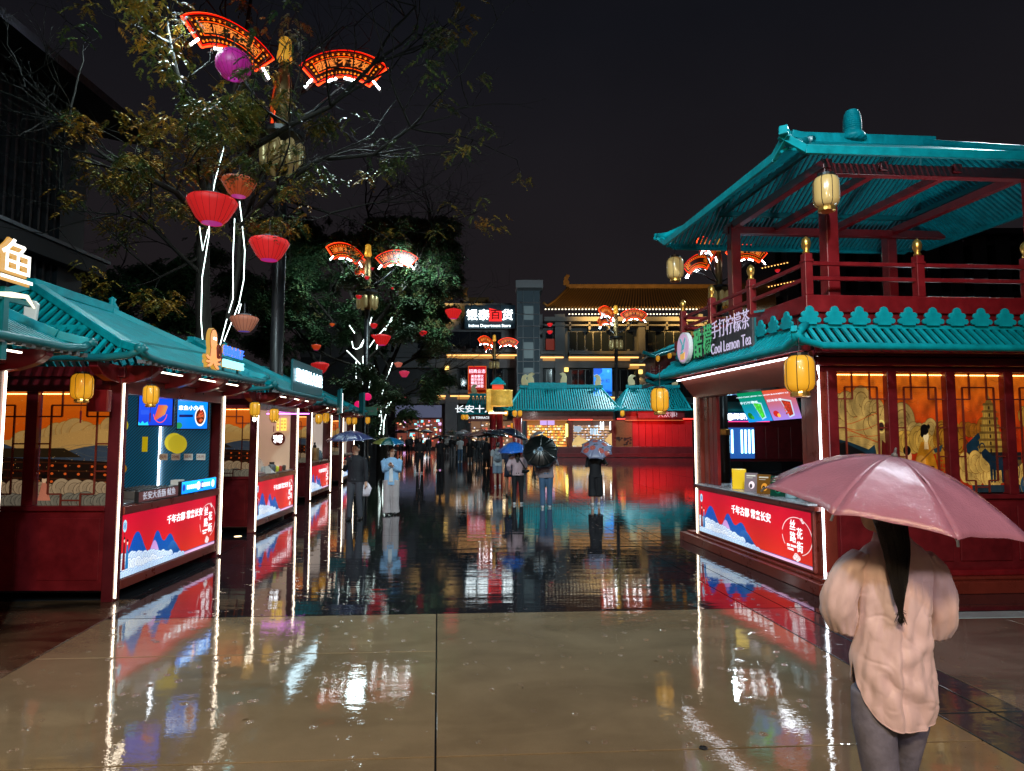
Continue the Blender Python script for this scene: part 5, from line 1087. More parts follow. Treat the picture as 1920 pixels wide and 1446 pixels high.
tree('dark_tree', 'dense dark tree with branching white light strips and small red lanterns, beyond the third stall', (P(678, 745, YB).x, YB, 0),
     PL(YB, (676, 745), (680, 690), (668, 620), (668, 560)),
     [(PL(YB, (672, 600), (690, 520, -.5), (700, 450, -1), (690, 400, -1)), .14), (PL(YB, (668, 580), (640, 500), (600, 450, .5), (570, 400, 1)), .14), (PL(YB, (680, 640), (740, 560, -.5), (780, 500, -1), (805, 440, -1)), .13),
      (PL(YB, (672, 650), (630, 610), (590, 560, .5), (550, 520, 1)), .12), (PL(YB, (682, 680), (750, 620, -1), (790, 580, -1.5), (815, 540, -2)), .11), (PL(YB, (676, 690), (620, 670), (570, 640), (540, 600)), .10), (PL(YB, (690, 520), (760, 440), (810, 420)), .09), (PL(YB, (700, 640), (730, 690), (780, 690)), .08)],
     33, LEAF_B, 15000, tintB, depth=3, r0=.5, per=7, ll=.23, lw=.065, spl=(2, 3), L0=2.7, up=.1, spread=.4,
     strips=[PL(YB-.5, (677, 745), (682, 705), (680, 670), (700, 640), (735, 600)), PL(YB-.5, (682, 690), (668, 675), (650, 657)), PL(YB-.5, (700, 640), (712, 625), (706, 655)), PL(YB-.5, (668, 655), (678, 650), (690, 620), (697, 595)), PL(YB-.5, (682, 555), (687, 600), (685, 632), (675, 650)),
             PL(YB-.5, (668, 655), (662, 652), (660, 640)), PL(YB-.5, (668, 710), (667, 690), (668, 678)), PL(YB-.5, (655, 610), (665, 625)), PL(YB-.5, (722, 620), (735, 595)), PL(YB-.5, (686, 705), (694, 692), (702, 686)), PL(YB-.5, (690, 735), (696, 705))])
YC = 46.0
tree('dark_tree', 'farther dark tree with two long white light strips, right of the farthest stall', (P(718, 800, YC).x, YC, 0),
     PL(YC, (716, 780), (714, 740), (724, 700), (735, 672)),
     [(PL(YC, (730, 690), (760, 620), (790, 560), (805, 500)), .14), (PL(YC, (716, 730), (700, 660), (690, 600), (700, 540)), .14), (PL(YC, (724, 700), (780, 670), (800, 640), (825, 600)), .12), (PL(YC, (716, 760), (760, 740), (800, 720), (815, 700)), .10), (PL(YC, (735, 660), (745, 590), (750, 520), (745, 470)), .12)],
     44, LEAF_B, 13000, tintC, depth=3, r0=.42, per=7, ll=.24, lw=.07, spl=(2, 3), L0=2.2, up=.08, spread=.4,
     strips=[PL(YC-.5, (711, 815), (716, 790), (713, 760), (716, 740), (727, 705), (736, 680)), PL(YC-.5, (719, 815), (720, 790), (727, 765), (735, 750), (748, 736)), PL(YC-.5, (724, 765), (730, 750), (733, 738)), PL(YC-.5, (711, 782), (714, 770), (713, 755))])
for (x, y, Y, sd, lb) in ((260, 600, 30, 51, 'low black tree mass behind the first left roof, right part'), (190, 590, 32, 52, 'low black tree mass behind the first left roof, left part')):
    tree('dark_tree', lb, (P(x, y, Y).x, Y, 0), PL(Y, (x, 720), (x, 650)), [(PL(Y, (x, 660), (x-50, 610), (x-90, 585)), .12), (PL(Y, (x, 660), (x+10, 600), (x+30, 570)), .12), (PL(Y, (x, 670), (x+60, 620), (x+90, 600)), .12)], sd, LEAF_B, 6000, tintB, depth=2, r0=.25, per=7, ll=.17, lw=.05, L0=1.7, spread=.26)
# behind-left depth of foliage over the far stalls
tree('dark_tree', 'dark leafy tree filling the gap between the lamp pole and the strip-lit tree', (P(600, 700, 43).x, 43, 0), PL(43, (600, 740), (598, 680)), [(PL(43, (598, 690), (560, 620), (545, 560)), .14), (PL(43, (598, 690), (615, 610), (620, 540)), .14), (PL(43, (600, 700), (650, 660), (700, 640)), .12), (PL(43, (600, 720), (560, 690), (530, 670)), .1)], 61, LEAF_B, 11000, tintB, depth=3, r0=.3, per=7, ll=.17, lw=.05, L0=2.2, spread=.28)

# lanterns in the trees
def tree_lantern(px, py, wpx, Y, label, col, es, base=None, kind='bowl', tilt=0, parent=None):
    r = wpx/2/1200*Y; t = thing('tree_lantern', label, 'lantern', P(px, py, Y), 0, 'lanterns hung in the trees', (tilt, tilt*.5, 0))
    m = mat('tree_lantern_cloth', col, .5, emit=tuple(min(1, c*1.5) for c in col), es=es*.62, bump=.004*r, bs=8/r)
    if kind == 'bowl': prof = [(r*.42, -r*.62), (r*.62, -r*.42), (r*.92, r*.12), (r, r*.30), (r*.93, r*.42), (r*.5, r*.55)]
    else: prof = [(r*.30, -r*.82), (r*.62, -r*.68), (r*.94, -r*.25), (r*.98, r*.15), (r*.80, r*.6), (r*.45, r*.82)]
    b = MB(); b.loft([[Vector((q*math.cos(2*PI*k/28), q*math.sin(2*PI*k/28), z)) for k in range(28)] for q, z in prof], False, False); b.build('shade', m, t, smooth=True)
    b = MB(); b.lathe([(prof[0][0]*.97, prof[0][1]+.004), (0, prof[0][1]+.01)], 20); b.build('base_disc', mat('lantern_base_glow', (.3, .02, .2), .5, emit=base or (.7, .03, .35), es=.35), t)
    b = MB(); b.lathe([(prof[-1][0], prof[-1][1]), (prof[-1][0], prof[-1][1]+.03), (0, prof[-1][1]+.04)], 16); b.tube([(0, 0, prof[-1][1]), (0, 0, prof[-1][1]+r*.9)], .012, 5); b.build('top_ring', MT['grey'], t)
    b = MB()
    for k in range(20): a = 2*PI*k/20; b.tube([((q+.003)*math.cos(a), (q+.003)*math.sin(a), z) for q, z in prof], .0035, 3)
    b.build('wire_rib', MT['maroon_d'], t, kind='stuff')
    return t
RD = (.50, .012, .012)
tree_lantern(398, 392, 92, 15.8, 'large red bowl lantern on the left tree trunk, largest and lowest-left of its trio', RD, .62)
tree_lantern(448, 350, 64, 16.6, 'orange-red bowl lantern with a magenta base, right behind the large red one', (.42, .07, .02), .35)
tree_lantern(505, 466, 74, 16.2, 'red bowl lantern hanging alone right of the left tree trunk', RD, .62)
tree_lantern(438, 123, 68, 15.8, 'round magenta lantern high in front of the lamp post fan', (.30, .008, .16), .34, (.7, .05, .6), 'ball')
tree_lantern(458, 606, 52, 15.4, 'dim peach wicker bowl lantern above the octopus sign', (.42, .14, .08), .30, (.1, .08, .5))
for px, py, w_, Y, c_, es, lb in ((716, 637, 34, 37, RD, .7, 'red bowl lantern in the strip-lit tree, biggest there'), (701, 611, 15, 37, RD, .7, 'small red lantern just above the biggest red bowl'), (700, 630, 9, 37, RD, .8, 'tiny red lantern touching the strip-lit branch'),
    (850, 588, 32, 40, RD, .9, 'glowing red ball lantern left of the white store lettering'), (600, 689, 34, 38, RD, .5, 'dull red bowl lantern over the second stall sign'), (593, 651, 18, 38, (.5, .05, .01), .5, 'small red lantern left of the strip-lit trunk'),
    (747, 684, 16, 42, (.5, .12, .08), .6, 'pale red bowl lantern right of the farther strip-lit trunk, upper'), (758, 701, 20, 42, (.55, .03, .08), .6, 'pink-red bowl lantern right of the farther strip-lit trunk, middle'), (752, 749, 20, 42, (.45, .05, .06), .5, 'dark pink lantern right of the farther strip-lit trunk, lower'),
    (793, 625, 16, 40, RD, .6, 'dim red lantern deep in the tree, left of the store sign'), (688, 521, 10, 36, RD, 1.0, 'small red lantern below the second lamp post, lower of two'), (698, 504, 7, 36, RD, 1.0, 'small red lantern below the second lamp post, upper of two'), (673, 557, 12, 36, RD, .8, 'small red lantern at the top of a white light strip'),
    (623, 609, 10, 29, (.55, .08, .01), .7, 'orange-red lantern high over the second stall'), (736, 541, 6, 36, RD, 1.2, 'tiny red lantern at the right of the leafy crown'), (704, 768, 9, 36, RD, .6, 'tiny red lantern above the navy umbrella')):
    tree_lantern(px, py, w_, Y, lb, c_, es)
for (px, py, lb) in ((689, 744, 'magenta-haloed red flood lamp on the strip-lit trunk, upper'), (672, 759, 'magenta-haloed red flood lamp on the strip-lit trunk, lower')):
    t = thing('red_flood_lamp', lb, 'flood lamp', P(px, py, 31)); b = MB(); b.lathe([(.05, .2), (.17, .06), (.2, 0), (.12, -.02)], 14); t.rotation_euler = (1.3, 0, .4); b.build('housing', mat('red_lamp_shell', (.5, .01, .08), .3, emit=(.9, .01, .15), es=.5), t, smooth=True)
    b = MB(); b.lathe([(.12, -.03), (0, -.035)], 12); b.ell((0, 0, -.05), .07, .07, .03); b.build('bulb', glow('pink_white_bulb', (1, .6, .75), 7), t)

# ------------------------------------------------------------------ dark timber building, upper left
db = thing('timber_building', 'dark building with vertical slatted upper wall and deep eaves at the upper left', 'building', (0, 0, 0)); DW = MT['wood_k']; DM = mat('dark_render_wall', (.010, .010, .012), .6, var=.3)
Xw = -13.6
b = MB(); b.box(Xw-8, 8, 0, Xw-.25, 20, 13.0); b.build('wall', DM, db)
b = MB(); b.box(Xw-.3, 8, 7.0, Xw+.35, 20.6, 7.5); b.build('ledge', DM, db, bev=.02); b = MB(); b.box(Xw-.1, 8, 7.52, Xw+.40, 20.7, 7.62); b.build('ledge_cap', MT['grey'], db)
b = MB(); b.box(Xw-.25, 18.9, 3, Xw-.05, 20.0, 12.4); b.build('corner_panel', mat('blue_grey_panel', (.014, .017, .021), .5, var=.3), db)
for k in range(34):
    y = 8.2+.32*k; b = MB(); b.cbox((Xw-.16, y, 9.95), (.12, .09, 4.6)); b.build('slat', DW, db)
for k in range(34):
    y = 8.2+.32*k; b = MB(); b.cbox((Xw-.18, y, 5.0), (.10, .09, 4.0)); b.build('slat', DW, db)
b = MB(); b.loft([[Vector((Xw+1.6, y, 12.0+s_)), Vector((Xw-2, y, 12.8+s_)), Vector((Xw-8, y, 13.6+s_)), Vector((Xw-8, y, 13.3+s_)), Vector((Xw-2, y, 12.5+s_)), Vector((Xw+1.6, y, 11.75+s_))] for y, s_ in ((6, 0), (21.5, 0))]); b.build('roof', mat('dark_roof', (.012, .012, .014), .5, bump=.02, bs=8), db)
lamp('SPOT', 'ledge_glow_spot', (-9.5, 16, 12.5), (Xw, 14, 8.5), 60, (.6, .75, 1), .2, 90, .8)

# ------------------------------------------------------------------ department store
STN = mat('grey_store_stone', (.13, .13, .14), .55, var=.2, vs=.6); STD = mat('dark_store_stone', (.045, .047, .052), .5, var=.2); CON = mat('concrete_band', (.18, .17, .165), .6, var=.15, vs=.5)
WIN = mat('dark_window_glass', (.010, .014, .020), .06, spec=.8); TILE = mat('glazed_roof_tile', (.20, .11, .035), .35, var=.3, vs=1.5); TILED = mat('dark_roof_tile', (.05, .035, .02), .4, var=.3)
ORG = glow('orange_cove_light', (1, .50, .14), 1.7)
YM = 86.0
ms = thing('department_store', 'long grey department store with orange-lit cornices and a golden Chinese roof at the back', 'building', (0, YM, 0))
def px2(px, py, Y=YM): p = P(px, py, Y); return p.x, p.z
def fb(name, m, x0, y0, x1, y1, d0=0.0, d1=1.0, Y=YM, parent=None, bev=0, obj_=True):
    """facade block from two image corners at the facade's real distance; d0..d1 = how far it stands proud / goes back"""
    X0, Z1 = px2(x0, y0, Y); X1, Z0 = px2(x1, y1, Y); b = MB(); b.box(X0, Y+d0-YM, Z0, X1, Y+d1-YM, Z1)
    return b.build(name, m, parent or ms, bev=bev)
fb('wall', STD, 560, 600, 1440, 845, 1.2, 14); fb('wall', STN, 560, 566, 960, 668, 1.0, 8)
# columns
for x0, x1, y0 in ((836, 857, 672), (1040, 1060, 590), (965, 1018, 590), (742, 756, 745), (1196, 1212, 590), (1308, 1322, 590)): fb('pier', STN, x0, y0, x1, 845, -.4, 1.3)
fb('band', STN, 740, 672, 1440, 690, -.1, 1.3); fb('band', STN, 740, 745, 1300, 757, -.1, 1.3)
# ledges with cove light
for x0, x1, y in ((838, 971, 666), (1013, 1056, 670), (1066, 1196, 670), (1204, 1230, 672), (820, 836, 742), (845, 915, 742), (1135, 1165, 745), (1180, 1232, 684)):
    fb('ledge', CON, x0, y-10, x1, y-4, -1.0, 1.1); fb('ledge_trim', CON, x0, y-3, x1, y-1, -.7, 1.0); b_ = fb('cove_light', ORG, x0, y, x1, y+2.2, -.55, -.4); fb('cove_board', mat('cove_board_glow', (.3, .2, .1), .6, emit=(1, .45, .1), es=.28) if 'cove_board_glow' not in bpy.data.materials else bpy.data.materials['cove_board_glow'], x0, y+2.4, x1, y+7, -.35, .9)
# windows of the two floors
def window(x0, y0, x1, y1, nx, ny=1, m=WIN):
    f = fb('window', MT['black'], x0, y0, x1, y1, .92, 1.15)
    for i in range(nx):
        for j in range(ny):
            a0, a1 = x0+(x1-x0)*i/nx+.7, x0+(x1-x0)*(i+1)/nx-.7; c0, c1 = y0+(y1-y0)*j/ny+.7, y0+(y1-y0)*(j+1)/ny-.7
            fb('pane', m, a0, c0, a1, c1, .80, .9, parent=f)
for a in ((862, 690, 943, 742, 6), (1072, 692, 1112, 745, 3), (1016, 690, 1036, 745, 2), (1150, 692, 1194, 745, 3), (1214, 692, 1300, 745, 5)): window(*a)
for a in ((782, 620, 940, 652, 8), (1068, 620, 1190, 656, 8), (1216, 620, 1300, 656, 5), (1024, 622, 1038, 655, 1)): window(*a)
fb('red_interior_wall', mat('dim_red_wall', (.25, .03, .02), .6, emit=(.5, .06, .03), es=.15), 1024, 634, 1056, 655, .7, .79)
# upper colonnade, balustrades
fb('cornice', CON, 1020, 597, 1440, 605, -1.2, 1.0); fb('cornice', CON, 1020, 610, 1440, 613, -.8, 1.0)
for k, x in enumerate(range(1066, 1420, 36)): fb('balcony_post', CON, x, 605, x+4, 620, -.8, .4)
for x in range(1072, 1300, 26): fb('baluster', CON, x, 656, x+3, 664, -.6, .2)
for x in range(846, 960, 24): fb('baluster', CON, x, 650, x+3, 658, -.6, .2)
# eave lamp dots
b = MB()
for y, x0, x1, st_ in ((583.5, 1022, 1310, 6.2), (592.5, 1066, 1300, 6.0)):
    x = x0
    while x < x1: X0, Z0 = px2(x, y); b.cbox((X0, -1.3, Z0), (.17, .1, .13)); x += st_
b.build('eave_lights', glow('eave_dot_light', (1, .88, .62), 2.4, 'none'), ms, kind='stuff')
# glass lift tower
lt = thing('lift_tower', 'tall dark glass lift tower with a pale cap between the two store signs', 'tower', (0, 82, 0))
def lb2(name, m, x0, y0, x1, y1, d0, d1, parent=None): X0, Z1 = px2(x0, y0, 82); X1, Z0 = px2(x1, y1, 82); b = MB(); b.box(X0, d0, Z0, X1, d1, Z1); return b.build(name, m, parent or lt)
TG = mat('lift_glass', (.03, .045, .055), .08, spec=.8, emit=(.05, .08, .1), es=.2)
lb2('shaft', TG, 970, 545, 1012, 845, 0, 3); lb2('cap', mat('pale_cap', (.32, .32, .34), .5), 967, 526, 1018, 540, -.3, 3.3); lb2('cap_band', STD, 969, 540, 1016, 545, -.1, 3.1)
for x in (970, 981, 1001, 1012): lb2('mullion', mat('steel_blue', (.10, .13, .15), .4), x-1, 545, x+1, 845, -.2, 0)
for k, y in enumerate(range(568, 800, 22)): lb2('transom', MT['grey'], 969, y-.7, 1013, y+.7, -.25, -.05)
for y0, y1 in ((574, 600), (642, 672), (690, 712)): lb2('lit_pane', mat('faint_lit_glass', (.08, .11, .12), .2, emit=(.15, .22, .24), es=.30), 982, y0, 1000, y1, -.08, -.01)
# golden roofs
def tiled_roof(label, x0, x1, yr, ye, Y, xr0, xr1, depth=7, gable=True):
    t = thing('golden_roof', label, 'roof', (0, Y, 0)); a = P(xr0, yr, Y+depth); c = P(xr1, yr, Y+depth); e0 = P(x0, ye, Y); e1 = P(x1, ye, Y); o_ = Vector((0, Y, 0))
    a, c, e0, e1 = a-o_, c-o_, e0-o_, e1-o_; n = 6
    def row(f): k = f*f*.35+f*.65; return e0.lerp(a, f)+Vector((0, 0, -(f-f*f)*.9)), e1.lerp(c, f)+Vector((0, 0, -(f-f*f)*.9))
    b = MB(); rs_ = [row(i/n) for i in range(n+1)]; b.loft([[p, q, q+Vector((0, .3, -.25)), p+Vector((0, .3, -.25))] for p, q in rs_]); b.build('tile_bed', TILED, t)
    big = MB(); m_ = int((e1.x-e0.x)/.42)
    for k in range(m_+1):
        f0 = k/m_; pts = [p.lerp(q, f0)+Vector((0, -.05, .06)) for p, q in rs_]; big.tube(pts, .10, 5)
    big.build('tile_rows', TILE, t, kind='stuff')
    b = MB(); b.beam(a+Vector((-.4, 0, .25)), c+Vector((.4, 0, .25)), .5, .75); b.build('ridge', TILE, t, bev=.05)
    b = MB(); b.prism([(0, 0), (.9, 0), (.9, .5), (.7, .9), (1.0, 1.5), (.5, 1.7), (.15, 1.2), (0, .6)], .4, O=a+Vector((-.8, .2, .5))); b.build('ridge_ornament', TILE, t, bev=.03)
    for p, q in ((e0, a), (e1, c)): b = MB(); b.tube([p+Vector((-.5 if p is e0 else .5, -.2, .7)), p+Vector((0, 0, .25)), p.lerp(q, .35)+Vector((0, 0, -.05)), p.lerp(q, .7)+Vector((0, 0, .05)), q+Vector((0, 0, .2))], .2, 6); b.build('hip_ridge', TILE, t, smooth=True)
    b = MB(); b.beam(e0+Vector((0, 0, -.12)), e1+Vector((0, 0, -.12)), .25, .22); b.build('eave', TILED, t)
    return t
tiled_roof('long golden-lit tiled roof right of the glass tower', 1025, 1460, 541, 577, 88, 1066, 1400, 9)
tiled_roof('small golden-lit roof behind the tree, left of the store lettering', 782, 848, 533, 561, 90, 800, 826, 6)
tiled_roof('low golden-lit roof strip directly above the store lettering', 870, 918, 566, 573, 91, 876, 912, 3)
b = MB(); X0, Z1 = px2(868, 552); X1, Z0 = px2(877, 580); b.box(X0, 2, Z0, X1, 3.4, Z1); o = b.build('chimney', STD, ms)
for (x, y, z, tx, ty, tz, e) in ((12, 80, 17.5, 15, 95, 20, 3800), (24, 80, 17.5, 26, 95, 20, 3800), (-10.5, 84, 18.5, -11, 95, 21, 2600), (-5, 86, 18.2, -5, 95, 20, 500)): lamp('SPOT', 'roof_uplight', (x, y, z), (tx, ty, tz), e, (1, .58, .16), .3, 120, .6)
# wall lamps
for px, py, lb in ((838, 690, 'left wall lamp on the store pier under the tree edge'), (1062, 693, 'middle wall lamp of the store, right of the glass tower'), (1201, 697, 'right wall lamp of the store, beside the lamp post')):
    t = thing('wall_lamp', lb, 'wall lamp', P(px, py, YM-.6), 0, 'warm wall lamps on the store'); b = MB(); b.lathe([(.28, .25), (.28, -.25), (.2, -.3), (0, -.3)], 12); b.build('shade', glow('wall_lamp_glow', (1, .62, .15), 1.6), t)
    lamp('SPOT', 'wall_lamp_light', P(px, py+6, YM-.9), P(px, py+40, YM-.4), 60, (1, .6, .2), .1, 100, .5)
# store lettering, banners
t = thing('store_sign', 'white store characters with one red block among them, over the words Department Store', 'sign', (0, YM-1, 0))
def st_txt(nm, m, body, px, py, hpx, bo, sx_=1, Y=YM-1.2, par=None, al='CENTER'): p = P(px, py, Y); b = MB(); b.text(body, hpx/1200*Y*1.0, (p.x, Y-(YM-1), p.z), (1, 0, 0), (0, 0, 1), bo, .1, al, sx_); return b.build(nm, m, par or t)
X0, Z1 = px2(872, 574); X1, Z0 = px2(966, 618); b = MB(); b.box(X0, .3, Z0, X1, .8, Z1); b.build('board', mat('blue_black_board', (.01, .03, .045), .4), t)
WS = glow('store_white_letters', (.85, .97, 1), 3.2)
st_txt('white_lettering', WS, '银', 885, 592, 22, .012); st_txt('white_lettering', WS, '泰', 907, 592, 22, .012); st_txt('white_lettering', WS, '货', 951.5, 592, 22, .012)
p = P(929, 592, YM-1.2); b = MB(); b.prism([(-.85, -.75), (.85, -.75), (.85, .62), (-.85, 1.0)], .12, O=(p.x, -.2, p.z)); b.build('red_block', glow('red_block_glow', (1, .02, .02), 1.1), t)
st_txt('dark_lettering', mat('dark_red_letters', (.08, 0, 0), .5), '百', 929, 591, 20, .01, Y=YM-1.35)
st_txt('white_lettering', glow('store_small_letters', (.75, .92, 1), 2.2), 'Intime Department Store', 918, 611, 7.6, .01, 1.02)
def banner(name, label, x0, y0, x1, y1, cv, es, texts, lm, Y=YM-1):
    a = P(x0, y1, Y); c = P(x1, y0, Y); t = thing(name, label, 'banner', (a.x, Y, a.z)); W_, H_ = c.x-a.x, c.z-a.z
    b = MB(); b.box(-.08, .02, -.08, W_+.08, .2, H_+.08); b.build('frame', MT['grey'], t); b = MB(); b.quad((0, 0, 0), (W_, 0, 0), (W_, 0, H_), (0, 0, H_)); b.build('face', printed(name+'_print', cv, es), t)
    b = MB()
    for body, fx, fz, sz in texts: b.text(body, sz, (W_*fx, -.01, H_*fz), (1, 0, 0), (0, 0, 1), .004, .02)
    b.build('lettering', lm, t)
cv = Cv(200, 290); cv.a[:] = cv.grad((.50, .10, .02), (.70, .01, .10)); cv.rect(.0, 0, .7, .03, (.9, .5, .1)); cv.line([(.01, .01), (.68, .01), (.68, .99), (.01, .99), (.01, .01)], .015, (.95, .45, .1))
for k in range(60): cv.ell(rng.uniform(0, .7), rng.uniform(0, .3)**1.0, .006, .006, (1, .6, .2))
banner('red_banner', 'lit red vertical banner with rows of pink-white characters on the store front', 877.5, 686.5, 912, 738, cv, .8, (('招商业态', .5, .80, .56), ('美食餐饮', .5, .62, .42), ('娱乐体验', .5, .50, .42), ('精品文创', .5, .38, .42), ('非遗体验', .5, .26, .42)), glow('banner_letters', (1, .72, .88), 1.5))
cv = Cv(180, 290, (.10, .42, .85)); cv.a[:] = cv.grad((.05, .40, .88), (.20, .58, .95)); cv.ell(.1, .92, .2, .16, (.05, .30, .75)); cv.ell(.40, .10, .18, .12, (.06, .33, .78)); cv.ell(.5, .9, .045, .055, (.3, .7, .9)); cv.ell(.3, .75, .06, .05, (.1, .5, .85))
banner('blue_banner', 'bright blue poster with white characters on the store front beside the lamp pole', 1113.5, 691, 1147, 742, cv, 1.15, (('水水和', .5, .53, .62), ('SINCE', .5, .36, .16)), mat('navy_letters', (.02, .08, .3), .5, emit=(.03, .12, .5), es=.5))
# ground-floor shopfronts
def shop(label, x0, y0, x1, y1, Y, pal, seed, nx=3):
    t = thing('shopfront', label, 'shopfront', (0, Y, 0)); g = random.Random(seed)
    def q(name, m, a0, b0, a1, b1, d0, d1): p0 = P(a0, b1, Y); p1 = P(a1, b0, Y); b = MB(); b.box(p0.x, d0, p0.z, p1.x, d1, p1.z); return b.build(name, m, t)
    q('back_wall', glow('shop_wall_%d' % seed, pal[0], .55), x0, y0, x1, y1, .9, 1.0)
    n = int((x1-x0)/3.2)
    for k in range(n*3):
        xx = g.uniform(x0, x1-3); yy = g.uniform(y0+1, y1-4); c = g.choice(pal[1:]); q('goods', glow('goods_glow', c, g.uniform(.5, 1.5), 'none'), xx, yy, xx+g.uniform(1.5, 6), yy+g.uniform(1, 4.5), .3+.01*k, .5+.01*k)
    for i in range(nx+1): xx = x0+(x1-x0)*i/nx; q('mullion', MT['maroon_d'], xx-.8, y0, xx+.8, y1, -.1, .1)
    q('transom', MT['maroon_d'], x0, y0+(y1-y0)*.28, x1, y0+(y1-y0)*.28+1, -.08, .08); q('head', MT['maroon_d'], x0-1, y0-2.5, x1+1, y0, -.3, .3)
    return t
shop('red-walled lit shopfront behind the crowd, under the dark tree', 742, 786, 828, 838, 80, [(.22, .05, .03), (1, .12, .06), (.9, .5, 1), (1, .75, .4), (.3, .9, 1), (1, .2, .1), (.9, .9, 1)], 5, 4)
fb('upper_glazing', mat('violet_grey_glass', (.06, .06, .10), .1, emit=(.10, .11, .18), es=.5), 742, 760, 828, 783, -.2, 0, Y=81)
shop('warm lit entrance shop behind the white and pink umbrellas', 882, 790, 962, 838, 57, [(.25, .12, .06), (1, .75, .4), (1, .5, .2), (.8, .85, 1), (1, .15, .08), (.5, .4, .3)], 6, 4)
# ------------------------------------------------------------------ middle row of teal-roofed halls
YH = 53.0
CREAM = mat('cream_ridge_scroll', (.62, .50, .26), .5)
def hall(label, xl, xr, ytop, ye, Y, xr0, xr1, slats=46, scrolls=(0, 1), wall=True):
    t = thing('teal_roof_hall', label, 'hall', (0, Y, 0), 0, 'low halls with teal slatted roofs'); o_ = Vector((0, Y, 0)); D = 5
    e0, e1 = P(xl, ye, Y-.8)-o_, P(xr, ye, Y-.8)-o_; a, c = P(xr0, ytop, Y+D/2)-o_, P(xr1, ytop, Y+D/2)-o_; b0, b1 = e0+Vector((0, D+1.6, 0)), e1+Vector((0, D+1.6, 0))
    rect_slats(t, 'roof_slat', MT['teal'], e0, e1, a, c, slats, .11, .06); rect_slats(t, 'back_slat', MT['teal'], b1, b0, c, a, slats//2, .11, .06, stuff=True)
    rect_slats(t, 'roof_slat', MT['teal'], b0, e0, a, a, 14, .11, .06); rect_slats(t, 'roof_slat', MT['teal'], e1, b1, c, c, 14, .11, .06)
    for i in range(5): f = (i+.5)/5; b = MB(); b.beam(e0.lerp(a, f)+Vector((0, 0, -.05)), e1.lerp(c, f)+Vector((0, 0, -.05)), .06, .05); b.build('purlin', MT['teal_d'], t)
    b = MB(); b.beam(a+Vector((-.2, 0, .1)), c+Vector((.2, 0, .1)), .3, .28); b.build('ridge_beam', MT['teal'], t, bev=.02)
    for p, q in ((e0, a), (e1, c), (b0, a), (b1, c)): b = MB(); s_ = -1 if p.x == e0.x else 1; b.tube([p+Vector((.5*s_, 0, .22)), p+Vector((0, 0, .02)), p.lerp(q, .5)+Vector((0, 0, .05)), q], .10, 6); b.build('hip_beam', MT['teal'], t, smooth=True)
    b = MB(); b.tube([e0+Vector((-.5, 0, .2)), e0, e1, e1+Vector((.5, 0, .2))], .09, 6); b.build('eave_board', MT['teal'], t, smooth=True)
    for q, s_ in ((a, 1), (c, -1)):
        b = MB(); b.prism([(0, 0), (.55, 0), (.55, .35), (.36, .62), (.62, .82), (.30, .95), (.04, .78), (-.06, .4)] if s_ > 0 else [(0, 0), (.06, .4), (-.04, .78), (-.30, .95), (-.62, .82), (-.36, .62), (-.5, .3), (-.5, 0)], .2, O=q+Vector((0, 0, .2))); b.build('ridge_scroll', CREAM, t, bev=.03)
    b = MB(); b.beam(e0+Vector((.5, .75, -.45)), e1+Vector((-.5, .75, -.45)), .25, .75); b.build('fascia', MT['brown'], t, bev=.02); b = MB(); b.beam(e0+Vector((.5, .6, -.82)), e1+Vector((-.5, .6, -.82)), .06, .05); b.build('fascia_trim', mat('warm_trim', (.4, .12, .04), .4, emit=(1, .3, .1), es=.35) if 'warm_trim' not in bpy.data.materials else bpy.data.materials['warm_trim'], t)
    return t
hall('largest teal slatted roof hall, in the middle behind the green umbrella', 952, 1163, 727, 769, YH, 978, 1126)
hall('second teal slatted roof hall, behind the far kiosk lantern', 1163, 1296, 727, 769, YH, 1178, 1270, 30)
hall('small teal roof hall far left behind the yellow gate tower', 868, 960, 742, 776, 62, 884, 945, 24)
ht = thing('raised_ridge', 'short raised teal ridge with cream scroll ends on top of the largest hall roof', 'roof ridge', (0, YH+2.5, 0)); a, c = P(990, 722, YH+2.5), P(1062, 722, YH+2.5); b = MB(); b.box(a.x, -.2, a.z-.45, c.x, .2, a.z+.2); b.build('ridge_beam', MT['teal'], ht, bev=.03)
for q, s_ in ((a, 1), (c, -1)):
    b = MB(); pl = [(0, 0), (.55, 0), (.5, .35), (.36, .62), (.62, .82), (.30, .95), (.04, .78), (-.06, .4)]; pl = pl if s_ > 0 else [(-x, z) for x, z in pl[::-1]]; b.prism(pl, .2, O=(q.x, .1, q.z+.15)); b.build('ridge_scroll', CREAM, ht, bev=.03)
# red wall with shop windows
rw = thing('red_shop_wall', 'long red wall with two bright shop windows and a mural panel under the teal roofs', 'shop wall', (0, YH, 0))
def rb(name, m, x0, y0, x1, y1, d0, d1, Y=YH, parent=None, bev=0): p0 = P(x0, y1, Y); p1 = P(x1, y0, Y); b = MB(); b.box(p0.x, d0, p0.z, p1.x, d1, p1.z); return b.build(name, m, parent or rw, bev=bev)
REDLIT = mat('red_wall_paint', (.35, .008, .012), .35, var=.12, vs=.8)
z857 = 857
rb('base', MT['maroon_d'], 966, 838, 1300, z857, -.1, .4, bev=.02); rb('base_step', MT['maroon'], 966, 850, 1300, z857, -.35, -.1)
rb('end_column', MT['brown'], 966, 786, 975, 838, -.1, .4); rb('column', MT['brown'], 1066, 786, 1072, 838, -.1, .4); rb('column', MT['brown'], 1147, 786, 1154, 838, -.1, .4)
for k in range(9):
    x0 = 1186+12.6*k; rb('wall_panel', REDLIT, x0+.5, 788, x0+12.1, 838, .15, .25, bev=.03)
rb('wall_panel', REDLIT, 1154, 788, 1186, 838, .2, .3)
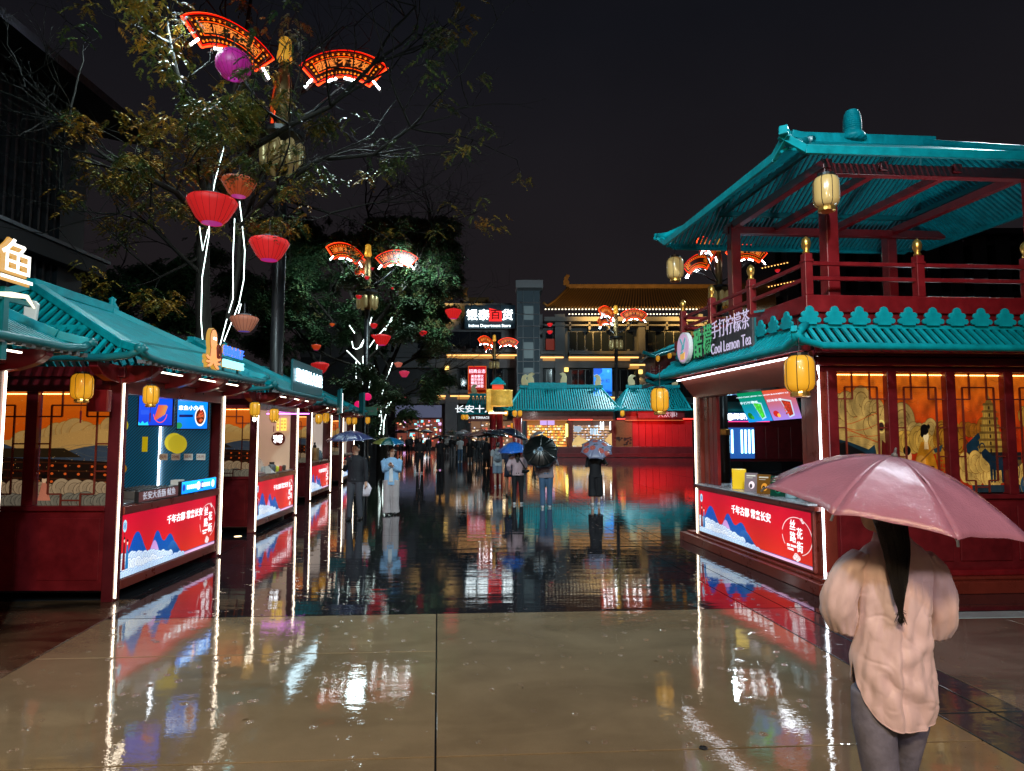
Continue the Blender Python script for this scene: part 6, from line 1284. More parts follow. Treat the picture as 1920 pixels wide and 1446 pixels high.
b = MB(); p0 = P(1157, 786.5, YH); p1 = P(1300, 786.5, YH); b.box(p0.x, -.1, p0.z, p1.x, -.02, p0.z+.08); b.build('red_light_bar', glow('red_light_bar', (1, .03, .02), 4), rw)
b = MB(); p0 = P(1066, 786.5, YH); p1 = P(1110, 786.5, YH); b.box(p0.x, -.2, p0.z-.08, p1.x, -.12, p0.z); b.build('red_light_bar', bpy.data.materials['red_light_bar'], rw)
lamp('AREA', 'red_wall_wash', P(1225, 790, YH-1.6)+Vector((0, 0, .1)), P(1225, 820, YH+.2), 90, (1, .03, .02), 3)
# window displays
g = random.Random(9)
def disp(label, x0, y0, x1, y1, pal, n, base):
    t = thing('shop_window', label, 'shop window', (0, YH, 0)); f = rb('frame', MT['red'], x0-1.5, y0-1.5, x1+1.5, y1+1.5, .9, 1.0, parent=t); rb('back', glow('display_back', base, .5), x0, y0, x1, y1, .8, .85, parent=t)
    for yy in np.arange(y0+8, y1-2, 5.2):
        rb('shelf', glow('shelf_glow', (1, .55, .12), .5, 'none'), x0+1, yy+3.8, x1-1, yy+4.5, .3, .75, parent=t)
        x = x0+1.5
        while x < x1-3: w_ = g.uniform(1.4, 3.6); c = g.choice(pal); rb('goods', glow('goods_glow', c, g.uniform(.5, 1.4), 'none'), x, yy+g.uniform(.2, 2), x+w_, yy+3.7, .35, .6, parent=t); x += w_+g.uniform(.2, 1.2)
    for xx in np.linspace(x0, x1, 3): rb('mullion', MT['brown'], xx-.5, y0, xx+.5, y1, -.05, .05, parent=t)
    return t
t = disp('left shop window of the red wall, full of orange and yellow shelves', 988, 789, 1064, 836, [(1, .30, .02), (1, .55, .05), (1, .75, .2), (1, .2, .02), (.9, .85, .6)], 40, (.45, .16, .03))
rb('purple_screen', glow('lilac_screen', (.62, .40, .9), .8), 1013, 786.5, 1040, 797, .2, .3, parent=t); rb('yellow_tube_sign', glow('yellow_tube', (1, .85, .15), 2.6), 1060.5, 795, 1064.5, 819, -.1, .1, parent=t)
for x, y in ((1018, 803), (1026, 807)): pass
t = disp('right shop window of the red wall, dark with blue-white tubes and a sand-coloured decal', 1074, 789, 1146, 836, [(.35, .2, .14), (.5, .6, .75), (.25, .12, .08), (.7, .4, .25)], 20, (.14, .07, .05))
for x in (1126, 1131, 1144): rb('tube_light', glow('pale_tube', (.95, .98, 1), 4.5), x, 791, x+1.2, 806, .1, .15, parent=t)
for k in range(5): rb('blue_rack', glow('blue_rack', (.45, .75, 1), 1.3), 1108+3*k, 803+(k % 2), 1109+3*k, 815, .1, .2, parent=t)
rb('grey_poster', glow('grey_poster', (.45, .55, .68), .6), 1076, 799, 1090, 810, .1, .15, parent=t)
pts = []; p0 = P(1072.5, 836, YH); p1 = P(1147, 816, YH); W_ = p1.x-p0.x
prof = [(0, .25), (.08, .75), (.16, 1.0), (.24, .75), (.34, .60), (.45, .45), (.55, .62), (.66, .5), (.76, .35), (.86, .7), (.95, 1.1), (1, 1.2)]
b = MB(); b.prism([(0, 0)]+[(x*W_, z*(p1.z-p0.z)) for x, z in prof]+[(W_, 0)], .02, O=(p0.x, -.06, p0.z)); b.build('landscape_decal', mat('sand_decal', (.55, .36, .14), .5, emit=(1, .6, .2), es=.35, var=.25, vs=1.5), t)
cv = Cv(240, 380, (.40, .26, .14)); gg = random.Random(4)
for k in range(9): cv.cloud(gg.uniform(0, .2), gg.uniform(.3, .6), gg.uniform(.4, .95), .07, (.45, .30, .17), (.24, .12, .06), gg)
for k in range(22): x, y = gg.uniform(.05, .6), gg.uniform(.08, .36); cv.ell(x, y, .05, .03, (.10, .04, .03)); cv.line([(x, y), (x-.02, y-.08)], .01, (.1, .04, .03))
a = P(1154.5, 838, YH); c = P(1185, 789, YH); t = thing('mural_panel', 'tan mural panel of birds and hills under the red light on the red wall', 'mural', (0, YH, 0)); b = MB(); b.quad((a.x, .02, a.z), (c.x, .02, a.z), (c.x, .02, c.z), (a.x, .02, c.z)); b.build('print', printed('far_mural', cv, .22, .8), t); b = MB(); b.box(a.x-.05, .025, a.z-.05, c.x+.05, .1, c.z+.05); b.build('frame', MT['maroon_d'], t)
t = thing('dim_wall_sign', 'dim grey lettered sign under the second teal roof', 'sign', P(1240, 778, YH-.6)); b = MB(); b.box(-1.9, .0, -.28, 1.9, .06, .28); b.build('board', MT['maroon_d'], t); b = MB(); b.text('大炊事!', .5, (.5, -.01, 0), (1, 0, 0), (0, 0, 1), .01, .02); b.build('lettering', mat('dim_sign_letters', (.3, .3, .33), .5, emit=(.6, .6, .7), es=.25), t)
for px, py, w_, lb in ((1167, 775, 8, 'small yellow lantern at the join of the two big teal roofs'), (949, 775, 7, 'small yellow lantern right of the gate tower'), (965, 775, 8, 'small pale yellow lantern at the left corner of the largest hall'), (975, 775, 8, 'small orange lantern at the left corner of the largest hall'), (961, 798, 7, 'low yellow lantern in the gap left of the largest hall'), (868, 782, 7, 'yellow lantern at the left of the small far hall, first'), (875, 782, 7, 'yellow lantern at the left of the small far hall, second')):
    c = copy_tree(lan, None, P(px, py, YH-2), 0, lb, skip=('tassel', 'rib')); k = w_/1200*(YH-2)/.30; c.scale = (k, k, k)
# yellow gate tower with lanterns
gt = thing('gate_tower', 'golden lantern tower with a small teal roof on two red columns', 'tower', (P(935, 800, 50).x, 50, 0)); gx = gt.location.x
def gp(px, py): p = P(px, py, 50); return p.x-gx, p.z
for px in (924, 937): x, z = gp(px, 776); b = MB(); b.lathe([(.30, 0), (.26, .3), (.26, z), (.30, z+.05)], 14, (x, 0, 0)); b.build('column', MT['red'], gt, smooth=True)
x, z = gp(943, 776); x2, z2 = gp(960, 776)
for px in (967, 974): x, z = gp(px, 784); b = MB(); b.lathe([(.26, 0), (.22, .3), (.22, z)], 14, (x, 0, 0)); b.build('column', MT['red'], gt, smooth=True)
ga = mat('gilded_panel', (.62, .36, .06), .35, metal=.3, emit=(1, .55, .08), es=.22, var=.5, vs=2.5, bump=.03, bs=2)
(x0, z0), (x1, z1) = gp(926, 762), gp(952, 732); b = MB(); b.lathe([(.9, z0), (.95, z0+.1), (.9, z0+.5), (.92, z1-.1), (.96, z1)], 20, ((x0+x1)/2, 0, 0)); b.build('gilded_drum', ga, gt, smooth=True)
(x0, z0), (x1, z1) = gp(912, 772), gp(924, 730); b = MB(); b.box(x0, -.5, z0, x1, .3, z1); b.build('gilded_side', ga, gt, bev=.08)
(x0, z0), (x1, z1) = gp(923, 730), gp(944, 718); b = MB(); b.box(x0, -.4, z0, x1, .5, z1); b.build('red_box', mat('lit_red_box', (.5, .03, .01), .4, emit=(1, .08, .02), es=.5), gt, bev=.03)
for (a0, b0_, a1, b1_) in ((917, 719, 951, 706), (913, 722, 955, 717)):
    (x0, z0), (x1, z1) = gp(a0, b0_), gp(a1, b1_); cx, hw = (x0+x1)/2, (x1-x0)/2; b = MB(); b.lathe([(hw, z0), (hw*.9, z0+.12), (hw*.35, z1-.15), (0, z1)], 4, (cx, 0, 0), PI/4); b.build('roof', MT['teal'], gt)
(x0, z0), (x1, z1) = gp(917, 776), gp(950, 771); b = MB(); b.box(x0, -.6, z0, x1, .3, z0+.1); b.build('light_bar', glow('gate_light', (1, .8, .5), 4), gt)
t = thing('far_hall_sign', 'white lit characters over the small far hall entrance', 'sign', P(890, 768, 58)); b = MB(); b.text('长安十八', .72, (0, 0, 0), (1, 0, 0), (0, 0, 1), .015, .05, sx=1.25); b.text('NO. 18 TERRACE', .3, (.2, 0, -.75), (1, 0, 0), (0, 0, 1), .01, .05); b.build('lettering', mat('soft_white_letters', (.7, .7, .7), .4, emit=(.9, .95, 1), es=.75), t)
# red round lanterns in front of the store
for px, py, w_, lb in ((1031, 609, 11, 'upper glowing red lantern beside the glass tower'), (1031, 623, 11, 'lower glowing red lantern beside the glass tower')):
    tree_lantern(px, py, w_, 80, lb, RD, 1.0)
# two-storey pavilion glimpsed left of the tea kiosk
YP = 34.0
pv = thing('far_pavilion', 'distant two-storey red pavilion with teal eaves and small lanterns, left of the tea kiosk sign', 'pavilion', (0, YP, 0))
def pb(name, m, x0, y0, x1, y1, d0, d1, bev=0): p0 = P(x0, y1, YP); p1 = P(x1, y0, YP); b = MB(); b.box(p0.x, d0, p0.z, p1.x, d1, p1.z); return b.build(name, m, pv, bev=bev)
pb('wall', MT['maroon_d'], 1232, 665, 1300, 700, .4, 3)
for a, c, z_ in (((1216, 669), (1300, 642), 0), ((1222, 722), (1300, 706), 0)):
    q0, q1 = P(a[0], a[1], YP-.8), P(c[0]+80, c[1]-24, YP+4); o_ = Vector((0, YP, 0)); b = MB(); b.loft([[q0-o_, q0-o_+Vector((0, 0, .12)), q1-o_+Vector((0, 0, .12)), q1-o_], [q0-o_+Vector((.4, 4.5, .1)), q0-o_+Vector((.4, 4.5, .3)), q1-o_+Vector((.4, 3, 1.0)), q1-o_+Vector((.4, 3, .9))]]); b.build('roof', MT['teal'], pv)
    b = MB(); b.tube([q0-o_+Vector((-.3, 0, .25)), q0-o_+Vector((.3, 0, 0)), q1-o_], .09, 6); b.build('eave_board', MT['teal'], pv, smooth=True)
for x in range(1214, 1300, 10): pb('rail_post', MT['red'], x, 690, x+1.6, 704, -.9, -.8)
pb('rail', MT['red'], 1214, 694, 1300, 696, -.9, -.8); pb('rail', MT['red'], 1214, 699, 1300, 700.5, -.9, -.8); pb('deck', MT['maroon'], 1212, 704, 1300, 709, -1, .4)
for px, py, lb in ((1233.5, 672, 'small yellow lantern, first along the far pavilion eave'), (1255.5, 667, 'small yellow lantern, second along the far pavilion eave'), (1275, 656, 'small yellow lantern, third along the far pavilion eave, by the pink badge')):
    c = copy_tree(lan, None, P(px, py, YP-1.2), 0, lb, skip=('tassel', 'rib')); k = 7/1200*YP/.30; c.scale = (k, k, k)
# row seen through the kiosk hatch
YR = 36.0
rr = thing('drinks_shop', 'dark red shop with blue-lit drink fridges and a blue sign, seen through the kiosk hatch', 'shop', (0, YR, 0))
def rq(name, m, x0, y0, x1, y1, d0, d1, bev=0): p0 = P(x0, y1, YR); p1 = P(x1, y0, YR); b = MB(); b.box(p0.x, d0, p0.z, p1.x, d1, p1.z); return b.build(name, m, rr, bev=bev)
rq('wall', MT['maroon'], 1340, 788, 1960, 866, .5, 3); rq('sign_board', mat('navy_board', (.01, .02, .08), .4, emit=(.02, .06, .3), es=.5), 1340, 772, 1440, 790, -.2, .4); rq('pink_trim', glow('pink_trim', (1, .05, .25), 1.2), 1355, 790, 1440, 791.5, -.25, -.15)
for k in range(7): rq('panel', MT['maroon'], 1417+24*k, 800, 1439+24*k, 862, .35, .5, .02)
p = P(1366, 782, YR); b = MB(); b.prism([(.19*math.cos(2*PI*k/20), .19*math.sin(2*PI*k/20)) for k in range(20)], .05, O=(p.x, -.25, p.z)); b.text('鲜茶饮品', .34, (p.x+.85, -.26, p.z), (1, 0, 0), (0, 0, 1), .02, .03); b.build('sign_lettering', WI2, rr)
for x0, x1 in ((1359, 1370), (1371, 1388), (1389, 1415)):
    rq('fridge', mat('fridge_body', (.02, .03, .05), .3, emit=(.02, .12, .5), es=.6), x0, 802, x1, 860, .1, .45)
for x in (1361, 1367, 1373, 1391, 1398, 1405, 1412): rq('fridge_tube', glow('fridge_tube', (.35, .75, 1), 4.5), x, 806, x+1.2, 850, 0, .09)
b = MB(); p0, p1 = P(1330, 770, YR-1), P(1960, 770, YR-1); a1 = P(1400, 752, YR+2)
b.loft([[Vector((p0.x, -1, p0.z)), Vector((p0.x, 3, a1.z)), Vector((p0.x, 3, a1.z-.1)), Vector((p0.x, -1, p0.z-.12))], [Vector((p1.x, -1, p0.z)), Vector((p1.x, 3, a1.z)), Vector((p1.x, 3, a1.z-.1)), Vector((p1.x, -1, p0.z-.12))]]); b.build('roof', MT['teal'], rr)
t = thing('banded_pole', 'thick black pole with a gold band seen through the kiosk hatch', 'pole', (P(1358, 830, 15.5).x, 15.5, 0)); b = MB(); b.lathe([(.13, 0), (.13, 1.95), (.10, 2.1), (.10, 4.5)], 16); b.build('shaft', MT['black'], t, smooth=True); b = MB(); b.lathe([(.135, 1.95), (.14, 1.97), (.14, 2.08), (.105, 2.1)], 16); b.build('band', MT['gold'], t)
# dark blocks behind the pavilion
dk2 = thing('dark_office_block', 'dim grey concrete building seen through and behind the kiosk pavilion', 'building', (0, 66, 0))
def dq(name, m, x0, y0, x1, y1, d0, d1): p0 = P(x0, y1, 66); p1 = P(x1, y0, 66); b = MB(); b.box(p0.x, d0, p0.z, p1.x, d1, p1.z); return b.build(name, m, dk2)
GC = mat('dim_concrete', (.045, .045, .05), .7, var=.3, vs=.3)
dq('wall', mat('dim_glass', (.008, .01, .014), .15), 1470, 455, 2300, 840, .8, 12)
for x in range(1478, 2200, 44): dq('column', GC, x, 440, x+12, 700, -.5, .8)
for y in (455, 500, 548, 600, 650): dq('floor_band', GC, 1460, y, 2250, y+7, -.3, .8)
dq('roof_band', GC, 1450, 436, 2260, 446, -1.5, .8)
for px, py, lb in ((1462, 532, 'amber lit eave fragment behind the kiosk railing, left'), (1450, 497, 'amber lit eave fragment behind the kiosk railing, upper')):
    t = thing('amber_eave', lb, 'eave', P(px, py, 60)); b = MB(); b.beam((-1.2, 0, -.25), (1.6, 0, .35), .15, .12); b.build('eave', MT['brown'], t); b = MB()
    for k in range(9): b.cbox((-1.1+.3*k, -.1, -.33+.065*k), (.09, .05, .08))
    b.build('eave_lights', AMB, t, kind='stuff')
tree_lantern(1458, 508, 10, 58, 'small red lantern seen between the kiosk railing posts', RD, 1.0)
# ------------------------------------------------------------------ people and umbrellas
from mathutils import noise as mn
def cloth(name, col, rough=.75, bump=.004, bs=22, var=.12, spec=.3, coat=0): return mat(name, col, rough, bump=bump, bs=bs, var=var, vs=7, spec=spec, coat=coat)
SKIN = MT['skin']; HAIR = MT['hair']
def bend(s, h, l1, l2, pole):
    s, h = Vector(s), Vector(h); d = h-s; L_ = min(d.length, (l1+l2)*.995); d.normalize(); a = (l1*l1-l2*l2+L_*L_)/(2*L_); hh = math.sqrt(max(l1*l1-a*a, 0)); p = Vector(pole); p = (p-d*p.dot(d)).normalized()
    return s+d*a+p*hh, s+d*L_
def hand(parent, wrist, fdir, palm_n, side, curl=.9, grip=None, k=1.0):
    """palm, four unequal bent fingers and a thumb; fdir along the fingers, palm_n out of the palm"""
    w_ = Vector(wrist); f = Vector(fdir).normalized(); n = Vector(palm_n); n = (n-f*n.dot(f)).normalized(); s_ = f.cross(n)*side; b = MB()
    b.tube([w_-f*.02*k, w_+f*.03*k, w_+f*.075*k, w_+f*.09*k], [.024*k, .032*k, .036*k, .030*k], 10, ry=[.018*k, .016*k, .015*k, .012*k])
    for i, (o_, l) in enumerate(((-.027, .072), (-.009, .082), (.009, .077), (.027, .060))):
        p = w_+f*.08*k+s_*o_*k; d = f.copy(); pts = [p-f*.02*k]; 
        for j in range(4): pts.append(p.copy()); d = (d*math.cos(curl*.75)+n*math.sin(curl*.75)).normalized() if j else d; p = p+d*l*k/3
        b.tube(pts, [.0095*k, .0095*k, .0085*k, .0078*k, .006*k][:len(pts)], 7)
    p = w_+f*.025*k-s_*.028*k; d = (f*.55-s_*.8+n*.35).normalized(); pts = [p, p+d*.03*k]; d = (f*.8+n*.6).normalized(); pts += [pts[-1]+d*.026*k, pts[-1]+d*.048*k]; b.tube(pts, [.012*k, .011*k, .010*k, .007*k], 7)
    return b.build('hand', SKIN, parent, remesh=.0042, smit=2)
def person(label, loc, yaw, H=1.7, top=None, bottom=None, shoes=None, bstyle='pants', tstyle='long', hair='short', armR=(-.22, -.03, .82), armL=(.24, -.03, .82), stride=.12, group=None, vox=.024, face=False, broad=1.0, hem=.86, legw=1.0, name='person', skirt_z=.45, hood=False, headturn=0, hands=False, fm=1, jacket=None, sway=0):
    k = H/1.7; t = thing(name, label, 'person', loc, yaw, group); t.scale = (k, k, k)
    shx = .185*broad; S_R, S_L = Vector((-shx, 0, 1.40)), Vector((shx, 0, 1.40))
    eR, hR = bend(S_R, armR, .29, .26, (-.35, .5, -.9)); eL, hL = bend(S_L, armL, .29, .26, (.35, .5, -.9))
    hipR, hipL = Vector((-.095, 0, .88)), Vector((.095, 0, .88)); kR, kL = Vector((-.10, -stride*.55, .48)), Vector((.10, stride*.2-.02, .48)); aR, aL = Vector((-.10, -stride, .085)), Vector((.10, stride, .085 if stride < .15 else .12))
    b = MB(); ht_ = Matrix.Rotation(headturn, 4, 'Z')
    b.tube([(0, .01, 1.36), (0, .0, 1.48), (0, -.01, 1.55)], [.066, .056, .056], 10)
    b.M = ht_; b.ell((0, -.012, 1.605), .076, .092, .105, 16, 12); b.ell((0, -.035, 1.545), .052, .058, .058, 12, 8); b.ell((0, -.104, 1.585), .014, .018, .022, 8, 6)
    for s_ in (-1, 1): b.ell((s_*.078, .0, 1.59), .012, .022, .032, 8, 6); b.ell((s_*.032, -.088, 1.625), .022, .012, .010, 8, 5)
    b.ell((0, -.088, 1.545), .026, .014, .009, 8, 5); b.M = Matrix()
    b.tube([(0, 0, .86), (0, 0, 1.02), (0, 0, 1.2), (0, 0, 1.38), (0, 0, 1.44)], [.14, .115, .14, .15, .06], 12, ry=[.09, .08, .095, .085, .05])
    for s_, e_, h_ in ((S_R, eR, hR), (S_L, eL, hL)):
        b.tube([s_, e_, e_.lerp(h_, .5), h_], [.047, .037, .034, .024], 8)
        if not hands: d = (h_-e_).normalized(); b.tube([h_, h_+d*.05, h_+d*.10], [.026, .036, .02], 8, ry=[.02, .02, .014])
    for h_, k_, a_ in ((hipR, kR, aR), (hipL, kL, aL)): b.tube([h_, k_, k_.lerp(a_, .35), a_, a_-Vector((0, 0, .06))], [.075, .050, .052, .034, .034], 8); b.tube([a_+Vector((0, .04, -.05)), a_+Vector((0, -.12, -.06))], [.032, .028], 8)
    body = b.build('body', SKIN, t, remesh=vox*.6, smit=2)
    if face:
        b = MB(ht_); 
        for s_ in (-1, 1): b.ell((s_*.032, -.1005, 1.608), .013, .005, .0055, 8, 6)
        b.build('eye', mat('dark_eye', (.01, .008, .008), .2) if 'dark_eye' not in bpy.data.materials else bpy.data.materials['dark_eye'], t, smooth=True)
        b = MB(ht_)
        for s_ in (-1, 1): b.tube([(s_*.016, -.101, 1.628), (s_*.034, -.102, 1.634), (s_*.052, -.092, 1.629)], .004, 5)
        b.build('eyebrow', HAIR, t); b = MB(ht_); b.tube([(-.024, -.0985, 1.543), (0, -.104, 1.545), (.024, -.0985, 1.543)], [.003, .006, .003], 6); b.build('mouth', mat('lips', (.28, .09, .08), .45) if 'lips' not in bpy.data.materials else bpy.data.materials['lips'], t)
    if hands:
        for s_, e_, h_ in ((1, eR, hR), (-1, eL, hL)):
            d = (h_-e_).normalized(); hand(t, h_, d if s_ < 0 else (d+Vector((0, -.1, .2))), (-s_*-.3, -1, .1) if d.z > -.3 else (s_*1, -.2, 0), s_, .95)
    if hair != 'none':
        b = MB(ht_); b.ell((0, .018, 1.638), .088, .098, .092, 16, 12); b.ell((0, .045, 1.60), .078, .075, .09, 14, 10)
        if hair == 'long': b.tube([(0, .06, 1.62), (0, .10, 1.5), (0, .12, 1.36), (0, .115, 1.24)], [.085, .09, .075, .03], 12, ry=[.05, .045, .035, .02])
        if hair == 'bob': b.tube([(0, .05, 1.62), (0, .06, 1.52), (0, .055, 1.47)], [.095, .098, .08], 12, ry=[.065, .065, .05]); 
        if hair == 'bob':
            for s_ in (-1, 1): b.tube([(s_*.078, -.02, 1.66), (s_*.090, -.03, 1.56), (s_*.082, -.03, 1.49)], [.03, .03, .018], 8)
        if hair == 'bun': b.ell((0, .11, 1.62), .04, .04, .04, 10, 8)
        b.build('hair', HAIR, t, remesh=max(vox*.6, .012), smit=1)
    if hood: b = MB(); b.tube([(0, .03, 1.44), (0, .02, 1.55), (0, .02, 1.66), (0, .02, 1.73)], [.10, .115, .11, .05], 14, ry=[.09, .115, .11, .05]); b.build('hood', top, t, remesh=vox*.7, smit=2)
    # top
    b = MB(); wz = lambda z: z
    tr = [(0, 0, hem), (0, 0, max(hem+.05, .98)), (0, 0, 1.10), (0, 0, 1.24), (0, 0, 1.36), (0, 0, 1.43), (0, 0, 1.475)]
    b.tube(tr, [q*fm for q in (.178*broad+(.01 if hem < .9 else 0), .168*broad, .162*broad, .178*broad, .190*broad, .13*broad, .066)], 16, ry=[.125, .12, .118, .122, .112, .085, .062])
    for s_, e_, h_ in ((S_R, eR, hR), (S_L, eL, hL)):
        sgn = -1 if s_.x < 0 else 1
        if tstyle == 'long': b.tube([s_-Vector((sgn*.05, 0, -.0)), s_+Vector((sgn*.005, 0, -.04)), e_, e_.lerp(h_, .6), h_-(h_-e_).normalized()*.015], [.062, .066, .055, .050, .038], 10)
        elif tstyle == 'short': b.tube([s_-Vector((sgn*.05, 0, 0)), s_+Vector((sgn*.005, 0, -.03)), s_.lerp(e_, .75)], [.062, .068, .062], 10)
        elif tstyle == 'loose': b.tube([s_-Vector((sgn*.05, 0, 0)), s_+Vector((sgn*.01, 0, -.04)), e_, e_.lerp(h_, .5), h_-(h_-e_).normalized()*.02], [.066, .078, .080, .074, .045], 10)
    b.build('top', top, t, remesh=vox*.75, smit=3)
    # bottom
    b = MB()
    if bstyle in ('pants', 'wide', 'shorts', 'culotte'):
        b.tube([(0, 0, 1.02), (0, 0, .93), (0, .005, .84)], [.135*broad, .168*broad, .160*broad], 14, ry=[.10, .125, .11])
        w1, w2, w3 = {'pants': (.092, .070, .062), 'wide': (.105, .098, .108), 'shorts': (.105, .10, .10), 'culotte': (.11, .115, .125)}[bstyle]; w1, w2, w3 = w1*legw, w2*legw, w3*legw
        for h_, k_, a_ in ((hipR, kR, aR), (hipL, kL, aL)):
            if bstyle == 'shorts': b.tube([h_, h_.lerp(k_, .9)], [w1, w2], 10)
            elif bstyle == 'culotte': b.tube([h_, k_, k_.lerp(a_, .55)], [w1, w2, w3], 10)
            else: b.tube([h_, h_.lerp(k_, .5), k_, k_.lerp(a_, .5), a_-Vector((0, -.005, .03))], [w1, w1*.95, w2, w2*.92, w3], 10)
    else: b.tube([(0, 0, 1.05), (0, 0, .9), (0, 0, .7), (0, 0, skirt_z)], [.14, .17, .19, .21], 16, ry=[.1, .13, .15, .17])
    b.build('trousers' if bstyle in ('pants', 'wide') else ('shorts' if bstyle in ('shorts', 'culotte') else 'skirt'), bottom, t, remesh=vox*.75, smit=2)
    for a_ in (aR, aL):
        b = MB(); z = a_.z-.085; b.tube([a_+Vector((0, .06, -.045)), a_+Vector((0, .0, -.04)), a_+Vector((0, -.10, -.052)), a_+Vector((0, -.17, -.06))], [.036, .046, .048, .03], 10, ry=[.045, .052, .034, .022]); b.build('shoe', shoes or BLK_SHOE, t, remesh=.012 if vox < .02 else .018, smit=1)
    return t
BLK_SHOE = mat('black_shoe', (.012, .012, .014), .35); WHT_SHOE = mat('white_trainer', (.55, .55, .58), .5)

def umbrella(label, hub, axis, Rr, h, m, n=8, spin=0.0, pole=.75, group='umbrellas held up in the rain', crease=0.0, uv=True, edge_m=None, ribm=None, handle=True, seg=4, rad=7):
    ax = Vector(axis).normalized(); q = ax.to_track_quat('Z', 'Y'); t = thing('umbrella', label, 'umbrella', hub, 0, group); t.rotation_euler = (q.to_matrix() @ Matrix.Rotation(spin, 3, 'Z')).to_euler()
    def pt(j, u, tt):
        a0, a1 = 2*PI*j/n, 2*PI*(j+1)/n; r = Rr*tt; z = -h*(tt**1.9)*(1.0); c0 = Vector((r*math.cos(a0), r*math.sin(a0), z)); c1 = Vector((r*math.cos(a1), r*math.sin(a1), z)); p = c0.lerp(c1, u); s_ = 4*u*(1-u)
        p.x *= 1-.05*s_*tt**3; p.y *= 1-.05*s_*tt**3; p.z += (-.018*s_*tt*(1-tt*.3)+.028*s_*tt**4)*Rr*1.2
        if crease: p.z += crease*(mn.noise(Vector((p.x*9, p.y*9, j*3.1)))*.7+mn.noise(Vector((p.x*22, p.y*5, j)))*.4)*(.3+tt)
        return p
    vs, fs, us = [], [], []
    for j in range(n):
        b0 = len(vs)
        for i in range(rad+1):
            for k in range(seg+1): vs.append(pt(j, k/seg, max(i/rad, .02)))
        for i in range(rad):
            for k in range(seg):
                f = (b0+i*(seg+1)+k, b0+(i+1)*(seg+1)+k, b0+(i+1)*(seg+1)+k+1, b0+i*(seg+1)+k+1); fs.append(f); us.append([(vs[x].x/Rr*.5+.5, vs[x].y/Rr*.5+.5) for x in f])
    b = MB(); b.add(vs, fs, us); o = b.build('canopy', m, t, smooth=True); s_ = o.modifiers.new('solid', 'SOLIDIFY'); s_.thickness = .0015
    b = MB(); b.tube([(0, 0, .035), (0, 0, -pole)], .007, 6); b.build('shaft', MT['grey'], t)
    b = MB(); b.lathe([(.018, -.005), (.014, .012), (.006, .02), (.005, .045), (0, .047)], 10); b.build('ferrule', MT['grey'], t, smooth=True)
    b = MB()
    for j in range(n):
        b.tube([pt(j, 0, tt)-Vector((0, 0, .008)) for tt in (.02, .35, .7, 1.0)], .0035, 4); e = pt(j, 0, 1); b.tube([e, e*1.02-Vector((0, 0, .02))], .006, 5)
    b.build('ribs', ribm or MT['steel'], t, kind='stuff')
    if handle: b = MB(); b.tube([(0, 0, -pole), (0, 0, -pole-.09)], .014, 8); b.build('handle', MT['black'], t, smooth=True)
    if edge_m:
        b = MB()
        for j in range(n): b.tube([pt(j, u, 1) for u in (0, .25, .5, .75, 1)], .008, 5, cap=False)
        b.build('edge_trim', edge_m, t)
    return t
def ucloth(name, col, rough=.3, bump=.0015, bs=60, coat=.5, var=.1, alpha=1): return mat(name, col, rough, bump=bump, bs=bs, var=var, vs=5, coat=coat, alpha=alpha)
def at(px, pyfeet): g = G(px, pyfeet); return Vector((g.x, g.y, 0))

# man with navy umbrella
mp = at(665, 975); tops = cloth('black_sweatshirt', (.012, .013, .018)); slate = cloth('slate_trousers', (.045, .048, .06))
man = person('man in black sweatshirt and grey trousers holding a navy umbrella and a plastic bag', mp, R(-8), 1.72, tops, slate, BLK_SHOE, armR=(-.17, -.20, 1.28), armL=(.27, -.03, .80), stride=.07, vox=.016, face=True, broad=1.12, hem=.86, legw=1.1, hands=True)
umbrella('navy umbrella with small dots held by the man in black', P(657, 808, mp.y-.15), (-.02, -.08, 1), .56, .20, ucloth('navy_umbrella_cloth', (.035, .045, .13)), spin=.2, pole=.62)
b = MB(); b.lathe([(.015, .20), (.05, .12), (.10, .03), (.11, -.08), (.07, -.15), (0, -.16)], 12); b.v = [Vector((p.x*1.25+.03*math.sin(p.z*20), p.y*.4+.02*math.cos(p.x*30), p.z)) for p in b.v]
o = b.build('plastic_bag', mat('thin_white_bag', (.60, .55, .62), .3, bump=.02, bs=16, coat=.4), smooth=True); o.location = P(686, 918, mp.y); tag(o, 'white thin plastic bag with purple print hanging from the hand of the man', 'bag')
# woman in blue shirt
wp = at(733, 965); blue = cloth('pale_blue_shirt', (.22, .40, .62), .7, .008, 12); greyp = cloth('pale_grey_trousers', (.36, .32, .33), .75, .008, 9)
wm_ = person('woman in open pale blue shirt and wide light grey trousers, hands at her chin', wp, R(6), 1.62, blue, greyp, BLK_SHOE, 'wide', 'loose', 'bob', armR=(-.04, -.19, 1.27), armL=(.05, -.20, 1.24), stride=.04, vox=.016, face=True, broad=1.08, hem=.76, headturn=R(30), hands=True, legw=1.1)
b = MB(); b.tube([(0, -.05, 1.44), (0, -.108, 1.3), (0, -.12, 1.1), (0, -.125, .84)], [.03, .05, .055, .065], 8, ry=[.02, .02, .02, .02]); b.build('white_tee', cloth('white_tee', (.55, .58, .62)), wm_, remesh=.012, smit=1)
cvu = Cv(256, 256, (.05, .28, .38)); aa = np.degrees(np.arctan2(cvu.y-.5, cvu.x-.5)) % 360
for k, c_ in enumerate(((.05, .35, .5), (.10, .45, .60), (.04, .25, .22), (.45, .45, .15), (.40, .42, .18), (.05, .3, .3), (.06, .38, .55), (.12, .42, .62))): cvu.put((aa >= k*45) & (aa < k*45+45), c_)
umbrella('teal, blue and yellow-green panelled umbrella held by the woman in pale blue', P(729, 820, wp.y-.1), (.03, -.1, 1), .42, .15, printed('panel_umbrella', cvu, 0, .8, .3), spin=R(12), pole=.62)

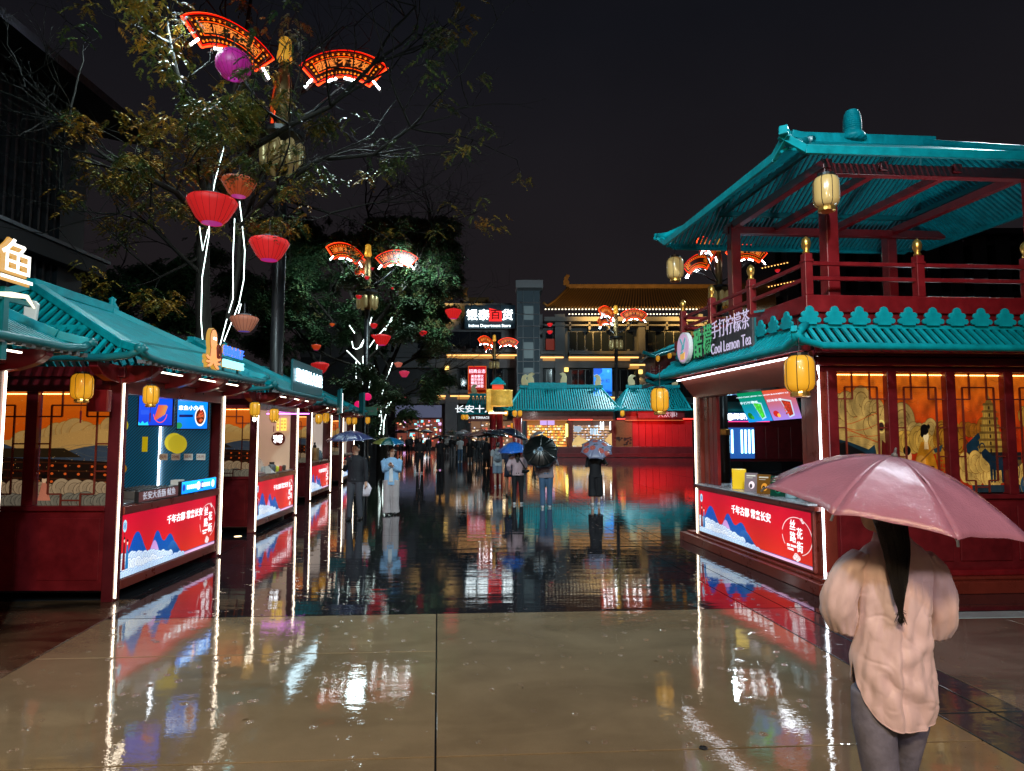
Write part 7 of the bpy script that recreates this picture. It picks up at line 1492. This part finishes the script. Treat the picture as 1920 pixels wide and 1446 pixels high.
# crowd
BK = cloth('black_cloth', (.010, .010, .013)); BK2 = cloth('charcoal_cloth', (.03, .03, .035)); PKS = cloth('dusty_pink_shirt', (.42, .30, .33)); GRT = cloth('grey_tee', (.34, .40, .44)); DN = cloth('faded_denim', (.16, .22, .30)); DN2 = cloth('blue_jeans', (.05, .10, .18)); WTE = cloth('white_tshirt', (.5, .52, .54)); NVC = cloth('dark_navy_cloth', (.015, .02, .04)); GRJ = cloth('mauve_grey_jacket', (.20, .17, .20))
GRP = 'walkers crossing the wet plaza'
def U_(px, py, Y, label, m, Rr=.48, h=.17, ax=(0, 0, 1), **k): return umbrella(label, P(px, py, Y), ax, Rr, h, m, **k)
ub = ucloth('black_umbrella_cloth', (.008, .008, .01)); uw = ucloth('translucent_white_umbrella', (.42, .44, .48), .2, alpha=.82); up = ucloth('pale_pink_umbrella_cloth', (.42, .28, .34)); un = ucloth('dark_navy_umbrella_cloth', (.012, .02, .045)); us_ = ucloth('salmon_grey_umbrella', (.36, .20, .18), .25)
p = at(787, 888); person('person in a black hooded jacket and black trousers walking toward the camera', p, R(4), 1.74, BK, BK, WHT_SHOE, armR=(-.12, -.2, 1.05), armL=(.12, -.2, 1.05), hood=True, group=GRP, stride=.14, broad=1.15, face=True)
p = at(803, 858); person('man in black with both arms down behind the hooded walker', p, PI, 1.74, BK, BK2, WHT_SHOE, group=GRP); U_(799, 805, p.y, 'pale translucent umbrella over the hooded walker and the man behind', uw, .62, .25, (0, .15, 1))
p = at(825, 882); person('person in black tee and wide black trousers under a broad black umbrella', p, PI, 1.72, BK, BK, BK_ if False else BLK_SHOE, 'wide', 'short', group=GRP, stride=.03, armR=(-.1, -.25, 1.25), hair='short'); U_(828, 816, p.y, 'broad flat black umbrella over the person in wide black trousers', ub, .70, .16, (-.12, 0, 1))
p = at(862.5, 866); person('person in white tee and grey jeans seen from behind under a white umbrella', p, PI, 1.70, WTE, DN2, WHT_SHOE, 'pants', 'short', group=GRP, stride=.09, armR=(-.1, -.25, 1.25)); U_(862, 808, p.y, 'small white umbrella over the person in white tee', uw, .52, .22)
p = at(881, 870); person('person in black top and black skirt under the pale pink umbrella', p, PI, 1.62, BK, BK, WHT_SHOE, 'skirt', 'short', 'long', group=GRP, stride=.06, armR=(-.1, -.25, 1.25)); U_(881, 811, p.y, 'pale pink umbrella beside the small white one', up, .54, .22)
p = at(847, 858); person('dark figure between the black-clad walker and the white tee', p, PI, 1.70, BK, BK2, group=GRP); U_(846, 808, p.y, 'thin black umbrella behind the small white one', ub, .62, .14, (-.1, 0, 1))
p = at(896, 862); person('dark figure right of the pink umbrella, in a black coat', p, PI, 1.68, BK, BK, group=GRP); 
p = at(912, 878); person('person in dark clothes beneath the black umbrella behind the backpacker', p, PI, 1.70, BK, BK, 'x' and BLK_SHOE, 'wide', group=GRP, armR=(-.1, -.25, 1.25))
U_(904, 806, 31, 'salmon and grey umbrella, largest of the far group', us_, .82, .30, (-.1, .05, 1)); U_(914, 813, p.y, 'black umbrella over the person behind the backpacker', ub, .62, .24)
U_(930, 806, 30, 'dark slate umbrella with a white gleam behind the backpacker', ucloth('slate_umbrella', (.03, .045, .06), .2), .70, .26, (.15, .05, 1))
U_(966, 805, 22, 'dark navy umbrella tilted to the right above the blue one', un, .62, .24, (.35, .05, 1))
for px, fy, ux, uy, lb, ul, um in ((752, 850, 752, 806, 'figure in a grey coat farthest left in the crowd', 'plain black umbrella farthest left in the crowd', ub), (770, 846, 775, 804, 'dark figure second from the left in the crowd', 'black umbrella second from the left in the crowd', ub), (838, 846, 0, 0, 'figure in a pale coat just right of the broad black umbrella', '', ub), (872, 848, 869, 805, 'small far figure in dull red between the white and pink umbrellas', 'grey umbrella peeping out behind the small white one', uw)):
    p = at(px, fy+4); person(lb, p, PI if px % 2 else 0, 1.70, {752: cloth('far_grey_coat', (.16, .16, .18)), 838: cloth('far_pale_coat', (.38, .36, .36)), 872: cloth('far_red_coat', (.25, .05, .05))}.get(px, BK), BK2, group=GRP, vox=.035, hem=.8)
    if ux: U_(ux, uy, p.y, ul, um, .85 if px < 780 else .6, .3)
p = at(764, 852); person('dark figure between the two leftmost black umbrellas', p, 0, 1.66, BK2, BK, group=GRP, vox=.035); p = at(781, 848); person('small dark figure directly behind the hooded walker', p, 0, 1.66, BK, BK2, group=GRP, vox=.035)
# backpacker
p = at(933, 913); bp = person('backpacker in grey tee and denim shorts seen from behind', p, PI+.1, 1.64, GRT, DN, WHT_SHOE, 'shorts', 'short', 'short', group=GRP, stride=.10, armR=(-.18, -.2, 1.0), armL=(.24, -.1, .85), broad=1.1, hem=.80)
t = thing('backpack', 'pale grey-blue backpack on the back of the person in denim shorts', 'backpack', p+Vector((0, -.17, 1.16)), .1); b = MB(); b.tube([(0, 0, -.20), (0, -.02, -.15), (0, -.02, .05), (0, 0, .17), (0, .02, .21)], [.10, .145, .14, .11, .05], 12, ry=[.06, .09, .085, .06, .03]); b.build('body', cloth('backpack_cloth', (.24, .30, .36)), t, smooth=True, remesh=.02, smit=1); b = MB(); b.tube([(0, -.09, -.16), (0, -.11, -.10), (0, -.105, -.02)], [.07, .09, .07], 10, ry=[.02, .03, .02]); b.build('pocket', cloth('backpack_pocket', (.18, .23, .28)), t, smooth=True)
b = MB()
for s_ in (-1, 1): b.tube([(s_*.10, .02, .18), (s_*.13, .10, .24), (s_*.14, .24, .2)], .018, 6)
b.tube([(-.1, -.10, -.12), (.1, -.115, .08)], .006, 5); b.tube([(.1, -.10, -.12), (-.1, -.115, .08)], .006, 5); b.build('strap', BK2, t)
# pink shirt + blue umbrella
p = at(971, 946); person('woman in dusty pink shirt and black trousers under a blue umbrella, seen from behind', p, PI-.1, 1.60, PKS, BK, WHT_SHOE, 'pants', 'loose', 'long', group=GRP, stride=.06, armR=(-.10, -.24, 1.2), armL=(.25, -.08, .95), broad=1.0, hem=.86)
t = thing('shoulder_bag', 'black crossbody bag on the woman in dusty pink', 'bag', p+Vector((.22, -.10, .93))); b = MB(); b.tube([(-.10, 0, 0), (0, -.01, -.02), (.09, .02, .02)], [.06, .085, .05], 10, ry=[.04, .05, .03]); b.build('pouch', BK, t, smooth=True); b = MB(); b.tube([(.0, -.02, .05), (-.14, -.05, .28), (-.27, -.03, .46), (-.30, .05, .50)], .016, 6); b.build('strap', BK, t)
U_(962, 829, p.y-.05, 'bright royal blue umbrella over the woman in dusty pink', ucloth('royal_blue_umbrella', (.015, .12, .50), .3), .46, .26, (-.05, -.12, 1), spin=.25)
p = at(956, 930); person('person in a dark skirt half hidden behind the woman in dusty pink', p, PI, 1.66, NVC, NVC, 'x' and BLK_SHOE, 'skirt', 'short', 'long', group=GRP, stride=.04, skirt_z=.62)
# green umbrella
p = at(1024, 952); person('person in mauve-grey jacket and blue jeans behind the dark green umbrella', p, PI, 1.68, GRJ, DN2, WHT_SHOE, 'pants', 'long', 'short', group=GRP, stride=.07, armR=(-.1, .05, 1.30), armL=(.25, -.03, .82), broad=1.2, hem=.80, legw=1.15)
cvg = Cv(256, 256, (.022, .045, .042)); 
for k in range(12): a = k*PI/6; cvg.ell(.5+.11*math.cos(a), .5+.11*math.sin(a), .06, .06, (.010, .018, .018) if k % 2 else (.03, .055, .05))
for k in range(8): a = k*PI/4; cvg.ell(.5+.045*math.cos(a), .5+.045*math.sin(a), .028, .028, (.30, .38, .45))
cvg.ell(.5, .5, .022, .022, (.1, .2, .22)); d_ = np.hypot(cvg.x-.5, cvg.y-.5); cvg.put(d_ > .435, (.17, .20, .23)); cvg.ell(.33, .46, .03, .04, (.5, .6, .65)); cvg.grain(.12)
umbrella('dark green umbrella with a pale central flower and grey border, tilted back', P(1013, 842, p.y-.42), (-.03, -.95, .42), .50, .17, printed('green_umbrella', cvg, 0, 1, .3), n=10, spin=.2, pole=.6)
# strawberry umbrella
p = at(1117, 948); person('woman in black top and black culottes with bare ankles under the patterned white umbrella', p, PI, 1.62, BK, BK, WHT_SHOE, 'culotte', 'long', 'bob', group=GRP, stride=.06, armR=(-.12, .02, 1.3), armL=(.16, -.2, 1.2), broad=1.05, hem=.8)
cvs = Cv(256, 256, (.55, .56, .68))
for k, (x, y) in enumerate(((.34, .42), (.55, .25), (.24, .68), (.74, .50), (.52, .70), (.82, .75), (.15, .45), (.7, .15), (.42, .93))): cvs.ell(x, y, .085, .085, (.72, .30, .28)); cvs.ring(x, y, .06, .01, (.85, .55, .5)); cvs.ell(x, y, .03, .03, (.8, .45, .4)); cvs.ell(x+.09, y+.09, .04, .025, (.25, .33, .33))
umbrella('white umbrella printed with red fruit discs, rightmost in the plaza', P(1119, 833, p.y-.25), (-.06, -.62, .8), .46, .17, printed('fruit_umbrella', cvs, 0, .85, .25), spin=.3, pole=.6)
p = P(1003, 838, 46); p = Vector((p.x, 46, 0)); person('tiny silhouette with a grey umbrella in front of the shop window', p, 0, 1.68, BK, BK, group=GRP, vox=.04); U_(1005, 810, 46, 'grey umbrella of the silhouette in front of the shop window', ucloth('grey_umbrella', (.14, .14, .17)), .62, .24, (-.35, 0, 1))
for px, Y, lb in ((884, 52, 'far shopper standing at the lit entrance, left'), (905, 50, 'far shopper standing at the lit entrance, right'), (858, 60, 'far walker under the tree edge by the store')):
    q = P(px, 830, Y); person(lb, Vector((q.x, Y, 0)), 0, 1.68, BK2, BK, group=GRP, vox=.045)

# ------------------------------------------------------------------ the woman under the pink umbrella, close to the camera
FY = 3.3
def F(px, py, dy=0): return P(px, py, FY+dy)
fw = thing('person', 'woman seen from behind in a pale pink puff-sleeved blouse with a long black ponytail', 'person', (F(1675, 1200).x, FY, 0)); O_ = Vector(fw.location)
def f2(px, py, dy=0): return F(px, py, dy)-O_
BL = bpy.data.materials.new('pale_satin_blouse'); BL.use_nodes = True
BL = mat('pale_satin_blouse', (.76, .58, .63), .42, bump=.006, bs=7, var=.05, vs=4, spec=.4, stretch=(2.2, 2.2, .8), sss=.0); JN = mat('washed_violet_jeans', (.17, .175, .26), .7, bump=.006, bs=16, var=.4, vs=6)
bn = BL.node_tree; zz = bn.nodes.new('ShaderNodeTexNoise'); zz.inputs['Scale'].default_value = 260; zb_ = bn.nodes.new('ShaderNodeBump'); zb_.inputs['Distance'].default_value = .0006; tz = bn.nodes.new('ShaderNodeTexCoord'); bn.links.new(tz.outputs['Object'], zz.inputs[0]); bn.links.new(zz.outputs[0], zb_.inputs['Height']); pb_ = bn.nodes['Principled BSDF']; bn.links.new(pb_.inputs['Normal'].links[0].from_socket, zb_.inputs['Normal']); bn.links.new(zb_.outputs[0], pb_.inputs['Normal']); pb_.inputs['Sheen Weight'].default_value = .3
rows = [(1002, 1652, 1698, .052), (1014, 1645, 1708, .062), (1026, 1626, 1724, .078), (1040, 1610, 1738, .09), (1070, 1604, 1744, .105), (1110, 1609, 1741, .112), (1150, 1612, 1738, .112), (1190, 1607, 1738, .112), (1230, 1600, 1741, .118), (1280, 1597, 1745, .125), (1320, 1600, 1746, .125), (1356, 1606, 1742, .125)]
tab = [(f2(1672, r[0]).z, f2((r[1]+r[2])/2, r[0]).x, (f2(r[2], r[0]).x-f2(r[1], r[0]).x)/2, r[3]) for r in rows]
def prof_at(z):
    if z >= tab[0][0]: return tab[0][1:]
    for a, c in zip(tab[:-1], tab[1:]):
        if a[0] >= z >= c[0]: f = (a[0]-z)/(a[0]-c[0]); return tuple(a[i]*(1-f)+c[i]*f for i in (1, 2, 3))
    return tab[-1][1:]
NC, NR = 200, 150; rings = []; zt = tab[0][0]; zb = f2(1672, 1352).z; zl = f2(1592, 1238).z; zrr = f2(1745, 1325).z
for i in range(NR+1):
    s_ = i/NR; ring = []
    for j in range(NC):
        a = 2*PI*j/NC; ca, sa = math.cos(a), math.sin(a); back = max(0, -sa)
        side = zl if ca < 0 else zrr
        zh = zb*(abs(sa)**.75)+side*(1-abs(sa)**.75) if sa < 0 else (zb+.12)*(sa**.75)+side*(1-sa**.75)
        z = zt+(zh-zt)*s_; cx, hw, dp = prof_at(z); ex = .82
        x = cx+hw*math.copysign(abs(ca)**ex, ca); y = dp*math.copysign(abs(sa)**ex, sa)
        dn = min(1, max(0, (1.36-z)/.25)); w_ = dn*(.005*math.sin(a*7+z*6+1.3*math.sin(z*7))+.003*math.sin(a*15-z*13))
        dg = math.exp(-((z-.80+.28*(x-cx)/max(hw, .1)*.5)/.05)**2)*.018*back+math.exp(-((z-.90-.2*(x-cx)/max(hw, .1)*.5)/.04)**2)*.013*back-math.exp(-((z-.72+.5*(x-cx)/max(hw, .1)*.4)/.04)**2)*.012*back
        pl_ = -.013*math.exp(-((x-cx+.012)/.012)**2)*back*min(1, max(0, (1.27-z)*8))+.008*math.exp(-((x-cx+.04)/.02)**2)*back*dn
        nn = mn.noise(Vector((x*6+z*2.5, z*4-x*2, 3)))*.015*dn+mn.noise(Vector((x*13+z*7+3, z*7-x*4, 7)))*.010*(.3+dn)+mn.noise(Vector((x*26, z*13+x*9, 1)))*.0035-.0034*(.3+dn)*max(0, 1-abs(mn.noise(Vector((x*5+z*4, z*5-x*6, 11))))*9)-.0020*(.3+dn)*max(0, 1-abs(mn.noise(Vector((x*9-z*5, z*8+x*7, 5))))*7)+(.004*math.sin(x*170)*math.exp(-((z-1.245)/.05)**2) if sa < 0 else 0)
        k_ = 1+(w_+dg+nn)/max(dp, .05); ring.append(Vector((cx+(x-cx)*(1+(k_-1)*.45), y*k_-pl_*1.0-.0, z)))
    rings.append(ring)
b = MB(); b.loft(rings, False, False); o = b.build('blouse', BL, fw, smooth=True); q = o.modifiers.new('solid', 'SOLIDIFY'); q.thickness = .003
# hem edging, yoke seam, collar
b = MB(); b.tube([p+Vector((0, -.002 if p.y < 0 else 0, 0)) for p in rings[-1]]+[rings[-1][0]], .0035, 5); b.build('hem', BL, fw, smooth=True)
iy = min(range(NR+1), key=lambda i: abs(rings[i][NC*3//4].z-f2(1672, 1084).z)); b = MB(); b.tube([rings[iy][j]+Vector((0, -.002, .004*math.sin(j*.2))) for j in range(107, 193)], .0025, 5); b.build('yoke_seam', BL, fw, smooth=True)
b = MB(); nk = f2(1672, 1012); b.loft([[nk+Vector((r_*1.05*math.cos(a), r_*math.sin(a)+.01, z+.012*math.sin(a))) for a in (2*PI*k/32 for k in range(32))] for r_, z in ((.078, -.035), (.070, -.01), (.064, .028), (.068, .034), (.078, .0), (.088, -.03))], False, False); b.build('collar', BL, fw, smooth=True)
def sleeve(sgn, pts, rx, ry):
    n = 26; path = [f2(*p) for p in pts]; rings = []
    m_ = len(path)
    for i in range(n+1):
        f = i/n*(m_-1); k0 = min(int(f), m_-2); t_ = f-k0; t2 = t_
        def cr(v): 
            g0 = v[max(k0-1, 0)]; g1 = v[k0]; g2 = v[k0+1]; g3 = v[min(k0+2, m_-1)]
            return .5*((2*g1)+(g2-g0)*t_+(2*g0-5*g1+4*g2-g3)*t_*t_+(3*g1-g0-3*g2+g3)*t_**3)
        c = Vector((cr([p.x for p in path]), cr([p.y for p in path]), cr([p.z for p in path]))); r1, r2 = cr(rx), cr(ry); ring = []
        for j in range(56):
            a = 2*PI*j/56; puck = 1+.09*math.sin(a*10+i*.3)*math.exp(-i/5)+.10*math.sin(a*11+i*.2)*math.exp(-(n-i)/3.5)+.04*math.sin(a*3+i*.35)+.16*mn.noise(Vector((math.cos(a)*2.2+sgn*5, math.sin(a)*2.2, i*.20)))-.07*abs(mn.noise(Vector((math.cos(a)*3+i*.25, math.sin(a)*3, i*.12+sgn))))*2
            ring.append(c+Vector((r1*math.cos(a)*puck, r2*math.sin(a)*puck, .012*math.cos(a)*sgn)))
        rings.append(ring)
    b = MB(); b.loft(rings, True, False); o = b.build('sleeve', BL, fw, smooth=True); q = o.modifiers.new('solid', 'SOLIDIFY'); q.thickness = .003
sleeve(-1, [(1618, 1036, 0), (1594, 1062, 0), (1577, 1110, .0), (1573, 1150, .02), (1580, 1186, .05)], [.04, .066, .082, .086, .056], [.05, .07, .078, .078, .055])
sleeve(1, [(1732, 1040, 0), (1748, 1068, 0), (1759, 1115, .01), (1762, 1160, .03), (1757, 1194, .06)], [.04, .058, .076, .078, .055], [.05, .075, .085, .085, .06])
# body: neck, head, forearms (one skin), jeans, hair
b = MB(); hc = f2(1650, 956); b.tube([f2(1672, 1060), f2(1670, 1010), hc+Vector((.0, 0, -.04))], [.07, .050, .052], 12); b.M = Matrix.Translation(hc) @ Matrix.Rotation(R(215), 4, 'Z') @ Matrix.Translation((0, 0, -1.60))
b.ell((0, -.012, 1.605), .076, .092, .105, 16, 12); b.ell((0, -.035, 1.545), .052, .058, .058, 12, 8); b.ell((0, -.104, 1.585), .014, .018, .022, 8, 6)
for s_ in (-1, 1): b.ell((s_*.078, .0, 1.59), .012, .022, .032, 8, 6)
b.M = Matrix(); b.tube([f2(1672, 1290), f2(1672, 1180), f2(1672, 1090), f2(1672, 1048)], [.12, .10, .12, .06], 12, ry=[.07, .06, .06, .04])
for s_, sh, el, wr in ((-1, (1622, 1050, 0), (1582, 1178, .04), (1632, 1130, .27)), (1, (1728, 1050, 0), (1756, 1186, .05), (1700, 1120, .28))): b.tube([f2(*sh), f2(*el), f2(*wr)], [.045, .036, .024], 8)
b.build('body', SKIN, fw, remesh=.009, smit=3)
for s_, wr in ((1, (1632, 1130, .27)), (-1, (1700, 1120, .28))): hand(fw, f2(*wr), (s_*.5, .35, .6), (s_*.2, -1, .2), s_, 1.1, k=.92)
def leg(pts, r, ry): b.tube([f2(*p) for p in pts], r, 20, ry=ry)
b = MB(); b.tube([f2(1670, 1215), f2(1670, 1262), f2(1670, 1300), f2(1670, 1325)], [.13, .165, .170, .16], 24, ry=[.07, .09, .10, .09])
zg = -O_.z
def low(px, py, dy, z): q = f2(px, py, dy); q.z = z; return q
b.tube([f2(1634, 1290), f2(1638, 1350), f2(1648, 1430), low(1655, 1440, -.03, .28), low(1657, 1440, -.06, .12)], [.098, .100, .086, .080, .085], 20, ry=[.085, .10, .095, .09, .09])
b.tube([f2(1712, 1290), f2(1704, 1350, .04), f2(1690, 1430, .12), low(1684, 1440, .18, .28), low(1682, 1440, .2, .12)], [.085, .086, .072, .075, .08], 20, ry=[.085, .10, .09, .085, .09])
for v in range(len(b.v)): p_ = b.v[v]; b.v[v] = p_+Vector((0, 1, 0))*(.008*mn.noise(p_*Vector((14, 14, 9))))
b.build('jeans', JN, fw, remesh=.011, smit=2)
for p_ in ((1655, 1440, -.06), (1682, 1440, .2)): b = MB(); c = low(*p_, .07); b.tube([c+Vector((0, -.07, -.02)), c, c+Vector((0, .12, -.025)), c+Vector((0, .18, -.03))], [.034, .045, .046, .028], 12, ry=[.045, .05, .034, .022]); b.build('shoe', WHT_SHOE, fw, remesh=.012, smit=1)
b = MB(); b.ell(hc+Vector((.005, -.02, .03)), .092, .10, .098, 20, 14)
hp = [f2(1660, 958, -.09), f2(1668, 985, -.115), f2(1674, 1010, -.125), f2(1680, 1045, -.14), f2(1683, 1085, -.155), f2(1685, 1115, -.165), f2(1688, 1150, -.165)]
b.tube(hp, [.075, .070, .066, .056, .040, .023, .004], 18, ry=[.05, .05, .045, .038, .030, .018, .003]); b.build('hair', HAIR, fw, remesh=.008, smit=2)
b = MB(); gh = random.Random(8)
for k in range(190):
    a = gh.uniform(-PI, 0); fr = gh.uniform(.55, 1.16); rr_ = [.075, .070, .066, .056, .040, .023, .006]; end = gh.choice((5, 6, 6, 6)); off = gh.uniform(-.12, .12)
    b.tube([hp[i]+Vector((rr_[i]*math.cos(a+off*i*.4)*fr, rr_[i]*.56*math.sin(a+off*i*.4)*fr-.004, gh.uniform(-.02, .02))) for i in range(1, end+1)]+[hp[end]+Vector((gh.gauss(0, .012), gh.gauss(-.004, .006), gh.uniform(-.06, .01)))], [.0032]*(end)+[.0008], 4)
b.build('hair_strands', HAIR, fw, kind='stuff')
pk = mat('wet_pink_umbrella_cloth', (.40, .17, .26), .34, bump=.0035, bs=16, var=.06, vs=6, coat=.9, spec=.5)
n_ = pk.node_tree.nodes; l_ = pk.node_tree.links.new; bs_ = n_['Principled BSDF']; z_ = n_.new('ShaderNodeTexNoise'); z_.inputs['Scale'].default_value = 75; z_.inputs['Detail'].default_value = 3
v_ = n_.new('ShaderNodeTexVoronoi'); v_.inputs['Scale'].default_value = 120; bb = n_.new('ShaderNodeBump'); bb.inputs['Distance'].default_value = .0022; ad = n_.new('ShaderNodeMath'); ad.operation = 'ADD'; tcx = n_.new('ShaderNodeTexCoord')
l_(tcx.outputs['Object'], z_.inputs[0]); l_(tcx.outputs['Object'], v_.inputs[0]); l_(z_.outputs[0], ad.inputs[0]); l_(v_.outputs[0], ad.inputs[1]); l_(ad.outputs[0], bb.inputs['Height']); l_(bb.outputs[0], bs_.inputs['Coat Normal'])
umbrella('large wet dusty-pink umbrella held by the closest woman', P(1677, 856, 3.30), (.13, -.13, .98), .615, .26, pk, n=8, spin=R(-5), pole=.62, crease=.010, seg=10, rad=16, group=None)
# wet edge debris: fallen leaves on the beige slabs
fl = []
g = random.Random(12)
LV = mat('fallen_leaf', (.10, .06, .02), .5)
for px, py, lb in ((980, 1290, 'brown fallen leaf in the middle of the central beige slab'), (906, 1245, 'brown fallen leaf just right of the long slab joint'), (1100, 1392, 'brown fallen leaf lying on the cross joint of the beige slabs'), (460, 1350, 'brown fallen leaf on the beige slab in front of the octopus stall'), (1230, 1240, 'brown fallen leaf nearest the kiosk side, on beige stone')):
    q = G(px, py); b = MB(); a = g.uniform(0, PI); d = Vector((math.cos(a), math.sin(a), 0)); s_ = Vector((-d.y, d.x, 0))
    b.add([-d*.028, s_*.008+Vector((0, 0, .004)), d*.028, -s_*.008+Vector((0, 0, .003))], [(0, 1, 2, 3)]); o = b.build('fallen_leaf', LV); o.location = q+Vector((0, 0, .002)); tag(o, lb, 'leaf', 'fallen leaves on the wet slabs')
